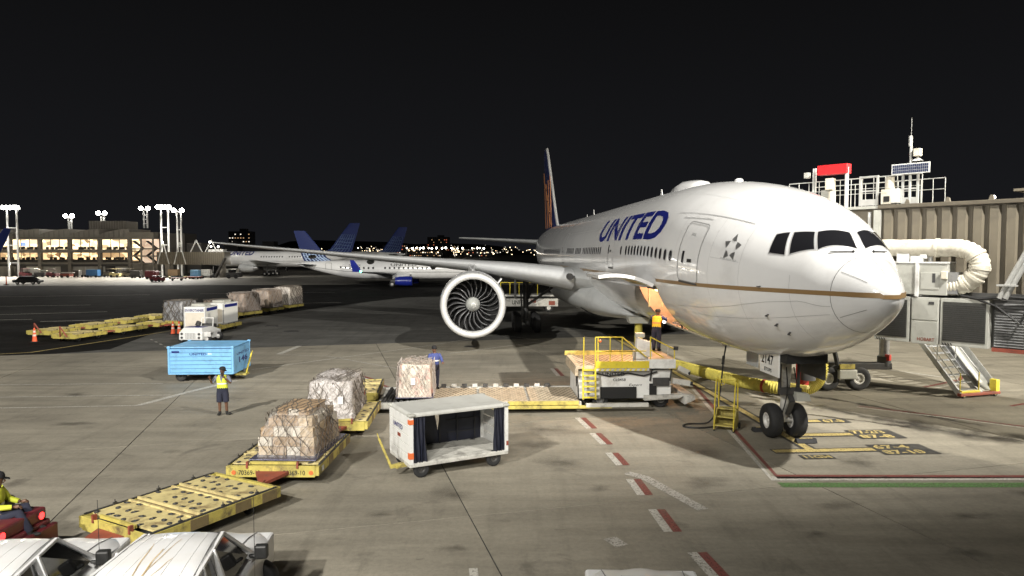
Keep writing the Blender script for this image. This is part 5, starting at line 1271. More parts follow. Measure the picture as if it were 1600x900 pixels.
# ================================================================== passenger jet bridge
jbr = thing('jet_bridge', 'tan corrugated jet bridge with rooftop railings docked at the near jet', 'jet bridge', (13.05,25.3,0), R(-49.5))
TL = 13.5
b = MB(); b.box((TL/2,1.45,5.95),(TL,2.7,2.9)); tun = b.build('tunnel', M['tan_dark'], jbr)
pw = .46
for k in range(int(TL/pw)):
    b = MB(); x0 = .10+k*pw
    b.prism([(0,.10),(.05,0),(.29,0),(.34,.10)], 4.52, 7.34, 'z'); b.build('wall_panel', M['tan'], tun, loc=(x0,-.01,0))
b = MB(); b.box((TL/2,1.42,7.46),(TL+.1,3.0,.14)); b.build('roof', M['tan_dark'], tun, bevel=.02)
b = MB(); b.box((TL/2,-.06,4.47),(TL,.14,.16)); b.build('bottom_rail', M['dark_metal'], tun)
for k in range(9):
    b = MB(); b.prism([(-.08,0),(.08,0),(.05,.14),(-.02,.17)], 0, .12, 'y'); b.build('roof_bracket', M['tan'], tun, loc=(.9+k*1.25,-.05,7.52))
b = MB(); b.ball((3.4,.2,7.62),.06); b.build('roof_lamp', M['lamp_soft'], tun)
b = MB(); b.box((4.4,1.2,7.85),(1.2,1.0,.08)); b.box((4.1,1.2,7.7),(.08,.8,.3)); b.box((4.8,1.2,7.7),(.08,.8,.3)); b.build('roof_hood', M['tan'], tun)
# cab at the aircraft end
b = MB(); b.box((-1.5,1.7,5.85),(3.0,2.9,3.1)); cabo = b.build('cab', M['tan'], jbr, bevel=.05)
b = MB(); b.box((-.06,-.04,5.95),(.22,.12,2.8)); b.build('cab_post', M['grey'], jbr)
b = MB(); b.cyl((-.4,.12,4.5),(-.4,.12,7.3),.06,n=10); b.build('cab_pipe', M['white'], jbr, smooth=True)
b = MB(); b.box((-1.4,1.6,7.46),(3.6,3.2,.10)); b.build('roof_platform', M['grey'], jbr)
# rooftop cages and railings
rails = MB()
def gal(pts, r=.02, name='roof_railing', m='galv'):
    b = MB()
    for a, c in zip(pts, pts[1:]): b.cyl(a, c, r, n=8)
    return b.build(name, M[m], jbr, smooth=True)
for y in (.15, 2.3):
    gal([(-3.5,y,8.52),(1.3,y,8.55)]); gal([(-3.5,y,8.15),(1.3,y,8.15)], .014)
    for k in range(13): gal([(-3.5+.4*k,y,7.5),(-3.5+.4*k,y,8.53)], .015)
for x0, x1 in ((-.72,-.12),(.72,1.2)):
    b = MB()
    for x in (x0, x1):
        b.box((x,.05,8.06),(.07,.07,1.06))
    for z in (8.56, 8.05): b.box(((x0+x1)/2,.05,z),(x1-x0,.06,.05))
    b.box(((x0+x1)/2,.05,7.64),(x1-x0,.05,.22)); b.build('ladder_cage', M['galv'], jbr)
gal([(-1.22,.05,7.45),(-1.22,.05,8.98)], .07, 'sign_post', 'white_clean')
b = MB(); b.box((-1.72,.1,8.93),(1.12,.36,.36)); b.build('red_box', M['red_box'], jbr, bevel=.015)
gal([(-2.55,.2,7.5),(-2.55,.2,9.05)], .045, 'lamp_post'); gal([(-2.47,.2,7.5),(-2.47,.2,9.05)], .035, 'lamp_post')
b = MB(); b.box((-2.78,.15,8.80),(.2,.2,.22)); b.build('flood_head', M['grey'], jbr, bevel=.03)
b = MB(); b.cyl((-1.80,.15,7.55),(-1.80,.15,8.15),.13,n=12); b.box((-1.85,.1,8.40),(.3,.26,.44)); b.build('camera_housing', M['duct'], jbr, bevel=.03)
b = MB(); b.box((-2.05,.3,7.95),(.35,.3,.5)); b.build('junction_box', M['grey'], jbr)
b = MB(); b.box((.22,.1,7.80),(.34,.4,.52)); jb1 = b.build('equipment_box', M['duct'], jbr, bevel=.02)
b = MB(); b.box((.25,-.105,7.72),(.2,.02,.2)); b.build('box_screen', M['void'], jb1)
b = MB(); b.box((.52,.1,7.82),(.26,.4,.5)); b.build('equipment_box', M['white'], jbr, bevel=.02)
b = MB(); b.cyl((.28,.1,8.08),(.28,.1,8.5),.16,.13,12); b.build('beacon', M['duct'], jbr, smooth=True)
mast = MB(); mast.cyl((.95,.05,7.5),(.95,.05,9.75),.045,n=10); mast.cyl((.95,.05,9.75),(.95,.05,10.45),.008,n=6); mast.cyl((.93,.05,9.5),(.93,.05,9.85),.06,n=10); mast.build('aerial_mast', M['galv'], jbr, smooth=True)
b = MB(); b.box((1.0,-.08,8.72),(1.22,.05,.36)); so = b.build('solar_panel', M['white_clean'], jbr, bevel=.008)
for i in range(18):
    for j in range(3):
        b = MB(); b.box((.455+i*.064,-.107,8.62+j*.10),(.056,.004,.09)); b.build('solar_cell', M['solar'], so)
b = MB(); b.box((1.17,.05,9.26),(.22,.22,.26)); b.build('radio_box', M['duct'], jbr, bevel=.02)
b = MB(); b.loft([[(1.02,-.04,8.98),(1.32,-.04,8.98),(1.32,.16,8.98),(1.02,.16,8.98)],[(1.16,.05,9.10),(1.18,.05,9.10),(1.18,.07,9.10),(1.16,.07,9.10)]]); b.build('horn', M['white_clean'], jbr)
# cooled-air unit with its white trunk
b = MB(); b.box((1.40,-.55,4.97),(2.2,.75,1.02)); pca = b.build('air_unit', M['grey'], jbr, bevel=.015)
b = MB(); b.box((1.40,-.55,5.52),(2.24,.8,.05)); b.build('unit_lid', M['white'], pca)
for x, w_ in ((.62,.5),(2.0,.55)):
    b = MB(); b.box((x,-.932,4.92),(w_,.02,.55)); b.build('unit_door', M['grey'], pca, bevel=.006)
b = MB(); b.box((2.12,-.945,5.02),(.09,.01,.3)); b.build('gauge_plate', M['dark_metal'], pca)
b = MB(); b.box((1.62,-.95,4.95),(.10,.06,1.1)); b.cyl((1.62,-.9,5.56),(1.62,-.6,5.56),.08); b.build('strap', M['white'], pca)
b = MB(); b.box((2.62,-.62,4.86),(.34,.5,.72)); b.build('fan_box', M['steel'], pca, bevel=.02)
b = MB(); b.box((2.44,-.98,5.12),(.18,.12,.26)); b.build('switch_box', M['duct'], pca, bevel=.02)
for x, z, s in ((1.12,5.68,.30),(1.55,5.60,.30),(1.75,5.72,.16)):
    b = MB(); b.box((x,-.7,z),(s*1.3,.3,s*.9)); b.build('control_box', M['white_clean'], pca, bevel=.01)
tr = curve_pts([(-.4,-.62,6.05),(.3,-.62,6.02),(1.2,-.62,6.0),(2.1,-.62,6.0),(2.75,-.62,5.98),(3.15,-.62,5.80),(3.32,-.62,5.45),(3.18,-.62,5.08),(2.85,-.62,4.82),(2.5,-.62,4.74)], 10)
b = MB(); b.tube(tr, .30, 18, rad=[.285+(.018*math.sin(i*2.1) if i > 38 else .006*math.sin(i)) for i in range(len(tr))]); b.build('air_trunk', M['duct'], jbr, smooth=True, ang=70)
for i in (8, 30, 52, 62, 70, 78):
    b = MB(); a, c = tr[i], tr[i+1]; d = (c-a).normalized()*.045; b.cyl(a-d, a+d, .315, n=18); b.build('trunk_band', M['duct'], jbr, smooth=True)
for x in (.25, 1.85):
    b = MB(); b.cyl((x,-.5,5.5),(x,-.5,5.78),.07,n=10); b.build('trunk_stand', M['white'], jbr)
# slung cabinets underneath
def cabinet(x0, x1, kind):
    b = MB(); b.box(((x0+x1)/2,-.5,3.62),(x1-x0,.9,1.52)); o = b.build('cabinet', M['grey'], jbr, bevel=.012)
    if kind == 'grille':
        n_ = 18
        b = MB(); b.box(((x0+x1)/2,-.955,3.64),(x1-x0-.16,.02,1.26)); b.build('grille', M['grille'], o)
        for k in range(n_):
            b = MB(); b.box(((x0+x1)/2,-.97,3.08+k*1.16/n_),(x1-x0-.2,.012,.02)); b.build('grille_bar', M['dark_metal'], o)
    else:
        for z, h in ((3.98,.68),(3.22,.74)):
            b = MB(); b.box(((x0+x1)/2,-.955,z),(x1-x0-.06,.02,h)); b.build('cabinet_door', M['grey'], o, bevel=.006)
        b = MB(); b.box((x1-.22,-.972,4.2),(.16,.012,.09)); b.build('name_plate', M['dark_metal'], o)
        lettering('cabinet_lettering', 'HOBART', .11, (x0+.22,-.966,2.95), (1,0,0), (0,0,1), M['red_rust'], o, width=.52, bold=.02)
    for k in range(4):
        b = MB(); xx = x0+.10+k*.08; b.add([(xx,-.957,2.87),(xx+.04,-.957,2.87),(xx+.0,-.957,2.95),(xx-.04,-.957,2.95)], [(0,1,2,3)]); b.build('hazard_mark', M['black'], o)
cabinet(.30,1.42,'grille'); cabinet(1.46,2.30,'door'); cabinet(2.34,3.70,'grille')
b = MB(); b.box((5.2,-.3,3.62),(2.9,.8,1.5)); lv = b.build('louvre_unit', M['dark_metal'], jbr)
for k in range(16):
    b = MB(); b.hexa([(3.8,-.72,2.95+k*.085),(6.6,-.72,2.95+k*.085),(6.6,-.70,2.99+k*.085),(3.8,-.70,2.99+k*.085)], [(3.8,-.76,2.945+k*.085),(6.6,-.76,2.945+k*.085),(6.6,-.71,3.01+k*.085),(3.8,-.71,3.01+k*.085)]); b.build('louvre', M['steel'], lv)
b = MB(); b.box((5.2,-.74,2.84),(2.9,.08,.12)); b.build('bottom_rail', M['red_rust'], lv)
b = MB(); b.tube([(2.9,-.9,4.48),(3.4,-.95,4.40),(4.2,-.9,4.5),(5.6,-.7,4.42)], .05, 8); b.tube([(3.2,-.92,4.45),(3.9,-1.0,4.2),(4.5,-.9,3.7),(4.8,-.85,4.4)], .035, 8); b.build('cable_run', M['black'], jbr)
for dx in (0, .16):
    b = MB(); b.cyl((3.95+dx,-.95,4.45),(4.75+dx,-.95,6.2),.075,n=10); b.build('stay_pipe', M['galv'], jbr, smooth=True)
b = MB(); b.box((4.15,-.95,4.85),(.5,.25,.05)); b.build('pipe_clamp', M['galv'], jbr)
# lifting columns and wheel bogie
for (x, y, mm) in ((-1.78,5.15,'steel'),(-2.2,-.6,'dark_metal')):
    b = MB(); b.cyl((x,y,1.1),(x,y,4.6),.20,n=16); col = b.build('lift_column', M[mm], jbr, smooth=True)
    b = MB(); b.cyl((x,y,1.05),(x,y,1.45),.27,n=16); b.build('column_boot', M['dark_metal'], col, smooth=True)
    b = MB(); b.box((x+.2,y-.1,1.42),(.2,.2,.26)); b.build('red_lamp', M['red'], col, bevel=.03)
b = MB(); b.bar((-1.78,2.3,4.5),(-1.78,5.4,4.5),.35); b.bar((-2.2,-.8,4.5),(-2.2,2.0,4.5),.35); b.build('cross_beam', M['dark_metal'], jbr)
b = MB(); b.bar((-1.6,5.3,1.05),(-3.4,3.2,1.05),.42,.28); bg_ = b.build('bogie_beam', M['dark_metal'], jbr, bevel=.03)
b = MB(); b.bar((-2.60,4.02,1.05),(-3.0,3.55,1.05),.47,.2); b.build('hazard_plate', M['yellow'], bg_)
b = MB(); b.box((-2.45,-.55,1.25),(.34,.45,.9)); b.build('drive_box', M['red'], jbr, bevel=.05)
b = MB(); b.box((-2.45,-.8,.80),(.75,.2,.14)); b.build('drive_rail', M['yellow'], jbr, bevel=.03)
b = MB(); b.bar((-2.9,2.4,2.9),(-2.9,3.3,1.15),.14); b.build('bogie_strut', M['black'], jbr)
wob = MB(); o = small_wheel(jbr, (-2.45,4.2,.53), .53, .36, 'y', M['hub'], 'bogie_wheel'); o.rotation_euler = (0,0,R(52))
o = small_wheel(jbr, (-3.3,3.2,.53), .53, .36, 'y', M['hub'], 'bogie_wheel'); o.rotation_euler = (0,0,R(52))
b = MB(); b.box((-2.75,3.75,.72),(.8,.45,.4),R(52)); b.build('axle_box', M['grey'], jbr, bevel=.05)
for k in range(4):
    b = MB(); T = Matrix.Translation((-3.7+.12*k,2.2,1.35)) @ Matrix.Rotation(R(25*k-20), 4, 'Z')
    b.tube([T @ Vector((0,.30*math.cos(q*math.pi/8),.36*math.sin(q*math.pi/8))) for q in range(17)], .05, 6); b.build('cable_coil', M['white' if k % 2 else 'cart_blue'], jbr, smooth=True)
# service stairs with a bag slide beside them
stw = thing('service_stairs', 'aluminium service stairs with grey bag slide beside them under the jet bridge', 'stairs', (18.0,28.3,0), R(17))
RUN, RISE = 4.4, 4.5
for x in (.0, .98, 1.08, 1.95):
    b = MB(); b.bar((x,0,.12),(x,RUN,RISE),.07,.22); b.build('stringer', M['ally'], stw)
for k in range(17):
    f = (k+.5)/17; b = MB(); b.box((.49,RUN*f,.16+RISE*f),(.9,.24,.035)); b.build('tread', M['ally'], stw)
b = MB(); b.add([(1.12,.1,.22),(1.9,.1,.22),(1.9,RUN,RISE+.08),(1.12,RUN,RISE+.08)], [(0,1,2,3)]); b.build('slide_bed', M['grey'], stw)
for x in (1.10, 1.93):
    b = MB(); b.add([(x,.05,.15),(x,RUN,RISE),(x,RUN,RISE+.42),(x,.05,.55)], [(0,1,2,3)]); o = b.build('slide_side', M['steel'], stw); o.modifiers.new('solid', 'SOLIDIFY').thickness = .03
for x in (.0, .98):
    b = MB(); b.cyl((x,.0,1.0),(x,RUN,RISE+.9),.028,n=8); b.cyl((x,.0,.56),(x,RUN,RISE+.45),.022,n=8); b.build('handrail', M['galv'], stw, smooth=True)
    for k in range(5):
        f = k/4; b = MB(); b.cyl((x,RUN*f,.1+RISE*f),(x,RUN*f,1.0+RISE*f*.98),.022,n=8); b.build('rail_post', M['yellow_rail'] if k < 1 else M['galv'], stw)
b = MB(); b.box((.95,-.05,.14),(2.1,.18,.12)); b.build('base_frame', M['red_rust'], stw, bevel=.02)
b = MB(); b.box((.5,-.02,.24),(1.0,.10,.10)); b.box((1.85,.02,.42),(.2,.3,.5)); b.build('yellow_end', M['yellow_rail'], stw, bevel=.02)
for x in (.1, 1.75): small_wheel(stw, (x, -.1, .1), .10, .08, hubm=M['yellow'])
b = MB(); b.tube(curve_pts([(1.0,2.9,3.9),(.9,2.5,3.3),(1.1,2.2,2.6),(1.5,2.3,2.9),(1.5,2.7,3.6)], 8), .045, 8); b.build('hung_cable', M['black'], stw, smooth=True)
# ================================================================== people
def skin_body(J, E, RAD):
    """grow one continuous body from a joint graph"""
    names = [k for k in J if k in RAD]; me = bpy.data.meshes.new('body'); me.from_pydata([J[k] for k in names], [(names.index(a), names.index(c)) for a, c in E], [])
    o = bpy.data.objects.new('body', me); C.objects.link(o)
    o.modifiers.new('skin', 'SKIN'); 
    for i, k in enumerate(names):
        sv_ = me.skin_vertices[0].data[i]; r = RAD[k]; sv_.radius = r if isinstance(r, tuple) else (r, r); sv_.use_root = (k == 'pelvis')
    sb_ = o.modifiers.new('sub', 'SUBSURF'); sb_.levels = 2; sb_.render_levels = 2
    dg = bpy.context.evaluated_depsgraph_get(); m2 = bpy.data.meshes.new_from_object(o.evaluated_get(dg))
    vs = [tuple(v.co) for v in m2.vertices]; fs = [tuple(p.vertices) for p in m2.polygons]
    bpy.data.objects.remove(o); bpy.data.meshes.remove(me); bpy.data.meshes.remove(m2)
    return vs, fs
def hand(b, wrist, d, n, curl=0.5, s=1.0, thumb=1):
    """palm and five bent fingers; d = pointing direction, n = palm normal"""
    d = Vector(d).normalized(); n = Vector(n).normalized(); n = (n-d*n.dot(d)).normalized(); sd = d.cross(n)*thumb; w = Vector(wrist)
    b.tube([w, w+d*.045*s, w+d*.09*s], .03, 8, rad=[.024*s,.034*s,.032*s])
    for i, (o, L) in enumerate(((-.030,.062),(-.010,.074),(.010,.080),(.030,.070))):
        p0 = w+d*.085*s+sd*(-o)*s; d1 = (d*math.cos(curl*.6)+n*math.sin(curl*.6)); d2 = (d*math.cos(curl*1.6)+n*math.sin(curl*1.6))
        b.tube([p0, p0+d1*L*.5*s, p0+(d1*.5+d2*.5)*L*s], .009, 6, rad=[.010*s,.009*s,.007*s])
    p0 = w+d*.03*s+sd*.028*s; b.tube([p0, p0+(sd*.8+d*.6)*.035*s, p0+(sd*.8+d*.6)*.035*s+(d*.9+n*.3)*.035*s], .01, 6, rad=[.012*s,.011*s,.008*s])
def ring(c, rx, ry, n=16, rot=0.0, pw=0.85):
    out = []
    for k in range(n):
        a = 2*math.pi*k/n; x = rx*math.copysign(abs(math.cos(a))**pw, math.cos(a)); y = ry*math.copysign(abs(math.sin(a))**pw, math.sin(a))
        out.append((c[0]+x*math.cos(rot)-y*math.sin(rot), c[1]+x*math.sin(rot)+y*math.cos(rot), c[2]))
    return out
def person(label, loc, rz, J, skin='skin', vest='vest', shirt='shirt', legs='navycloth', short=False, cap=True, look=(0,-1,0), hands=None, scale=1.0, group=None, tape='silver'):
    t = thing('person', label, 'person', loc, rz, group); t.scale = (scale,)*3
    RAD = dict(pelvis=(.15,.11),waist=(.145,.10),chest=(.165,.11),neck=.055,head0=.075,head1=.095,head2=.082,shL=.068,shR=.068,elL=.045,elR=.045,wrL=.030,wrR=.030,hiL=.095,hiR=.095,knL=.065,knR=.065,anL=.045,anR=.045)
    E = [('pelvis','waist'),('waist','chest'),('chest','neck'),('neck','head0'),('head0','head1'),('head1','head2'),('chest','shL'),('chest','shR'),('shL','elL'),('elL','wrL'),('shR','elR'),('elR','wrR'),('pelvis','hiL'),('pelvis','hiR'),('hiL','knL'),('hiR','knR'),('knL','anL'),('knR','anR')]
    hd = Vector(look).normalized(); h0 = Vector(J['neck'])+Vector((0,0,.075))+hd*.02
    J = dict(J); J['head0'] = tuple(h0); J['head1'] = tuple(h0+Vector((0,0,.075))+hd*.005); J['head2'] = tuple(h0+Vector((0,0,.145)))
    vs, fs = skin_body(J, E, RAD); b = MB(); b.add(vs, fs)
    hc = Vector(J['head1']); sd = hd.cross(Vector((0,0,1))).normalized()
    b.ball(tuple(hc+hd*.105+Vector((0,0,-.02))), .018, 8, 6, (1,1,1.5))                     # nose
    for q in (-1, 1): b.ball(tuple(hc+sd*.092*q+Vector((0,0,-.01))), .022, 8, 6, (.6,.8,1.3))   # ears
    b.ball(tuple(hc+hd*.078+Vector((0,0,-.062))), .022, 8, 5, (1.1,1.1,.45))                # mouth
    for q, (w_, d_, n_, cu) in (hands or {}).items(): hand(b, J[w_], d_, n_, cu, 1.0, 1 if q == 'L' else -1)
    b.build('body', M[skin], t, smooth=True, ang=80)
    e = MB()
    for q in (-1, 1): e.ball(tuple(hc+hd*.088+sd*.034*q+Vector((0,0,.012))), .011, 6, 5)
    e.build('eyes', M['void'], t)
    pe, wa, ch, ne = (Vector(J[k]) for k in ('pelvis','waist','chest','neck'))
    sh = (Vector(J['shL'])-Vector(J['shR'])); rot = math.atan2(sh.y, sh.x); sm = (Vector(J['shL'])+Vector(J['shR']))/2
    b = MB(); up = (ne-wa).normalized()
    st = [(wa-Vector((0,0,.10)),.185,.135),(wa,.18,.135),((wa+ch)/2,.185,.14),(ch,.20,.145),(sm-up*.02,.205,.125),(sm+up*.05,.13,.095),(ne-up*.02,.085,.075)]
    b.loft([ring(tuple(c), rx, ry, 18, rot) for c, rx, ry in st]); vo = b.build('vest', M[vest], t, smooth=True, ang=70)
    b = MB(); b.loft([ring(tuple(wa+(ch-wa)*.25), .19, .145, 18, rot), ring(tuple(wa+(ch-wa)*.25+Vector((0,0,.05))), .191, .146, 18, rot)], cap=False); b.build('tape', M[tape], vo, smooth=True)
    fw = Vector((math.sin(rot), -math.cos(rot), 0))
    if vest != shirt:
        b = MB(); sx = Vector((math.cos(rot), math.sin(rot), 0)); a = sm+fw*.135-up*.03
        b.add([sm+fw*.115+up*.055-sx*.07, sm+fw*.115+up*.055+sx*.07, wa+(ch-wa)*.72+fw*.152+sx*.01, wa+(ch-wa)*.72+fw*.152-sx*.01], [(0,1,2,3)]); b.build('shirt_front', M[shirt], t)
    for s_ in ('L', 'R'):
        a, e_, w_ = (Vector(J[k+s_]) for k in ('sh','el','wr')); end = a+(e_-a)*.85 if short else e_+(w_-e_)*.85
        pts = [a+(sm-a)*.15, a+(e_-a)*.45, end] if short else [a+(sm-a)*.15, a+(e_-a)*.5, e_, end]
        b = MB(); b.tube(pts, .07, 12, rad=[.082,.073,.068] if short else [.082,.072,.060,.046]); b.build('sleeve', M[shirt], t, smooth=True, ang=70)
        h_, k_, n_ = (Vector(J[k+s_]) for k in ('hi','kn','an')); end = h_+(k_-h_)*1.02 if short else n_+Vector((0,0,.02))
        pts = [pe+(h_-pe)*.7+(h_-k_).normalized()*.05, h_+(k_-h_)*.4, end] if short else [pe+(h_-pe)*.7+(h_-k_).normalized()*.05, h_+(k_-h_)*.5, k_, end]
        b = MB(); b.tube(pts, .1, 12, rad=[.125,.115,.108] if short else [.125,.108,.085,.07]); b.build('shorts' if short else 'trousers', M[legs], t, smooth=True, ang=70)
        d = Vector(J['to'+s_])-n_; d.z = 0; d.normalize(); b = MB(); cz = n_.z
        b.loft([ring(tuple(n_+Vector((0,0,-.075))), .048, .052, 10), ring(tuple(n_+Vector((0,0,.0))), .052, .055, 10), ring(tuple(n_+Vector((0,0,.05))), .05, .052, 10)])
        b.ball(tuple(n_+d*.09+Vector((0,0,-.045))), .055, 10, 6, (.9+.9*abs(d.x),.9+.9*abs(d.y),.75)); b.build('shoe', M['void'], t, smooth=True)
    b = MB(); b.loft([ring(tuple(pe+Vector((0,0,z))), rx, ry, 16, rot) for z, rx, ry in ((-.14,.12,.11),(-.05,.19,.14),(.05,.185,.138),(.12,.175,.13))]); b.build('waistband', M[legs], t, smooth=True)
    hat = MB(); hc2 = hc+Vector((0,0,.035))
    if cap:
        vs = []; hat.loft([ring(tuple(hc2+Vector((0,0,z))), r, r*1.08, 14, math.atan2(hd.y, hd.x)+R(90)) for z, r in ((0,.106),(.04,.106),(.08,.09),(.108,.05),(.115,.01))]); 
        hat.hexa([tuple(hc2+hd*.08+sd*.075-Vector((0,0,.004))), tuple(hc2+hd*.08-sd*.075-Vector((0,0,.004))), tuple(hc2+hd*.19-sd*.055-Vector((0,0,.02))), tuple(hc2+hd*.19+sd*.055-Vector((0,0,.02)))],
                 [tuple(hc2+hd*.08+sd*.075+Vector((0,0,.008))), tuple(hc2+hd*.08-sd*.075+Vector((0,0,.008))), tuple(hc2+hd*.19-sd*.055-Vector((0,0,.01))), tuple(hc2+hd*.19+sd*.055-Vector((0,0,.01)))])
        hat.build('cap', M['hair'], t, smooth=True, ang=50)
    else:
        hat.loft([ring(tuple(hc2+Vector((0,0,z))-hd*.012), r, r*1.1, 14, 0) for z, r in ((-.03,.100),(.02,.106),(.06,.098),(.095,.065),(.105,.01))]); hat.build('hair', M['hair'], t, smooth=True, ang=80)
    return t
J0 = dict(pelvis=(0,0,.93),waist=(0,0,1.08),chest=(0,0,1.28),neck=(0,0,1.47),shL=(.19,0,1.40),shR=(-.19,0,1.40),elL=(.24,.02,1.14),elR=(-.24,.02,1.14),wrL=(.24,-.08,.90),wrR=(-.24,-.08,.90),hiL=(.10,0,.88),hiR=(-.10,0,.88),knL=(.10,-.02,.49),knR=(-.10,-.02,.49),anL=(.11,.02,.09),anR=(-.11,.02,.09),toL=(.13,-.12,.04),toR=(-.13,-.12,.04))
def pose(**k): j = dict(J0); j.update(k); return j
# 1 signalling worker on the open apron
p1 = person('worker in yellow vest and dark shorts signalling in front of the blue cart', (-10.42,25.35,0), R(8), pose(elR=(-.34,-.06,1.16),wrR=(-.36,-.22,1.36),elL=(.30,-.05,1.15),wrL=(.13,-.20,1.37),anL=(.13,.04,.09),toL=(.27,0,.04),knL=(.12,-.02,.49)),
    short=True, look=(.75,-.66,-.12), hands=dict(R=('wrR',(-.1,-.2,1),(.2,-.9,.1),.9), L=('wrL',(-.35,.0,.6),(-.6,.5,0),1.1)))
b = MB(); b.box((.055,-.235,1.50),(.05,.035,.13)); b.cyl((.055,-.235,1.56),(.055,-.235,1.66),.008,n=6); b.build('radio', M['void'], p1)
# 2 loader operator with the back turned, reaching into the hold
person('worker in amber vest at the loader rails reaching into the open hold', (5.75,28.15,1.93), R(150), pose(chest=(0,-.06,1.27),neck=(0,-.15,1.43),shL=(.19,-.09,1.38),shR=(-.19,-.09,1.38),elL=(.27,-.28,1.26),wrL=(.20,-.50,1.32),elR=(-.28,-.30,1.25),wrR=(-.22,-.52,1.30)),
    vest='vest_y', shirt='shirt_blue', legs='navycloth', cap=False, look=(0,-.9,-.35), hands=dict(L=('wrL',(0,-1,.3),(0,0,-1),.8), R=('wrR',(0,-1,.3),(0,0,-1),.8)), scale=.98, tape='vest_o')
# 3 worker behind the load on the platform
person('worker in blue shirt half hidden behind the pink and white load', (-3.10,28.25,.38), R(25), pose(elL=(.27,-.12,1.16),wrL=(.22,-.32,1.10),elR=(-.27,-.1,1.16),wrR=(-.2,-.34,1.2)),
    vest='shirt_blue', shirt='shirt_blue', cap=False, look=(-.8,-.55,-.1), hands=dict(L=('wrL',(-.2,-1,0),(0,0,-1),.7), R=('wrR',(.2,-1,0),(0,0,-1),.7)))
# maroon tug and its driver at the left edge
rt = thing('baggage_tug', 'maroon tug with lit red tail lamps towing the empty dolly at left edge', 'tug', (-9.98,12.85,0), R(88))
b = MB(); b.loft([[(-.75,-1.0,.28),(.75,-1.0,.28),(.75,1.9,.28),(-.75,1.9,.28)],[(-.75,-1.0,.72),(.75,-1.0,.72),(.75,1.9,.78),(-.75,1.9,.78)]]); bo = b.build('body', M['maroon'], rt, bevel=.05)
b = MB(); b.box((0,-.72,.84),(1.36,.5,.26)); b.build('rear_deck', M['maroon'], rt, bevel=.05)
b = MB(); b.box((0,-1.06,.46),(1.55,.12,.34)); b.build('bumper', M['maroon'], rt, bevel=.03)
b = MB(); b.box((0,1.35,.95),(1.2,.9,.34)); b.build('hood', M['maroon'], rt, bevel=.08)
for sx in (-.5,.5):
    b = MB(); b.cyl((sx,-.99,.84),(sx,-.955,.84),.085,n=14); o = b.build('lamp_ring', M['maroon'], rt)
    b = MB(); b.cyl((sx,-1.0,.84),(sx,-.965,.84),.068,n=14); b.build('tail_lamp', M['brake'], rt)
b = MB(); b.box((0,-.12,.86),(1.2,.5,.14)); b.box((0,-.38,1.05),(1.2,.10,.34)); b.build('seat', M['black'], rt, bevel=.05)
b = MB(); b.cyl((-.3,.62,.95),(-.3,.42,1.15),.03); b.lathe([(0,.17),(.02,.19),(0,.21),(-.02,.19)], 18, Matrix.Translation((-.3,.42,1.15)) @ Matrix.Rotation(R(-60), 4, 'Z') @ Matrix.Rotation(R(30), 4, 'Y'), closed=True); b.build('steering_wheel', M['black'], rt, smooth=True)
for sx in (-.72,.72):
    for y in (-.55, 1.3): small_wheel(rt, (sx, y, .30), .30, .22, hubm=M['white'])
b = MB(); b.bar((0,-1.1,.35),(0,-1.35,.33),.14,.1); b.build('tow_hook', M['red_rust'], rt)
person('driver in yellow vest and dark trousers sitting on the maroon tug', (-9.58,12.95,0), R(105), pose(pelvis=(0,0,.98),waist=(0,.02,1.12),chest=(0,.0,1.32),neck=(0,-.03,1.51),shL=(.19,0,1.44),shR=(-.19,0,1.44),hiL=(.11,-.02,.95),hiR=(-.11,-.02,.95),knL=(.17,-.42,1.06),knR=(-.15,-.42,1.04),anL=(.17,-.58,.68),anR=(-.15,-.60,.66),toL=(.17,-.74,.62),toR=(-.15,-.76,.60),elL=(.27,-.12,1.20),wrL=(.21,-.34,1.14),elR=(-.27,-.12,1.2),wrR=(-.16,-.36,1.16)),
    vest='vest', shirt='vest', legs='navycloth', cap=True, look=(.4,-.9,-.2), hands=dict(L=('wrL',(0,-1,.1),(0,0,-1),.9), R=('wrR',(0,-1,.1),(0,0,-1),.9)))

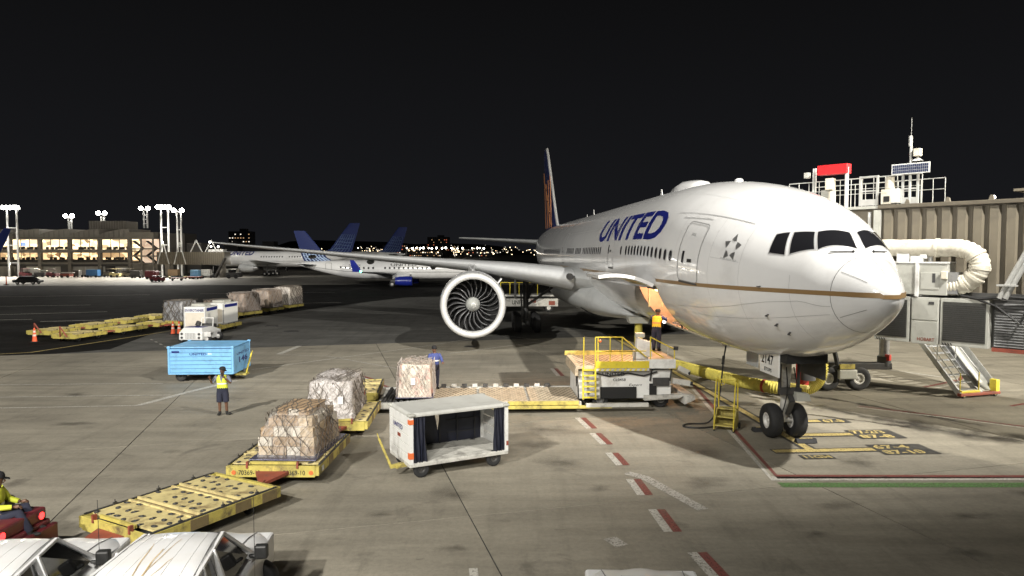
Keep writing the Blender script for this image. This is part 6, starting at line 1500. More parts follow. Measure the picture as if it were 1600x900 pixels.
# ================================================================== parked white pickups at the bottom edge
M['truck_white'] = mat('truck white', (0.76, 0.76, 0.76), 0.3, var=0.02, coat=0.4, dirt=(0.62,0.58,0.52), dirt_amt=0.3, dscale=1.2)
M['truck_glass'] = mat('truck glass', (0.02, 0.021, 0.022), 0.06, var=0.0, spec=0.8)
def pickup(label, loc, rz):
    t = thing('pickup_truck', label, 'pickup truck', loc, rz, 'white pickup trucks parked below the window')
    hw = .86
    def rr(y, z, w): return [(-w,y,z),(w,y,z)]
    b = MB(); b.loft([[(-hw,-3.4,.42),(hw,-3.4,.42),(hw,1.85,.42),(-hw,1.85,.42)],[(-hw,-3.4,.98),(hw,-3.4,.98),(hw,1.9,.92),(-hw,1.9,.92)]]); bo = b.build('body', M['truck_white'], t, bevel=.05)
    hb = MB(); rings = []
    for y, z in ((.62,1.09),(.9,1.08),(1.3,1.06),(1.65,1.02),(1.86,.94)):
        rings.append([(hw*u*.97, y-.10*u*u, z-.05*u*u-.10*max(0, abs(u)-.8)*2.5+.012*math.cos(u*9)) for u in [k/8-1 for k in range(17)]])
    hb.loft(rings, cap=False, close=False); hd_ = hb.build('hood', M['truck_white'], t, smooth=True, ang=60)
    for sx in (-1, 1):
        b = MB(); b.tube([(sx*.55,.75,1.085),(sx*.58,1.3,1.055),(sx*.62,1.72,.985)], .008, 5); b.build('hood_seam', M['jet_line'], hd_)
    # cab shell: pillars and roof
    rw, rb = .555, .74
    roof = MB(); rings = []
    for y, z in ((.06,1.665),(-.04,1.705),(-.5,1.73),(-1.1,1.725),(-1.55,1.695),(-1.66,1.65)):
        rings.append([(rw*1.02*u*(1-.16*y), y, z-.035*u*u-.04*max(0, abs(u)-.85)*4) for i_, u in enumerate([k/12-1 for k in range(25)])])
    roof.loft(rings, cap=False, close=False); ro = roof.build('roof', M['truck_white'], t, smooth=True, ang=60)
    for k in range(5):
        b = MB(); u_ = -.68+.34*k; b.tube([(rw*u_*1.02*(1-.16*y_), y_, z_-.035*u_*u_+.001) for y_, z_ in ((-.10,1.709),(-.5,1.730),(-1.1,1.725),(-1.5,1.699))], .0045, 6); b.build('roof_rib', M['truck_white'], ro, smooth=True)
    md = ro.modifiers.new('solid', 'SOLIDIFY'); md.thickness = .03
    for sx in (-1, 1):
        b = MB(); b.bar((sx*rw*.98,.05,1.64),(sx*rb,.80,1.02),.07,.05); b.bar((sx*rw*1.12,-.66,1.67),(sx*rb*1.10,-.62,1.0),.05,.10); b.bar((sx*rw*1.2,-1.2,1.66),(sx*rb*1.13,-1.22,1.0),.05,.07); b.bar((sx*rw*1.27,-1.62,1.64),(sx*rb*1.15,-1.72,1.0),.06,.16)
        b.bar((sx*rw*1.01,.03,1.650),(sx*rw*1.27,-1.64,1.650),.05,.05); b.build('pillar', M['truck_white'], t, bevel=.01)
        b = MB(); b.tube([(sx*rw*.93,.02,1.672),(sx*rw*1.01,-.5,1.702),(sx*rw*1.19,-1.6,1.662)], .006, 5); b.build('drip_seam', M['jet_line'], t)
        for y0, y1, z0 in ((.66,-.56,1.03),(-.68,-1.16,1.03),(-1.25,-1.62,1.06)):
            yt0 = min(y0, .04); f = MB(); x1, x0 = sx*rw*1.0, sx*rb*1.0
            f.add([(x0*(1+.05*max(0,-y0)),y0,z0),(x0*(1+.08*max(0,-y1)),y1,z0),(x1*(1-.16*y1),y1,1.63),(x1*(1-.16*(yt0-.06)),yt0-.06,1.63)], [(0,1,2,3)]); f.build('side_window', M['truck_glass'], t)
        b = MB(); b.box((sx*.99,.52,1.14),(.20,.14,.22)); b.box((sx*.86,.55,1.06),(.16,.06,.06)); mo = b.build('door_mirror', M['black'], t, bevel=.04)
        b = MB(); b.add([(sx*hw*1.001,.6,1.0),(sx*hw*1.001,.6,.45),(sx*hw*1.001,.58,.45),(sx*hw*1.001,.58,1.0)], [(0,1,2,3)]); b.build('door_seam', M['jet_line'], t)
        b = MB(); b.cyl((sx*.80,.82,1.05),(sx*.80,.80,1.95),.005,n=5); 
        if sx > 0: b.build('aerial', M['black'], t)
    b = MB(); b.add([(-rb,.82,1.06),(rb,.82,1.06),(rw*.95,.09,1.64),(-rw*.95,.09,1.64)], [(0,1,2,3)]); b.build('windscreen', M['truck_glass'], t)
    b = MB(); b.add([(-rb,-1.72,1.04),(rb,-1.72,1.04),(rw,-1.66,1.63),(-rw,-1.66,1.63)], [(0,1,2,3)]); b.build('rear_window', M['truck_glass'], t)
    b = MB()
    for sx in (-1, 1): b.box((sx*(hw-.04),-2.6,1.08),(.08,1.6,.22))
    b.box((0,-3.36,1.08),(hw*2,.08,.22)); b.build('bed_side', M['truck_white'], t, bevel=.02)
    for sx in (-1, 1):
        for y in (1.2, -2.4): small_wheel(t, (sx*(hw-.12), y, .36), .36, .24)
    return t
pk = pickup('white pickup with ribbed stained roof and black mirror, right one at lower left', (-4.90,10.40,0), R(5))
dup(pk, 'white pickup cut off at the lower left corner beside the stained one', (-7.25,10.15,0), R(7))
p3 = dup(pk, 'white vehicle whose hood just shows at the bottom edge', (1.93,8.96,0), R(-2))
for o in kids(p3):
    if o.name.startswith('aerial'): bpy.data.objects.remove(o)
F_ROOF = hermite([-1.66,-1.55,-1.1,-.5,-.04,.06],[1.65,1.695,1.725,1.73,1.705,1.665])
M['rust_stain'] = mat('rusty streak', (0.50, 0.37, 0.20), 0.6, var=0.3, scale=9)
for k, (x0, x1, y0, y1, w_) in enumerate(((-.22,-.10,-.5,-1.6,.016),(-.02,.02,-.7,-1.62,.024),(.10,.02,-.35,-1.4,.012),(.22,.12,-1.0,-1.55,.010))):
    b = MB(); vs = []
    for j in range(9):
        f = j/8; x = x0+(x1-x0)*f+.005*math.sin(j*1.1+k); y = y0+(y1-y0)*f; z = F_ROOF(y)+.004-.035*(x/.6)**2; w2 = w_*(.3+.7*math.sin(math.pi*(.15+.7*f)))
        vs += [(x-w2/2,y,z),(x+w2/2,y,z)]
    b.add(vs, [(2*j+1,2*j,2*j+2,2*j+3) for j in range(8)]); b.build('roof_stain', M['rust_stain'], pk)
# ================================================================== the terminal across the apron
def glow(name, c0, c1, strength, scale=(2,2,2), seed=0.0):
    """lit room seen through windows: bright patches and dark furniture"""
    m = bpy.data.materials.new(name); m.use_nodes = True; nt = m.node_tree; n = nt.nodes; l = nt.links; b = n['Principled BSDF']
    geo = n.new('ShaderNodeNewGeometry'); mp = n.new('ShaderNodeMapping'); mp.inputs['Scale'].default_value = scale; mp.inputs['Location'].default_value = (seed, seed*.7, 0)
    l.new(geo.outputs['Position'], mp.inputs['Vector'])
    v = n.new('ShaderNodeTexVoronoi'); v.inputs['Scale'].default_value = 1.0; l.new(mp.outputs[0], v.inputs['Vector'])
    rp = n.new('ShaderNodeValToRGB'); rp.color_ramp.elements[0].position = .15; rp.color_ramp.elements[1].position = .8
    rp.color_ramp.elements[0].color = c0+(1,); rp.color_ramp.elements[1].color = c1+(1,)
    l.new(v.outputs['Color'], rp.inputs['Fac']); l.new(rp.outputs['Color'], b.inputs['Emission Color']); l.new(rp.outputs['Color'], b.inputs['Base Color'])
    b.inputs['Emission Strength'].default_value = strength; b.inputs['Roughness'].default_value = .8
    return m
M['room_warm'] = glow('lit concourse', (0.16,0.09,0.04), (0.95,0.70,0.38), 2.8, (.55,.2,.9), 1.3)
M['room_up'] = glow('lit upper lounge', (0.20,0.13,0.06), (1.0,0.84,0.55), 3.3, (.6,.2,1.0), 7.7)
M['stair_room'] = glow('lit stairwell', (0.50,0.34,0.22), (0.85,0.66,0.50), 1.3, (.5,.2,.6), 4.0)
M['ceiling_lamp'] = mat('strip lamp', (0.9,0.9,0.8), 0.4, emit=(1.0,0.86,0.62), estr=3.0)
M['screen'] = mat('blue screen', (0.1,0.2,0.6), 0.4, emit=(0.35,0.5,1.0), estr=1.6)
M['pane'] = mat('window glass', (0.05,0.05,0.05), 0.05, var=0)
M['pane'].node_tree.nodes['Principled BSDF'].inputs['Alpha'].default_value = 0.12
M['facade'] = mat('grey facade metal', (0.20,0.18,0.15), 0.55, var=0.1, scale=.5)
M['facade_dark'] = mat('dark facade metal', (0.055,0.05,0.045), 0.55, var=0.1, scale=.5)
M['base_wall'] = mat('pale service wall', (0.55,0.52,0.46), 0.7, var=0.12, scale=.4, dirt=(0.15,0.13,0.11), dirt_amt=.5, dscale=.4)
M['roof_metal'] = mat('roof cladding', (0.26,0.24,0.21), 0.5, var=0.1, scale=.5)
TY, X0, X1, BK = 174.0, -144.6, -93.4, 1.1226
tb = thing('terminal_building', 'two-storey glass terminal glowing warm across the dark apron', 'building', (X0, TY, -0.72)); tb.scale = (1, 1, BK)
Wt = X1-X0; nb = 7; bw = Wt/nb
b = MB(); b.box((Wt/2,9.0,1.7),(Wt,16,3.4)); b.build('base_wall', M['base_wall'], tb)
for z, h, mm in ((3.55,.35,'facade'),(6.10,.75,'facade'),(8.85,.5,'facade'),(3.0,.5,'facade_dark')):
    b = MB(); b.box((Wt/2,-.25 if mm == 'facade' else .3,z),(Wt,1.4,h)); b.build('floor_band', M[mm], tb)
b = MB(); b.box((Wt/2,.35,3.9),(Wt,.3,.7)); b.build('spandrel', M['facade_dark'], tb)
for fl, (z0, z1, rm) in enumerate(((4.2,5.75,'room_warm'),(6.5,8.6,'room_up'))):
    b = MB(); b.box((Wt/2,6.0,(z0+z1)/2),(Wt,.1,z1-z0+.6)); b.build('room_back', M[rm], tb)
    b = MB(); b.box((Wt/2,3.2,z0-.15),(Wt,6,.1)); b.box((Wt/2,3.2,z1+.18),(Wt,6,.08)); b.build('room_floor', M['base_wall'], tb)
    rq = random.Random(fl+5)
    for k in range(nb):
        x = bw*(k+.5)
        b = MB(); b.box((x,2.4,z1+.10),(bw*.86,.35,.05)); b.build('strip_lamp', M['ceiling_lamp'], tb)
        sb_ = MB()
        for i in range(9): sb_.box((bw*k+.6+i*.65,1.6+rq.uniform(0,1.6),z0+.1+rq.uniform(.1,.25)),(.42,.5,.55))
        o = sb_.build('seat_row', M['facade_dark'], tb); o['kind'] = 'stuff'
        for i in range(3):
            b = MB(); b.box((bw*k+.45+(bw-.9)*(i+.5)/3,.02,(z0+z1)/2),((bw-.9)/3-.07,.03,z1-z0)); b.build('pane', M['pane'], tb)
        for i in range(4):
            b = MB(); b.box((bw*k+.45+(bw-.9)*i/3,0,(z0+z1)/2),(.09,.16,z1-z0)); b.build('mullion', M['facade_dark'], tb)
for k in range(nb+1):
    b = MB(); b.box((bw*k,-.1,4.6),(.75,.9,8.3)); b.build('column', M['facade'], tb)
b = MB(); b.box((bw*3.35,.9,7.6),(1.2,.1,.8)); b.build('wall_screen', M['screen'], tb)
# roof of shallow rising vaults, each ending in a step
for k in range(nb):
    pts = [(0,0)]+[(bw*j/8, .55+1.25*math.sin(math.pi/2*j/8)**.8) for j in range(9)]+[(bw,0)]
    b = MB(); b.prism(pts, -.3, 10, 'y'); o = b.build('roof_vault', M['roof_metal'], tb, loc=(bw*k,0,9.1))
    for j in range(1, 6):
        b = MB(); b.box((bw*j/6,-.33,.3+.55*math.sin(math.pi/2*j/6)),(.07,.06,1.0+.5*j/6)); b.build('cladding_seam', M['facade_dark'], o)
b = MB(); b.box((Wt*.86,6,11.8),(9,6,1.9)); b.build('plant_screen', M['facade'], tb)
for k in range(14):
    b = MB(); b.box((Wt*.86-4.2+.64*k,2.95,11.9),(.22,.12,1.7)); b.build('screen_fin', M['roof_metal'], tb)
for k in range(nb*2):
    b = MB(); b.box((bw*.5*k+bw*.25,.95,1.5),(bw*.34,.12,2.6)); b.build('bay_door', M['base_wall' if k % 3 else 'facade_dark'], tb)
    if k % 2 == 0:
        b = MB(); b.ball((bw*.5*k+bw*.25,.5,2.9),.16); b.build('bay_lamp', M['lamp_soft'], tb)
for k in range(nb):
    flood('bay_light', (X0+bw*(k+.5), TY-1.6, 2.9), (X0+bw*(k+.5), TY-10, 0), 2600, (1,.93,.78), 150, .8, .15)
# stair tower at its right end
stt = thing('stair_tower', 'glazed stair tower with zigzag flights at the right end of the terminal', 'building', (-93.2, TY-.5, -.72)); stt.scale = (BK,)*3
b = MB(); b.box((2.8,3.2,1.6),(5.6,5,3.2)); b.build('base_wall', M['facade'], stt)
for z in (3.4, 5.0, 6.6, 8.9):
    b = MB(); b.box((2.6,2.0,z),(5.2,4.4,.28)); b.build('landing', M['facade'], stt)
b = MB(); b.box((2.6,4.3,6.2),(5.0,.2,5.6)); b.build('back_wall', M['stair_room'], stt)
for k, z in enumerate((3.5,5.1,6.7)):
    for q in range(2):
        b = MB(); xa, xb = (.4, 2.4) if q == 0 else (2.8, 4.9); b.bar((xa if k % 2 else xb, 1.0+q, z), (xb if k % 2 else xa, 1.0+q, z+1.6), .9, .22); b.build('stair_flight', M['facade_dark'], stt)
for x in (.0, 2.5, 5.1):
    b = MB(); b.box((x,-.1,5.2),(.3,.3,7.6)); b.build('post', M['facade'], stt)
for x in (1.25, 3.8):
    for z in (4.2, 5.8, 7.7):
        b = MB(); b.box((x,-.05,z),(2.2,.03,1.3)); b.build('pane', M['pane'], stt)
b = MB(); b.box((2.6,2,9.6),(5.6,5,1.2)); b.build('head_house', M['facade'], stt)
b = MB(); b.box((8.2,5,5.4),(5.6,6,9.2)); b.build('service_block', M['facade_dark'], stt)
b = MB(); b.box((12.5,6,4.6),(3.4,6,6.6)); b.build('annex', M['facade_dark'], stt)

# floodlight masts over the roofs
def flood_mast(label, x, y, h, w, z0, n, power):
    t = thing('floodlight_mast', label, 'light mast', (x*BK, y*BK, z0*BK-(.72 if z0 == 0 else 0)), 0, 'lit floodlight masts at the terminal'); t.scale = (BK,)*3
    for sx in (-1, 1):
        b = MB(); b.cyl((sx*w/2,0,0),(sx*w/2,0,h),.20,n=8); b.build('pole', M['white'], t, smooth=True)
    for k in range(1, 4):
        b = MB(); b.bar((-w/2,0,h*k/4),(w/2,0,h*k/4),.18); b.build('cross_bar', M['white'], t)
    b = MB(); b.box((0,0,h+.3),(w+1.2,.8,.3)); b.build('head_frame', M['white'], t)
    for k in range(n):
        b = MB(); xx = (k-(n-1)/2)*(w+.9)/max(1, n-1) if n > 1 else 0; b.ball((xx,-.45,h+.55),.48,10,6,(1,.6,.9)); b.build('floodlamp', M['lamp'], t, smooth=True)
    if power: flood('mast_light', (x*BK, y*BK-2, z0+h*BK+.6), (x*BK-2, y*BK-14, 0), power, (1.0,.96,.88), 120, .9, .5)
flood_mast('large floodlight mast at the left edge above the terminal roof', -104.5, 149, 14.6, 2.0, 0, 5, 60000)
flood_mast('small floodlight mast on the roof, left one of two between the tall masts', -99.5, 160.5, 3.2, .6, 9.6, 2, 0)
flood_mast('small floodlight mast on the roof, right one of two between the tall masts', -93.0, 162, 3.9, .6, 9.6, 2, 0)
flood_mast('short floodlight mast peeking above the stair tower roof', -84.8, 165, 4.0, .8, 10.8, 2, 0)
flood_mast('tall floodlight mast right of the stair tower, the larger of the pair', -73.6, 151, 14.8, 1.5, 0, 4, 50000)
flood_mast('slim floodlight mast at the right of the tall pair', -71.0, 152, 14.2, .8, 0, 2, 26000)

# far jet bridge with A-frames
jb2 = thing('jet_bridge', 'distant tan jet bridge with white A-frame trusses right of the terminal', 'jet bridge', (-80.6, 164, -.72), R(-2)); jb2.scale = (BK*.94, BK, BK)
b = MB(); b.box((6.2,1.5,4.6),(15.0,3,2.6)); t2 = b.build('tunnel', M['tan'], jb2)
for k in range(32):
    b = MB(); b.box((-1.1+.46*k,-.05,4.6),(.2,.1,2.4)); b.build('wall_rib', M['tan_dark'], t2)
for x in (.2, 3.9, 7.6, 10.9):
    zt = 7.9 if x < 6 else 8.3
    b = MB(); z0_ = 3.4 if x < 6 else 5.9; b.bar((x-1.3,-.1,z0_),(x,-.1,zt),.16); b.bar((x+1.3,-.1,z0_),(x,-.1,zt),.16); b.build('a_frame', M['white'], jb2)
b = MB(); b.box((.6,1.5,1.7),(1.0,1.5,3.4)); b.build('support', M['facade'], jb2)
b = MB(); b.box((12.6,1.5,1.7),(.8,1.2,3.4)); b.build('support', M['facade'], jb2)
b = MB(); b.bar((11.5,-.3,.3),(14.0,-.3,4.6),.9,.3); b.build('stair', M['facade_dark'], jb2)
for x in (.3, 11.0, 12.6):
    b = MB(); b.ball((x,-.4,7.0 if x > 1 else 7.9),.18); b.build('bridge_lamp', M['lamp_soft'], jb2)
b = MB(); b.box((11.6,1.2,6.2),(3.4,1.6,.5)); b.build('roof_unit', M['white'], jb2)

# ---- vehicles and carts along the terminal: small, each its own thing
def far_box(name, label, cat, x, y, rz, parts, wheels, group='vehicles and carts along the terminal'):
    t = thing(name, label, cat, (x, y, 0), rz, group)
    for pn, c, d, mm in parts:
        b = MB(); b.box(c, d); b.build(pn, M[mm], t, bevel=.04)
    for (wx, wy, wr) in wheels:
        b = MB(); b.cyl((wx,wy-.12,wr),(wx,wy+.12,wr),wr,n=12); b.build('wheel', M['rubber'], t, smooth=True)
    return t
car = thing('parked_car', 'dark car standing alone on the pale concrete before the terminal', 'car', (-90.6,128.6,0), R(2), 'vehicles and carts along the terminal')
b = MB(); b.loft([[(0,0,.35),(4.6,0,.35),(4.6,1.8,.35),(0,1.8,.35)],[(0,.0,.85),(4.6,0,.8),(4.6,1.8,.8),(0,1.8,.85)]]); b.build('body', M['black'], car, bevel=.1)
b = MB(); b.loft([[(.5,.08,.85),(4.0,.08,.83),(4.0,1.72,.83),(.5,1.72,.85)],[(1.2,.25,1.45),(3.0,.25,1.45),(3.0,1.55,1.45),(1.2,1.55,1.45)]]); b.build('cabin', M['truck_glass'], car, bevel=.06)
b = MB(); b.box((2.1,.9,1.47),(1.7,1.25,.04)); b.build('roof', M['frame_grey'], car)
for x in (.9, 3.7):
    for y in (.1, 1.7): small_wheel(car, (x, y, .33), .33, .22)
fp = thing('traffic_delineator', 'thin striped post standing on the pale concrete left of the dark car', 'post', (-91.2,128.0,0), 0)
b = MB(); b.cyl((0,0,.1),(0,0,1.5),.10,.06,8); b.build('post', M['cone'], fp, smooth=True)
b = MB(); b.box((0,0,.05),(.6,.6,.1)); b.build('foot', M['rubber'], fp)
W4 = [(.4,.1,.28),(2.2,.1,.28),(.4,1.4,.28),(2.2,1.4,.28)]
def cart(label, x, y, mm, h=1.5, L=2.6): return far_box('baggage_cart', label, 'baggage cart', x, y, R(2), [('box',(L/2,.75,.4+h/2),(L,1.5,h),mm),('chassis',(L/2,.75,.3),(L,1.3,.15),'dark_metal')], W4)
def ftug(label, x, y, mm): return far_box('baggage_tug', label, 'tug', x, y, R(-3), [('body',(1.2,.75,.6),(2.4,1.5,.7),mm),('hood',(.5,.75,1.05),(.9,1.3,.25),mm),('seat',(1.6,.75,1.05),(.5,1.1,.4),'black'),('roof',(1.3,.75,1.95),(1.4,1.4,.08),mm),('roof_post',(1.95,.2,1.5),(.08,.08,.9),'black')], [(.5,.1,.3),(1.9,.1,.3),(.5,1.4,.3),(1.9,1.4,.3)])
def fx(px, Y): return (px-800)/1110*Y
cart('grey boxy cart against the terminal base at far left', fx(36,168), 168, 'grey', 1.7, 2.6)
ftug('small red tug at the far left of the terminal base', fx(29,167), 167, 'maroon')
ftug('dark red tug with roof near the bright bay doors', fx(71,165), 165, 'maroon')
far_box('belt_loader', 'dark belt loader with raised belt left of the red tug', 'belt loader', fx(51,167), 167, R(3), [('body',(1.4,.8,.7),(2.4,1.6,.8),'dark_metal'),('belt',(1.5,.8,1.5),(2.6,.9,.25),'grey'),('cab',(.6,.8,1.5),(.8,1.2,.9),'white_worn')], [(.6,.1,.35),(2.2,.1,.35)])
far_box('belt_loader', 'pale belt loader with red body facing right by the bays', 'belt loader', fx(92,163), 163, R(-4), [('body',(1.3,.8,.6),(2.2,1.5,.6),'red_rust'),('belt',(1.6,.8,1.15),(2.8,.8,.2),'white_worn')], [(.6,.1,.3),(2.0,.1,.3)])
cart('small dark cart next to the pale belt loader', fx(113,166), 166, 'facade_dark', 1.2, 1.4)
cart('blue-grey covered cart standing alone before the wide dark bay', fx(134,164), 164, 'cart_blue_line', 1.4, 2.6)
for k, (px_, y, mm, lb) in enumerate(((160,167,'tan','tan tractor in the cluster left of the stair tower'),(170,165,'yellow_pale','yellow tractor low in the cluster left of the stair tower'),(180,169,'white_worn','white tractor at the back of the cluster by the stair tower'),(191,166,'tan','tan tractor at the right of the cluster by the stair tower'))):
    ftug(lb, fx(px_,y), y, mm)
cart('navy cart right of the tractor cluster below the stair tower', fx(203,160), 160, 'facade_dark', 1.3, 2.1)
cart('red topped cart behind the dark red tractor', fx(226,154), 154, 'maroon', 1.4, 2.4)
ftug('dark red tractor nearest the dark asphalt edge', fx(233,140), 140, 'maroon')
far_box('flat_cart', 'long dark flat cart near the asphalt edge below the far bridge', 'cart', fx(265,146), 146, R(1), [('deck',(1.4,.8,.55),(2.8,1.6,.12),'red_rust'),('rail',(1.4,.1,.8),(2.7,.06,.3),'dark_metal')], [(.5,.1,.25),(2.3,.1,.25)])
for k, lb in enumerate(('flat yellow dolly at the left of the row under the far bridge','flat yellow dolly second in the row under the far bridge','flat red dolly third in the row under the far bridge','flat red dolly last in the row under the far bridge')):
    far_box('flat_cart', lb, 'cart', fx(262+14*k,156), 156-.6*k, R(-2), [('deck',(.9,.9,.45),(1.7,1.8,.16),('yellow','yellow','red_rust','red_rust')[k])], [(.4,.2,.2),(1.4,.2,.2)])
cart('light blue cart below the right end of the far bridge', fx(297,157), 157, 'cart_blue', 1.5, 1.7)
cart('white container standing beside the light blue cart under the far bridge', fx(314,163), 163, 'white_worn', 1.5, 2.0)
cart('brown crate load under the middle of the far bridge', fx(262,163), 163, 'card', 1.5, 2.2)
far_box('service_truck', 'white truck under the nose of the far jet', 'truck', fx(343,166), 166, R(2), [('cab',(.8,1.1,1.2),(1.4,2.1,1.4),'white_worn'),('box',(2.6,1.1,1.2),(2.2,2.2,1.5),'white_worn')], [(.8,.1,.4),(3.0,.1,.4)])
far_box('tow_tractor', 'dark tow tractor in front of the far jet', 'tractor', fx(352,158), 158, R(0), [('body',(1.5,1.1,.8),(3.0,2.2,1.0),'dark_metal'),('cab',(1.1,1.1,1.6),(1.1,1.8,.7),'truck_glass')], [(.7,.1,.45),(2.3,.1,.45)])
for k, (px_, y) in enumerate(((275,160),(318,162),(372,170))):
    flood('work_light', (fx(px_,y), y, 4.4), (fx(px_,y)+1, y-4, 0), 700, (1,.95,.85), 150, .8, .2)

# ================================================================== other jets behind the wing
def far_jet(name, label, loc, rz, Lf, r, zc, wingspan, fin_h, text, text_s, text_w, text_h, side, engine_m, winglets, win_rows, express=False):
    """side = +1: the starboard side faces the viewer; local x aft"""
    t = thing(name, label, 'airplane', loc, rz)
    pr = [(0,0,-.25),(.012,.22,-.23),(.03,.40,-.2),(.06,.62,-.14),(.10,.82,-.07),(.15,.95,-.02),(.2,1,0),(.62,1,0),(.72,.93,.06),(.82,.72,.22),(.92,.42,.42),(.985,.16,.55),(1,.05,.58)]
    fs_ = [p[0]*Lf for p in pr]; fr = hermite(fs_, [p[1]*r for p in pr]); fz = hermite(fs_, [zc+p[2]*r for p in pr])
    def pt(s, th, lift=0): rr_ = fr(s)+lift; return (s, rr_*math.cos(R(th)), fz(s)+rr_*math.sin(R(th)))
    b = MB(); b.loft([[pt(max(.02, Lf*k/44), th) for th in range(0, 360, 12)] for k in range(45)]); fo = b.build('fuselage', M['jet_white'], t, smooth=True, ang=60)
    th = lambda a: a if side > 0 else 180-a
    wa = 3 if express else 12
    for s0, s1, stp in win_rows:
        n_ = int((s1-s0)/stp)
        for k in range(n_):
            s = s0+stp*k; b = MB(); b.add([pt(s-.14, th(wa), .02), pt(s+.14, th(wa), .02), pt(s+.14, th(wa+math.degrees(.34/r)), .02), pt(s-.14, th(wa+math.degrees(.34/r)), .02)], [(0,1,2,3)]); b.build('cabin_window', M['win_dark'], fo)
    b = MB(); sl = [Lf*(.05+.9*k/24) for k in range(25)]
    b.add([pt(s, th(a), .015) for s in sl for a in (-14, -14-math.degrees(.10/r))], [(2*k, 2*k+1, 2*k+3, 2*k+2) for k in range(24)]); b.build('belly_line', M['jet_grey' if not express else 'jet_line'], fo)
    vs, fc = text_shape(text, 1, .03, 1, 0, .3); w_ = max(v[0] for v in vs); h_ = max(v[1] for v in vs); b = MB()
    base = 30 if not express else 20
    b.add([pt(text_s+(-1 if side > 0 else 1)*v[0]/w_*text_w, th(base+math.degrees(v[1]/h_*text_h/r)), .02) for v in vs], fc); b.build('airline_lettering', M['navy' if not express else 'jet_line'], fo, fix=False)
    # wings with engines
    for sg in (1, -1):
        b = MB(); hs = wingspan/2; rt = Lf*.36
        b.loft([[(s0+x, sg*tt, z+y) for x, y in foil(c, .11, 8)] for tt, s0, c, z in ((r*.7,rt,Lf*.19,zc-r*.55),(hs*.35,rt+Lf*.075,Lf*.12,zc-r*.40),(hs,rt+Lf*.20,Lf*.045,zc-r*.05))]); wo = b.build('wing', M['jet_grey'], t, smooth=True, ang=40)
        if winglets:
            b = MB(); b.loft([[(s0+x, sg*tt+y, z) for x, y in foil(c, .09, 8)] for tt, s0, c, z in ((hs,rt+Lf*.20,Lf*.045,zc-r*.05),(hs+.15,rt+Lf*.215,Lf*.036,zc+.5*r),(hs+.35,rt+Lf*.235,Lf*.02,zc+1.05*r))]); b.build('winglet', M['blue'], wo, smooth=True)
            b = MB(); b.ball((rt+Lf*.205,sg*(hs+.05),zc),.13); b.build('wing_lamp', M['lamp_green'] if sg*side > 0 else M['brake'], wo)
        er = r*.50; T = Matrix.Translation((rt-Lf*.01, sg*hs*.33, zc-r*1.12)); b = MB(); b.lathe([(.0,er*.85),(.2,er*.98),(Lf*.03,er),(Lf*.07,er*.92),(Lf*.09,er*.75)], 20, T); eo = b.build('engine', M[engine_m], t, smooth=True)
        b = MB(); b.lathe([(Lf*.085,er*.6),(Lf*.115,er*.35)], 16, T); b.build('exhaust', M['steel'], eo, smooth=True)
        b = MB(); b.lathe([(.3,.01),(.3,er*.84),(.0,er*.86)], 20, T); b.build('fan_face', M['void'], eo)
        b = MB(); b.box((rt+Lf*.05,sg*hs*.33,zc-r*.62),(Lf*.09,.18,r*.55)); b.build('pylon', M['jet_grey'], eo)
        b = MB(); b.loft([[(s0+x, sg*tt, z+y) for x, y in foil(c, .09, 8)] for tt, s0, c, z in ((r*.2,Lf*.875,Lf*.085,zc+r*.45),(hs*.38,Lf*.94,Lf*.045,zc+r*.62))]); b.build('tailplane', M['jet_grey'], t, smooth=True, ang=40)
        b = MB(); b.cyl((Lf*.47,sg*r*1.1,.5),(Lf*.47,sg*r*1.1,zc-r*.5),.14); mg = b.build('main_gear', M['steel'], t)
        for dx in ((-.55,.55) if not express else (0,)): small_wheel(mg, (Lf*.47+dx, sg*r*1.1+.2, .5), .5, .35); small_wheel(mg, (Lf*.47+dx, sg*r*1.1-.2, .5), .5, .35)
    b = MB(); b.cyl((Lf*.10,0,.4),(Lf*.10,0,zc-r*.7),.1); ngr = b.build('nose_gear', M['steel'], t); small_wheel(ngr, (Lf*.10,.2,.4), .4, .2); small_wheel(ngr, (Lf*.10,-.2,.4), .4, .2)
    # fin with the globe grid
    f0, z0 = Lf*.80, zc+r*.85; fst = [(z0, f0, Lf*.16), (z0+(fin_h-z0)*.12, f0+Lf*.035, Lf*.135), (z0+(fin_h-z0)*.5, f0+Lf*.085, Lf*.105), (fin_h-.15, f0+Lf*.15, Lf*.065), (fin_h, f0+Lf*.158, Lf*.055)]
    b = MB(); b.loft([[(s0+x, y, z) for x, y in foil(c, .08, 8)] for z, s0, c in fst]); fo2 = b.build('tail_fin', M['tailblue'], t, smooth=True, ang=40)
    sfin = hermite([q[0] for q in fst], [q[1] for q in fst]); cfin = hermite([q[0] for q in fst], [q[2] for q in fst])
    gm = 'globe' if express else 'globe_dim'; yy = side*(.045*Lf*.12+.06)
    for k in range(7):
        b = MB(); pts = []
        for j in range(10):
            f = j/9; z = z0+(fin_h-z0)*(.0+(.30 if express else .62)*f); s = sfin(z)+cfin(z)*(.10+.13*k)+.05*math.sin(f*3)
            if s < sfin(z)+cfin(z)*.93: pts.append((s, side*(.06*cfin(z)*.9*math.sin(math.pi*min(.9, max(.1, (s-sfin(z))/cfin(z))))**.6+.03), z))
        if len(pts) > 1: b.tube(pts, .11 if express else .07, 4); b.build('globe_line', M[gm], fo2)
    for k in range(4):
        z = z0+(fin_h-z0)*(.07+.12*k if express else .1+.13*k); 
        if express and k > 2: continue
        pts = [(sfin(z)+cfin(z)*q, side*(.055*cfin(z)*math.sin(math.pi*min(.9, max(.1, q)))**.6+.05), z+.25*math.sin(q*3+k)) for q in [.08+.1*j for j in range(9)]]
        b = MB(); b.tube(pts, .07, 4); b.build('globe_line', M[gm], fo2)
    return t, fo, pt, th
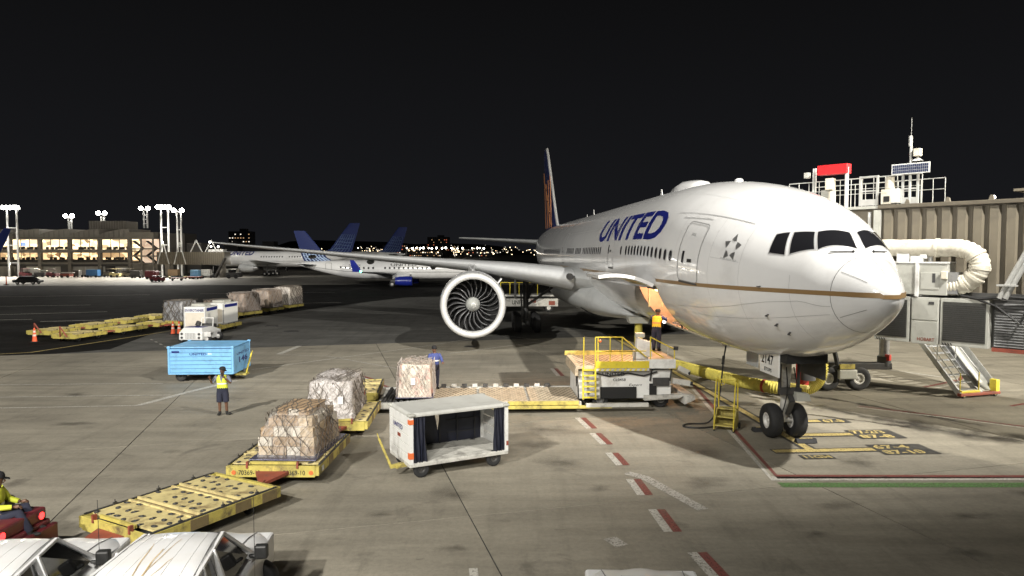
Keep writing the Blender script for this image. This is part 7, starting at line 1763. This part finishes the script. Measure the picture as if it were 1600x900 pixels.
e175, efo, ept, eth = far_jet('regional_jet', 'white regional jet with blue engine and grid tail seen under the near wing', (-5.6,121.5,0), R(181), 31.0, 1.62, 2.95, 27.5, 9.5, 'UNITED', 14.9, 4.4, .50, 1, 'blue', True, [(8,17.2,.78),(17.8,24.6,.78)], True)
vs, fc = text_shape('N770YX', 1, .02); w_ = max(v[0] for v in vs); h_ = max(v[1] for v in vs); b = MB()
b.add([ept(21.9-v[0]/w_*2.0, eth(20+math.degrees(v[1]/h_*.32/1.62)), .02) for v in vs], fc); b.build('registration_lettering', M['jet_line'], efo, fix=False)
for a, c in (((24.9,-20),(24.9,38)),((25.9,-20),(25.9,38)),((24.9,38),(25.9,38))):
    b = MB(); P0 = [ept(a[0]+(c[0]-a[0])*k/6, eth(a[1]+(c[1]-a[1])*k/6), .02) for k in range(7)]; b.tube(P0, .025, 4); b.build('door_seam', M['jet_line'], efo)
far_jet('narrow_body_jet', 'white jet with UNITED lettering at the far bridge, tail rising behind the wing', (-80.5,182,0), R(-9), 43.0, 1.95, 4.15, 36, 13.0, 'UNITED', 9.6, 6.6, 1.75, -1, 'jet_grey', False, [(18.5,25,.7),(26,33,.7)])
far_jet('narrow_body_jet', 'dark jet whose blue grid tail stands right of the brighter tails', (-74.5,222,0), R(-10), 43.0, 1.95, 4.15, 36, 13.4, 'UNITED', 6.3, 6.6, 1.35, -1, 'jet_grey', False, [(15,24,1.4)])
flood('far_jet_fill', (-66, 150, 17), (-60, 184, 4), 14000, (1,.96,.88), 90, .8, .4)  # added lamp, only there to brighten the far jet
# dark winglet of a jet outside the frame at the left edge
wl_ = thing('parked_jet', 'dark blue winglet rising at the left edge, the rest out of frame', 'airplane', (-36.4,47.6,0), R(0))
b = MB(); b.loft([[(-14,y0+x,3.6+y) for x, y in foil(4.0, .1, 8)] for y0 in (0,)]+[[(-2.2,1.0+x,4.6+y) for x, y in foil(1.9, .1, 8)], [(-.7,1.5+x,5.2+y*.8) for x, y in foil(1.7, .09, 8)]]); b.build('wing', M['jet_grey'], wl_, smooth=True)
b = MB(); b.loft([[(xx+y,y0+x,z) for x, y in foil(c, .09, 8)] for xx, y0, c, z in ((-.9,1.4,1.75,4.9),(-.35,1.6,1.6,5.5),(.35,1.9,1.2,6.6),(.85,2.15,.8,7.45),(.95,2.2,.4,7.55))]); b.build('winglet', M['tailblue'], wl_, smooth=True)

# ================================================================== city beyond the airfield
M['street_lamp'] = mat('street lamp glow', (1,1,1), .4, emit=(1.0,.93,.80), estr=30.0)
M['street_lamp_dim'] = mat('distant lamp glow', (1,1,1), .4, emit=(1.0,.75,.45), estr=6.0)
M['bld_dark'] = mat('night building', (0.05,0.05,0.055), .8, var=.1, scale=.05)
M['lit_window'] = mat('lit window', (1,.7,.4), .5, emit=(1.0,.60,.30), estr=.7)
M['lit_window_w'] = mat('white lit window', (1,1,1), .5, emit=(1.0,.9,.75), estr=1.6)
M['lit_window_r'] = mat('red sign light', (1,.2,.1), .5, emit=(1.0,.25,.12), estr=.9)
M['hill'] = mat('night hillside', (0.012,0.013,0.012), .95, var=.3, scale=.01)
q = random.Random(99)
hb = MB(); top = []; nseg = 60
for k in range(nseg+1):
    x = -1500+3000*k/nseg; top.append((x, 12+7*math.sin(k*.35)+5*math.sin(k*.93+1)+(10 if abs(x+250) < 300 else 0)))
hb.add([(x,1600,-1) for x, z in top]+[(x,1600,z) for x, z in top]+[(x,2400,z+8) for x, z in top], [(k,k+1,nseg+1+k+1,nseg+1+k) for k in range(nseg)]+[(nseg+1+k,nseg+2+k,2*nseg+3+k,2*nseg+2+k) for k in range(nseg)])
hills = struct(hb.build('hills', M['hill'], None, fix=False))
# row of street lamps beyond the airfield, seen between the tails and the near jet
pm = MB(); pm.cyl((0,0,0),(0,0,9.5),.12,n=6); pole_me = pm.mesh('pole', M['bld_dark'])
lm = MB(); lm.ball((0,-.3,9.7),.75,8,6); lamp_me = lm.mesh('lamp_head', M['street_lamp'], True)
lm = MB(); lm.ball((0,-.3,9.7),.45,8,6); lamp_me2 = lm.mesh('lamp_head', M['street_lamp'], True)
xs = [(626,1.0),(636,.6),(645,.8),(651,.6),(657,.8),(662,.9),(670,.6),(675,.8),(682,1.1),(691,.8),(697,.8),(706,.8),(715,.7),(723,1.2),(738,.6),(746,.9),(750,.7),(756,1.1),(560,.6),(532,.8),(536,.5)]
for k, (px, s) in enumerate(xs):
    Y = 640 + (k*37) % 90; x = (px-800)/1110*Y
    t = thing('street_lamp', ('small ' if s <= .75 else 'bright ')+'white street lamp in the row on the horizon left of the near jet', 'street lamp', (x, Y, 0), 0, 'street lamps beyond the airfield')
    link('pole', pole_me, t); o = link('lamp_head', lamp_me if s > .75 else lamp_me2, t)
# far buildings with lit windows
def city_block(label, px0, px1, Y, h, nwin, mats, seed, ww=1.0, wh=.7):
    qq = random.Random(seed); x0, x1 = (px0-800)/1110*Y, (px1-800)/1110*Y
    t = thing('city_building', label, 'building', ((x0+x1)/2, Y, 0)); w = x1-x0
    b = MB(); b.box((0,6,h/2),(w,12,h)); b.box((w*.1,6,h+1.2),(w*.3,6,2.4)); b.build('tower', M['bld_dark'], t)
    cols = max(2, int(w/2.2)); rows = max(1, int(h/3.2)); cells = [(i, j) for i in range(cols) for j in range(rows)]; qq.shuffle(cells)
    for i, j in cells[:nwin]:
        b = MB(); b.box((-w/2+w*(i+.5)/cols,-.05,2.2+j*3.2),(ww,.1,wh)); b.build('lit_window', M[qq.choice(mats)], t)
WARM = ['lit_window','lit_window','lit_window_w','lit_window_r']
city_block('dark high-rise with scattered lit windows behind the wing tip', 358, 392, 620, 24, 34, ['lit_window','lit_window','lit_window_r','lit_window_w'], 1)
city_block('low building with bright sign lights behind the wing at centre', 598, 634, 700, 13, 16, WARM, 2)
city_block('low lit building left of the dark grid tail', 540, 562, 700, 9, 8, ['lit_window','lit_window_w'], 3)
city_block('hillside block with orange lights right of the signs', 668, 702, 900, 25, 16, ['lit_window','lit_window_r'], 4)
city_block('low lit warehouse under the street lamps', 636, 690, 760, 7, 16, WARM, 5)
city_block('low lit shed left of the near jet tail', 724, 768, 760, 8, 10, WARM, 6)
city_block('low building with white lights behind the far jet roof', 380, 440, 330, 8.5, 7, ['lit_window_w','lit_window_w','lit_window'], 7, 1.8, 1.4)
city_block('dim low block beside the far bridge', 350, 372, 330, 9, 2, ['lit_window_w'], 8, 3.0, 1.8)
city_block('low lit block between the two bright tails and the dark one', 522, 548, 520, 8, 5, ['lit_window_w','lit_window'], 9)
# specks of light nobody could count
sp_ = MB(); sp2 = MB()
for k in range(420):
    Y = q.uniform(700,1550); px = q.choice([q.gauss(670,60), q.uniform(330,860), q.uniform(560,800)]); z = abs(q.gauss(0,4.5))+1+(Y-700)*.008
    (sp_ if q.random() < .62 else sp2).box(((px-800)/1110*Y, Y, z), (q.uniform(.5,1.5),.4,q.uniform(.4,1.0)))
o = sp_.build('city_lights', M['street_lamp_dim'], None, fix=False); o['kind'] = 'stuff'; o['label'] = 'scatter of small orange city lights along the horizon'; o['category'] = 'city lights'
o = sp2.build('city_lights', M['lit_window_w'], None, fix=False); o['kind'] = 'stuff'; o['label'] = 'scatter of small white city lights along the horizon'; o['category'] = 'city lights'
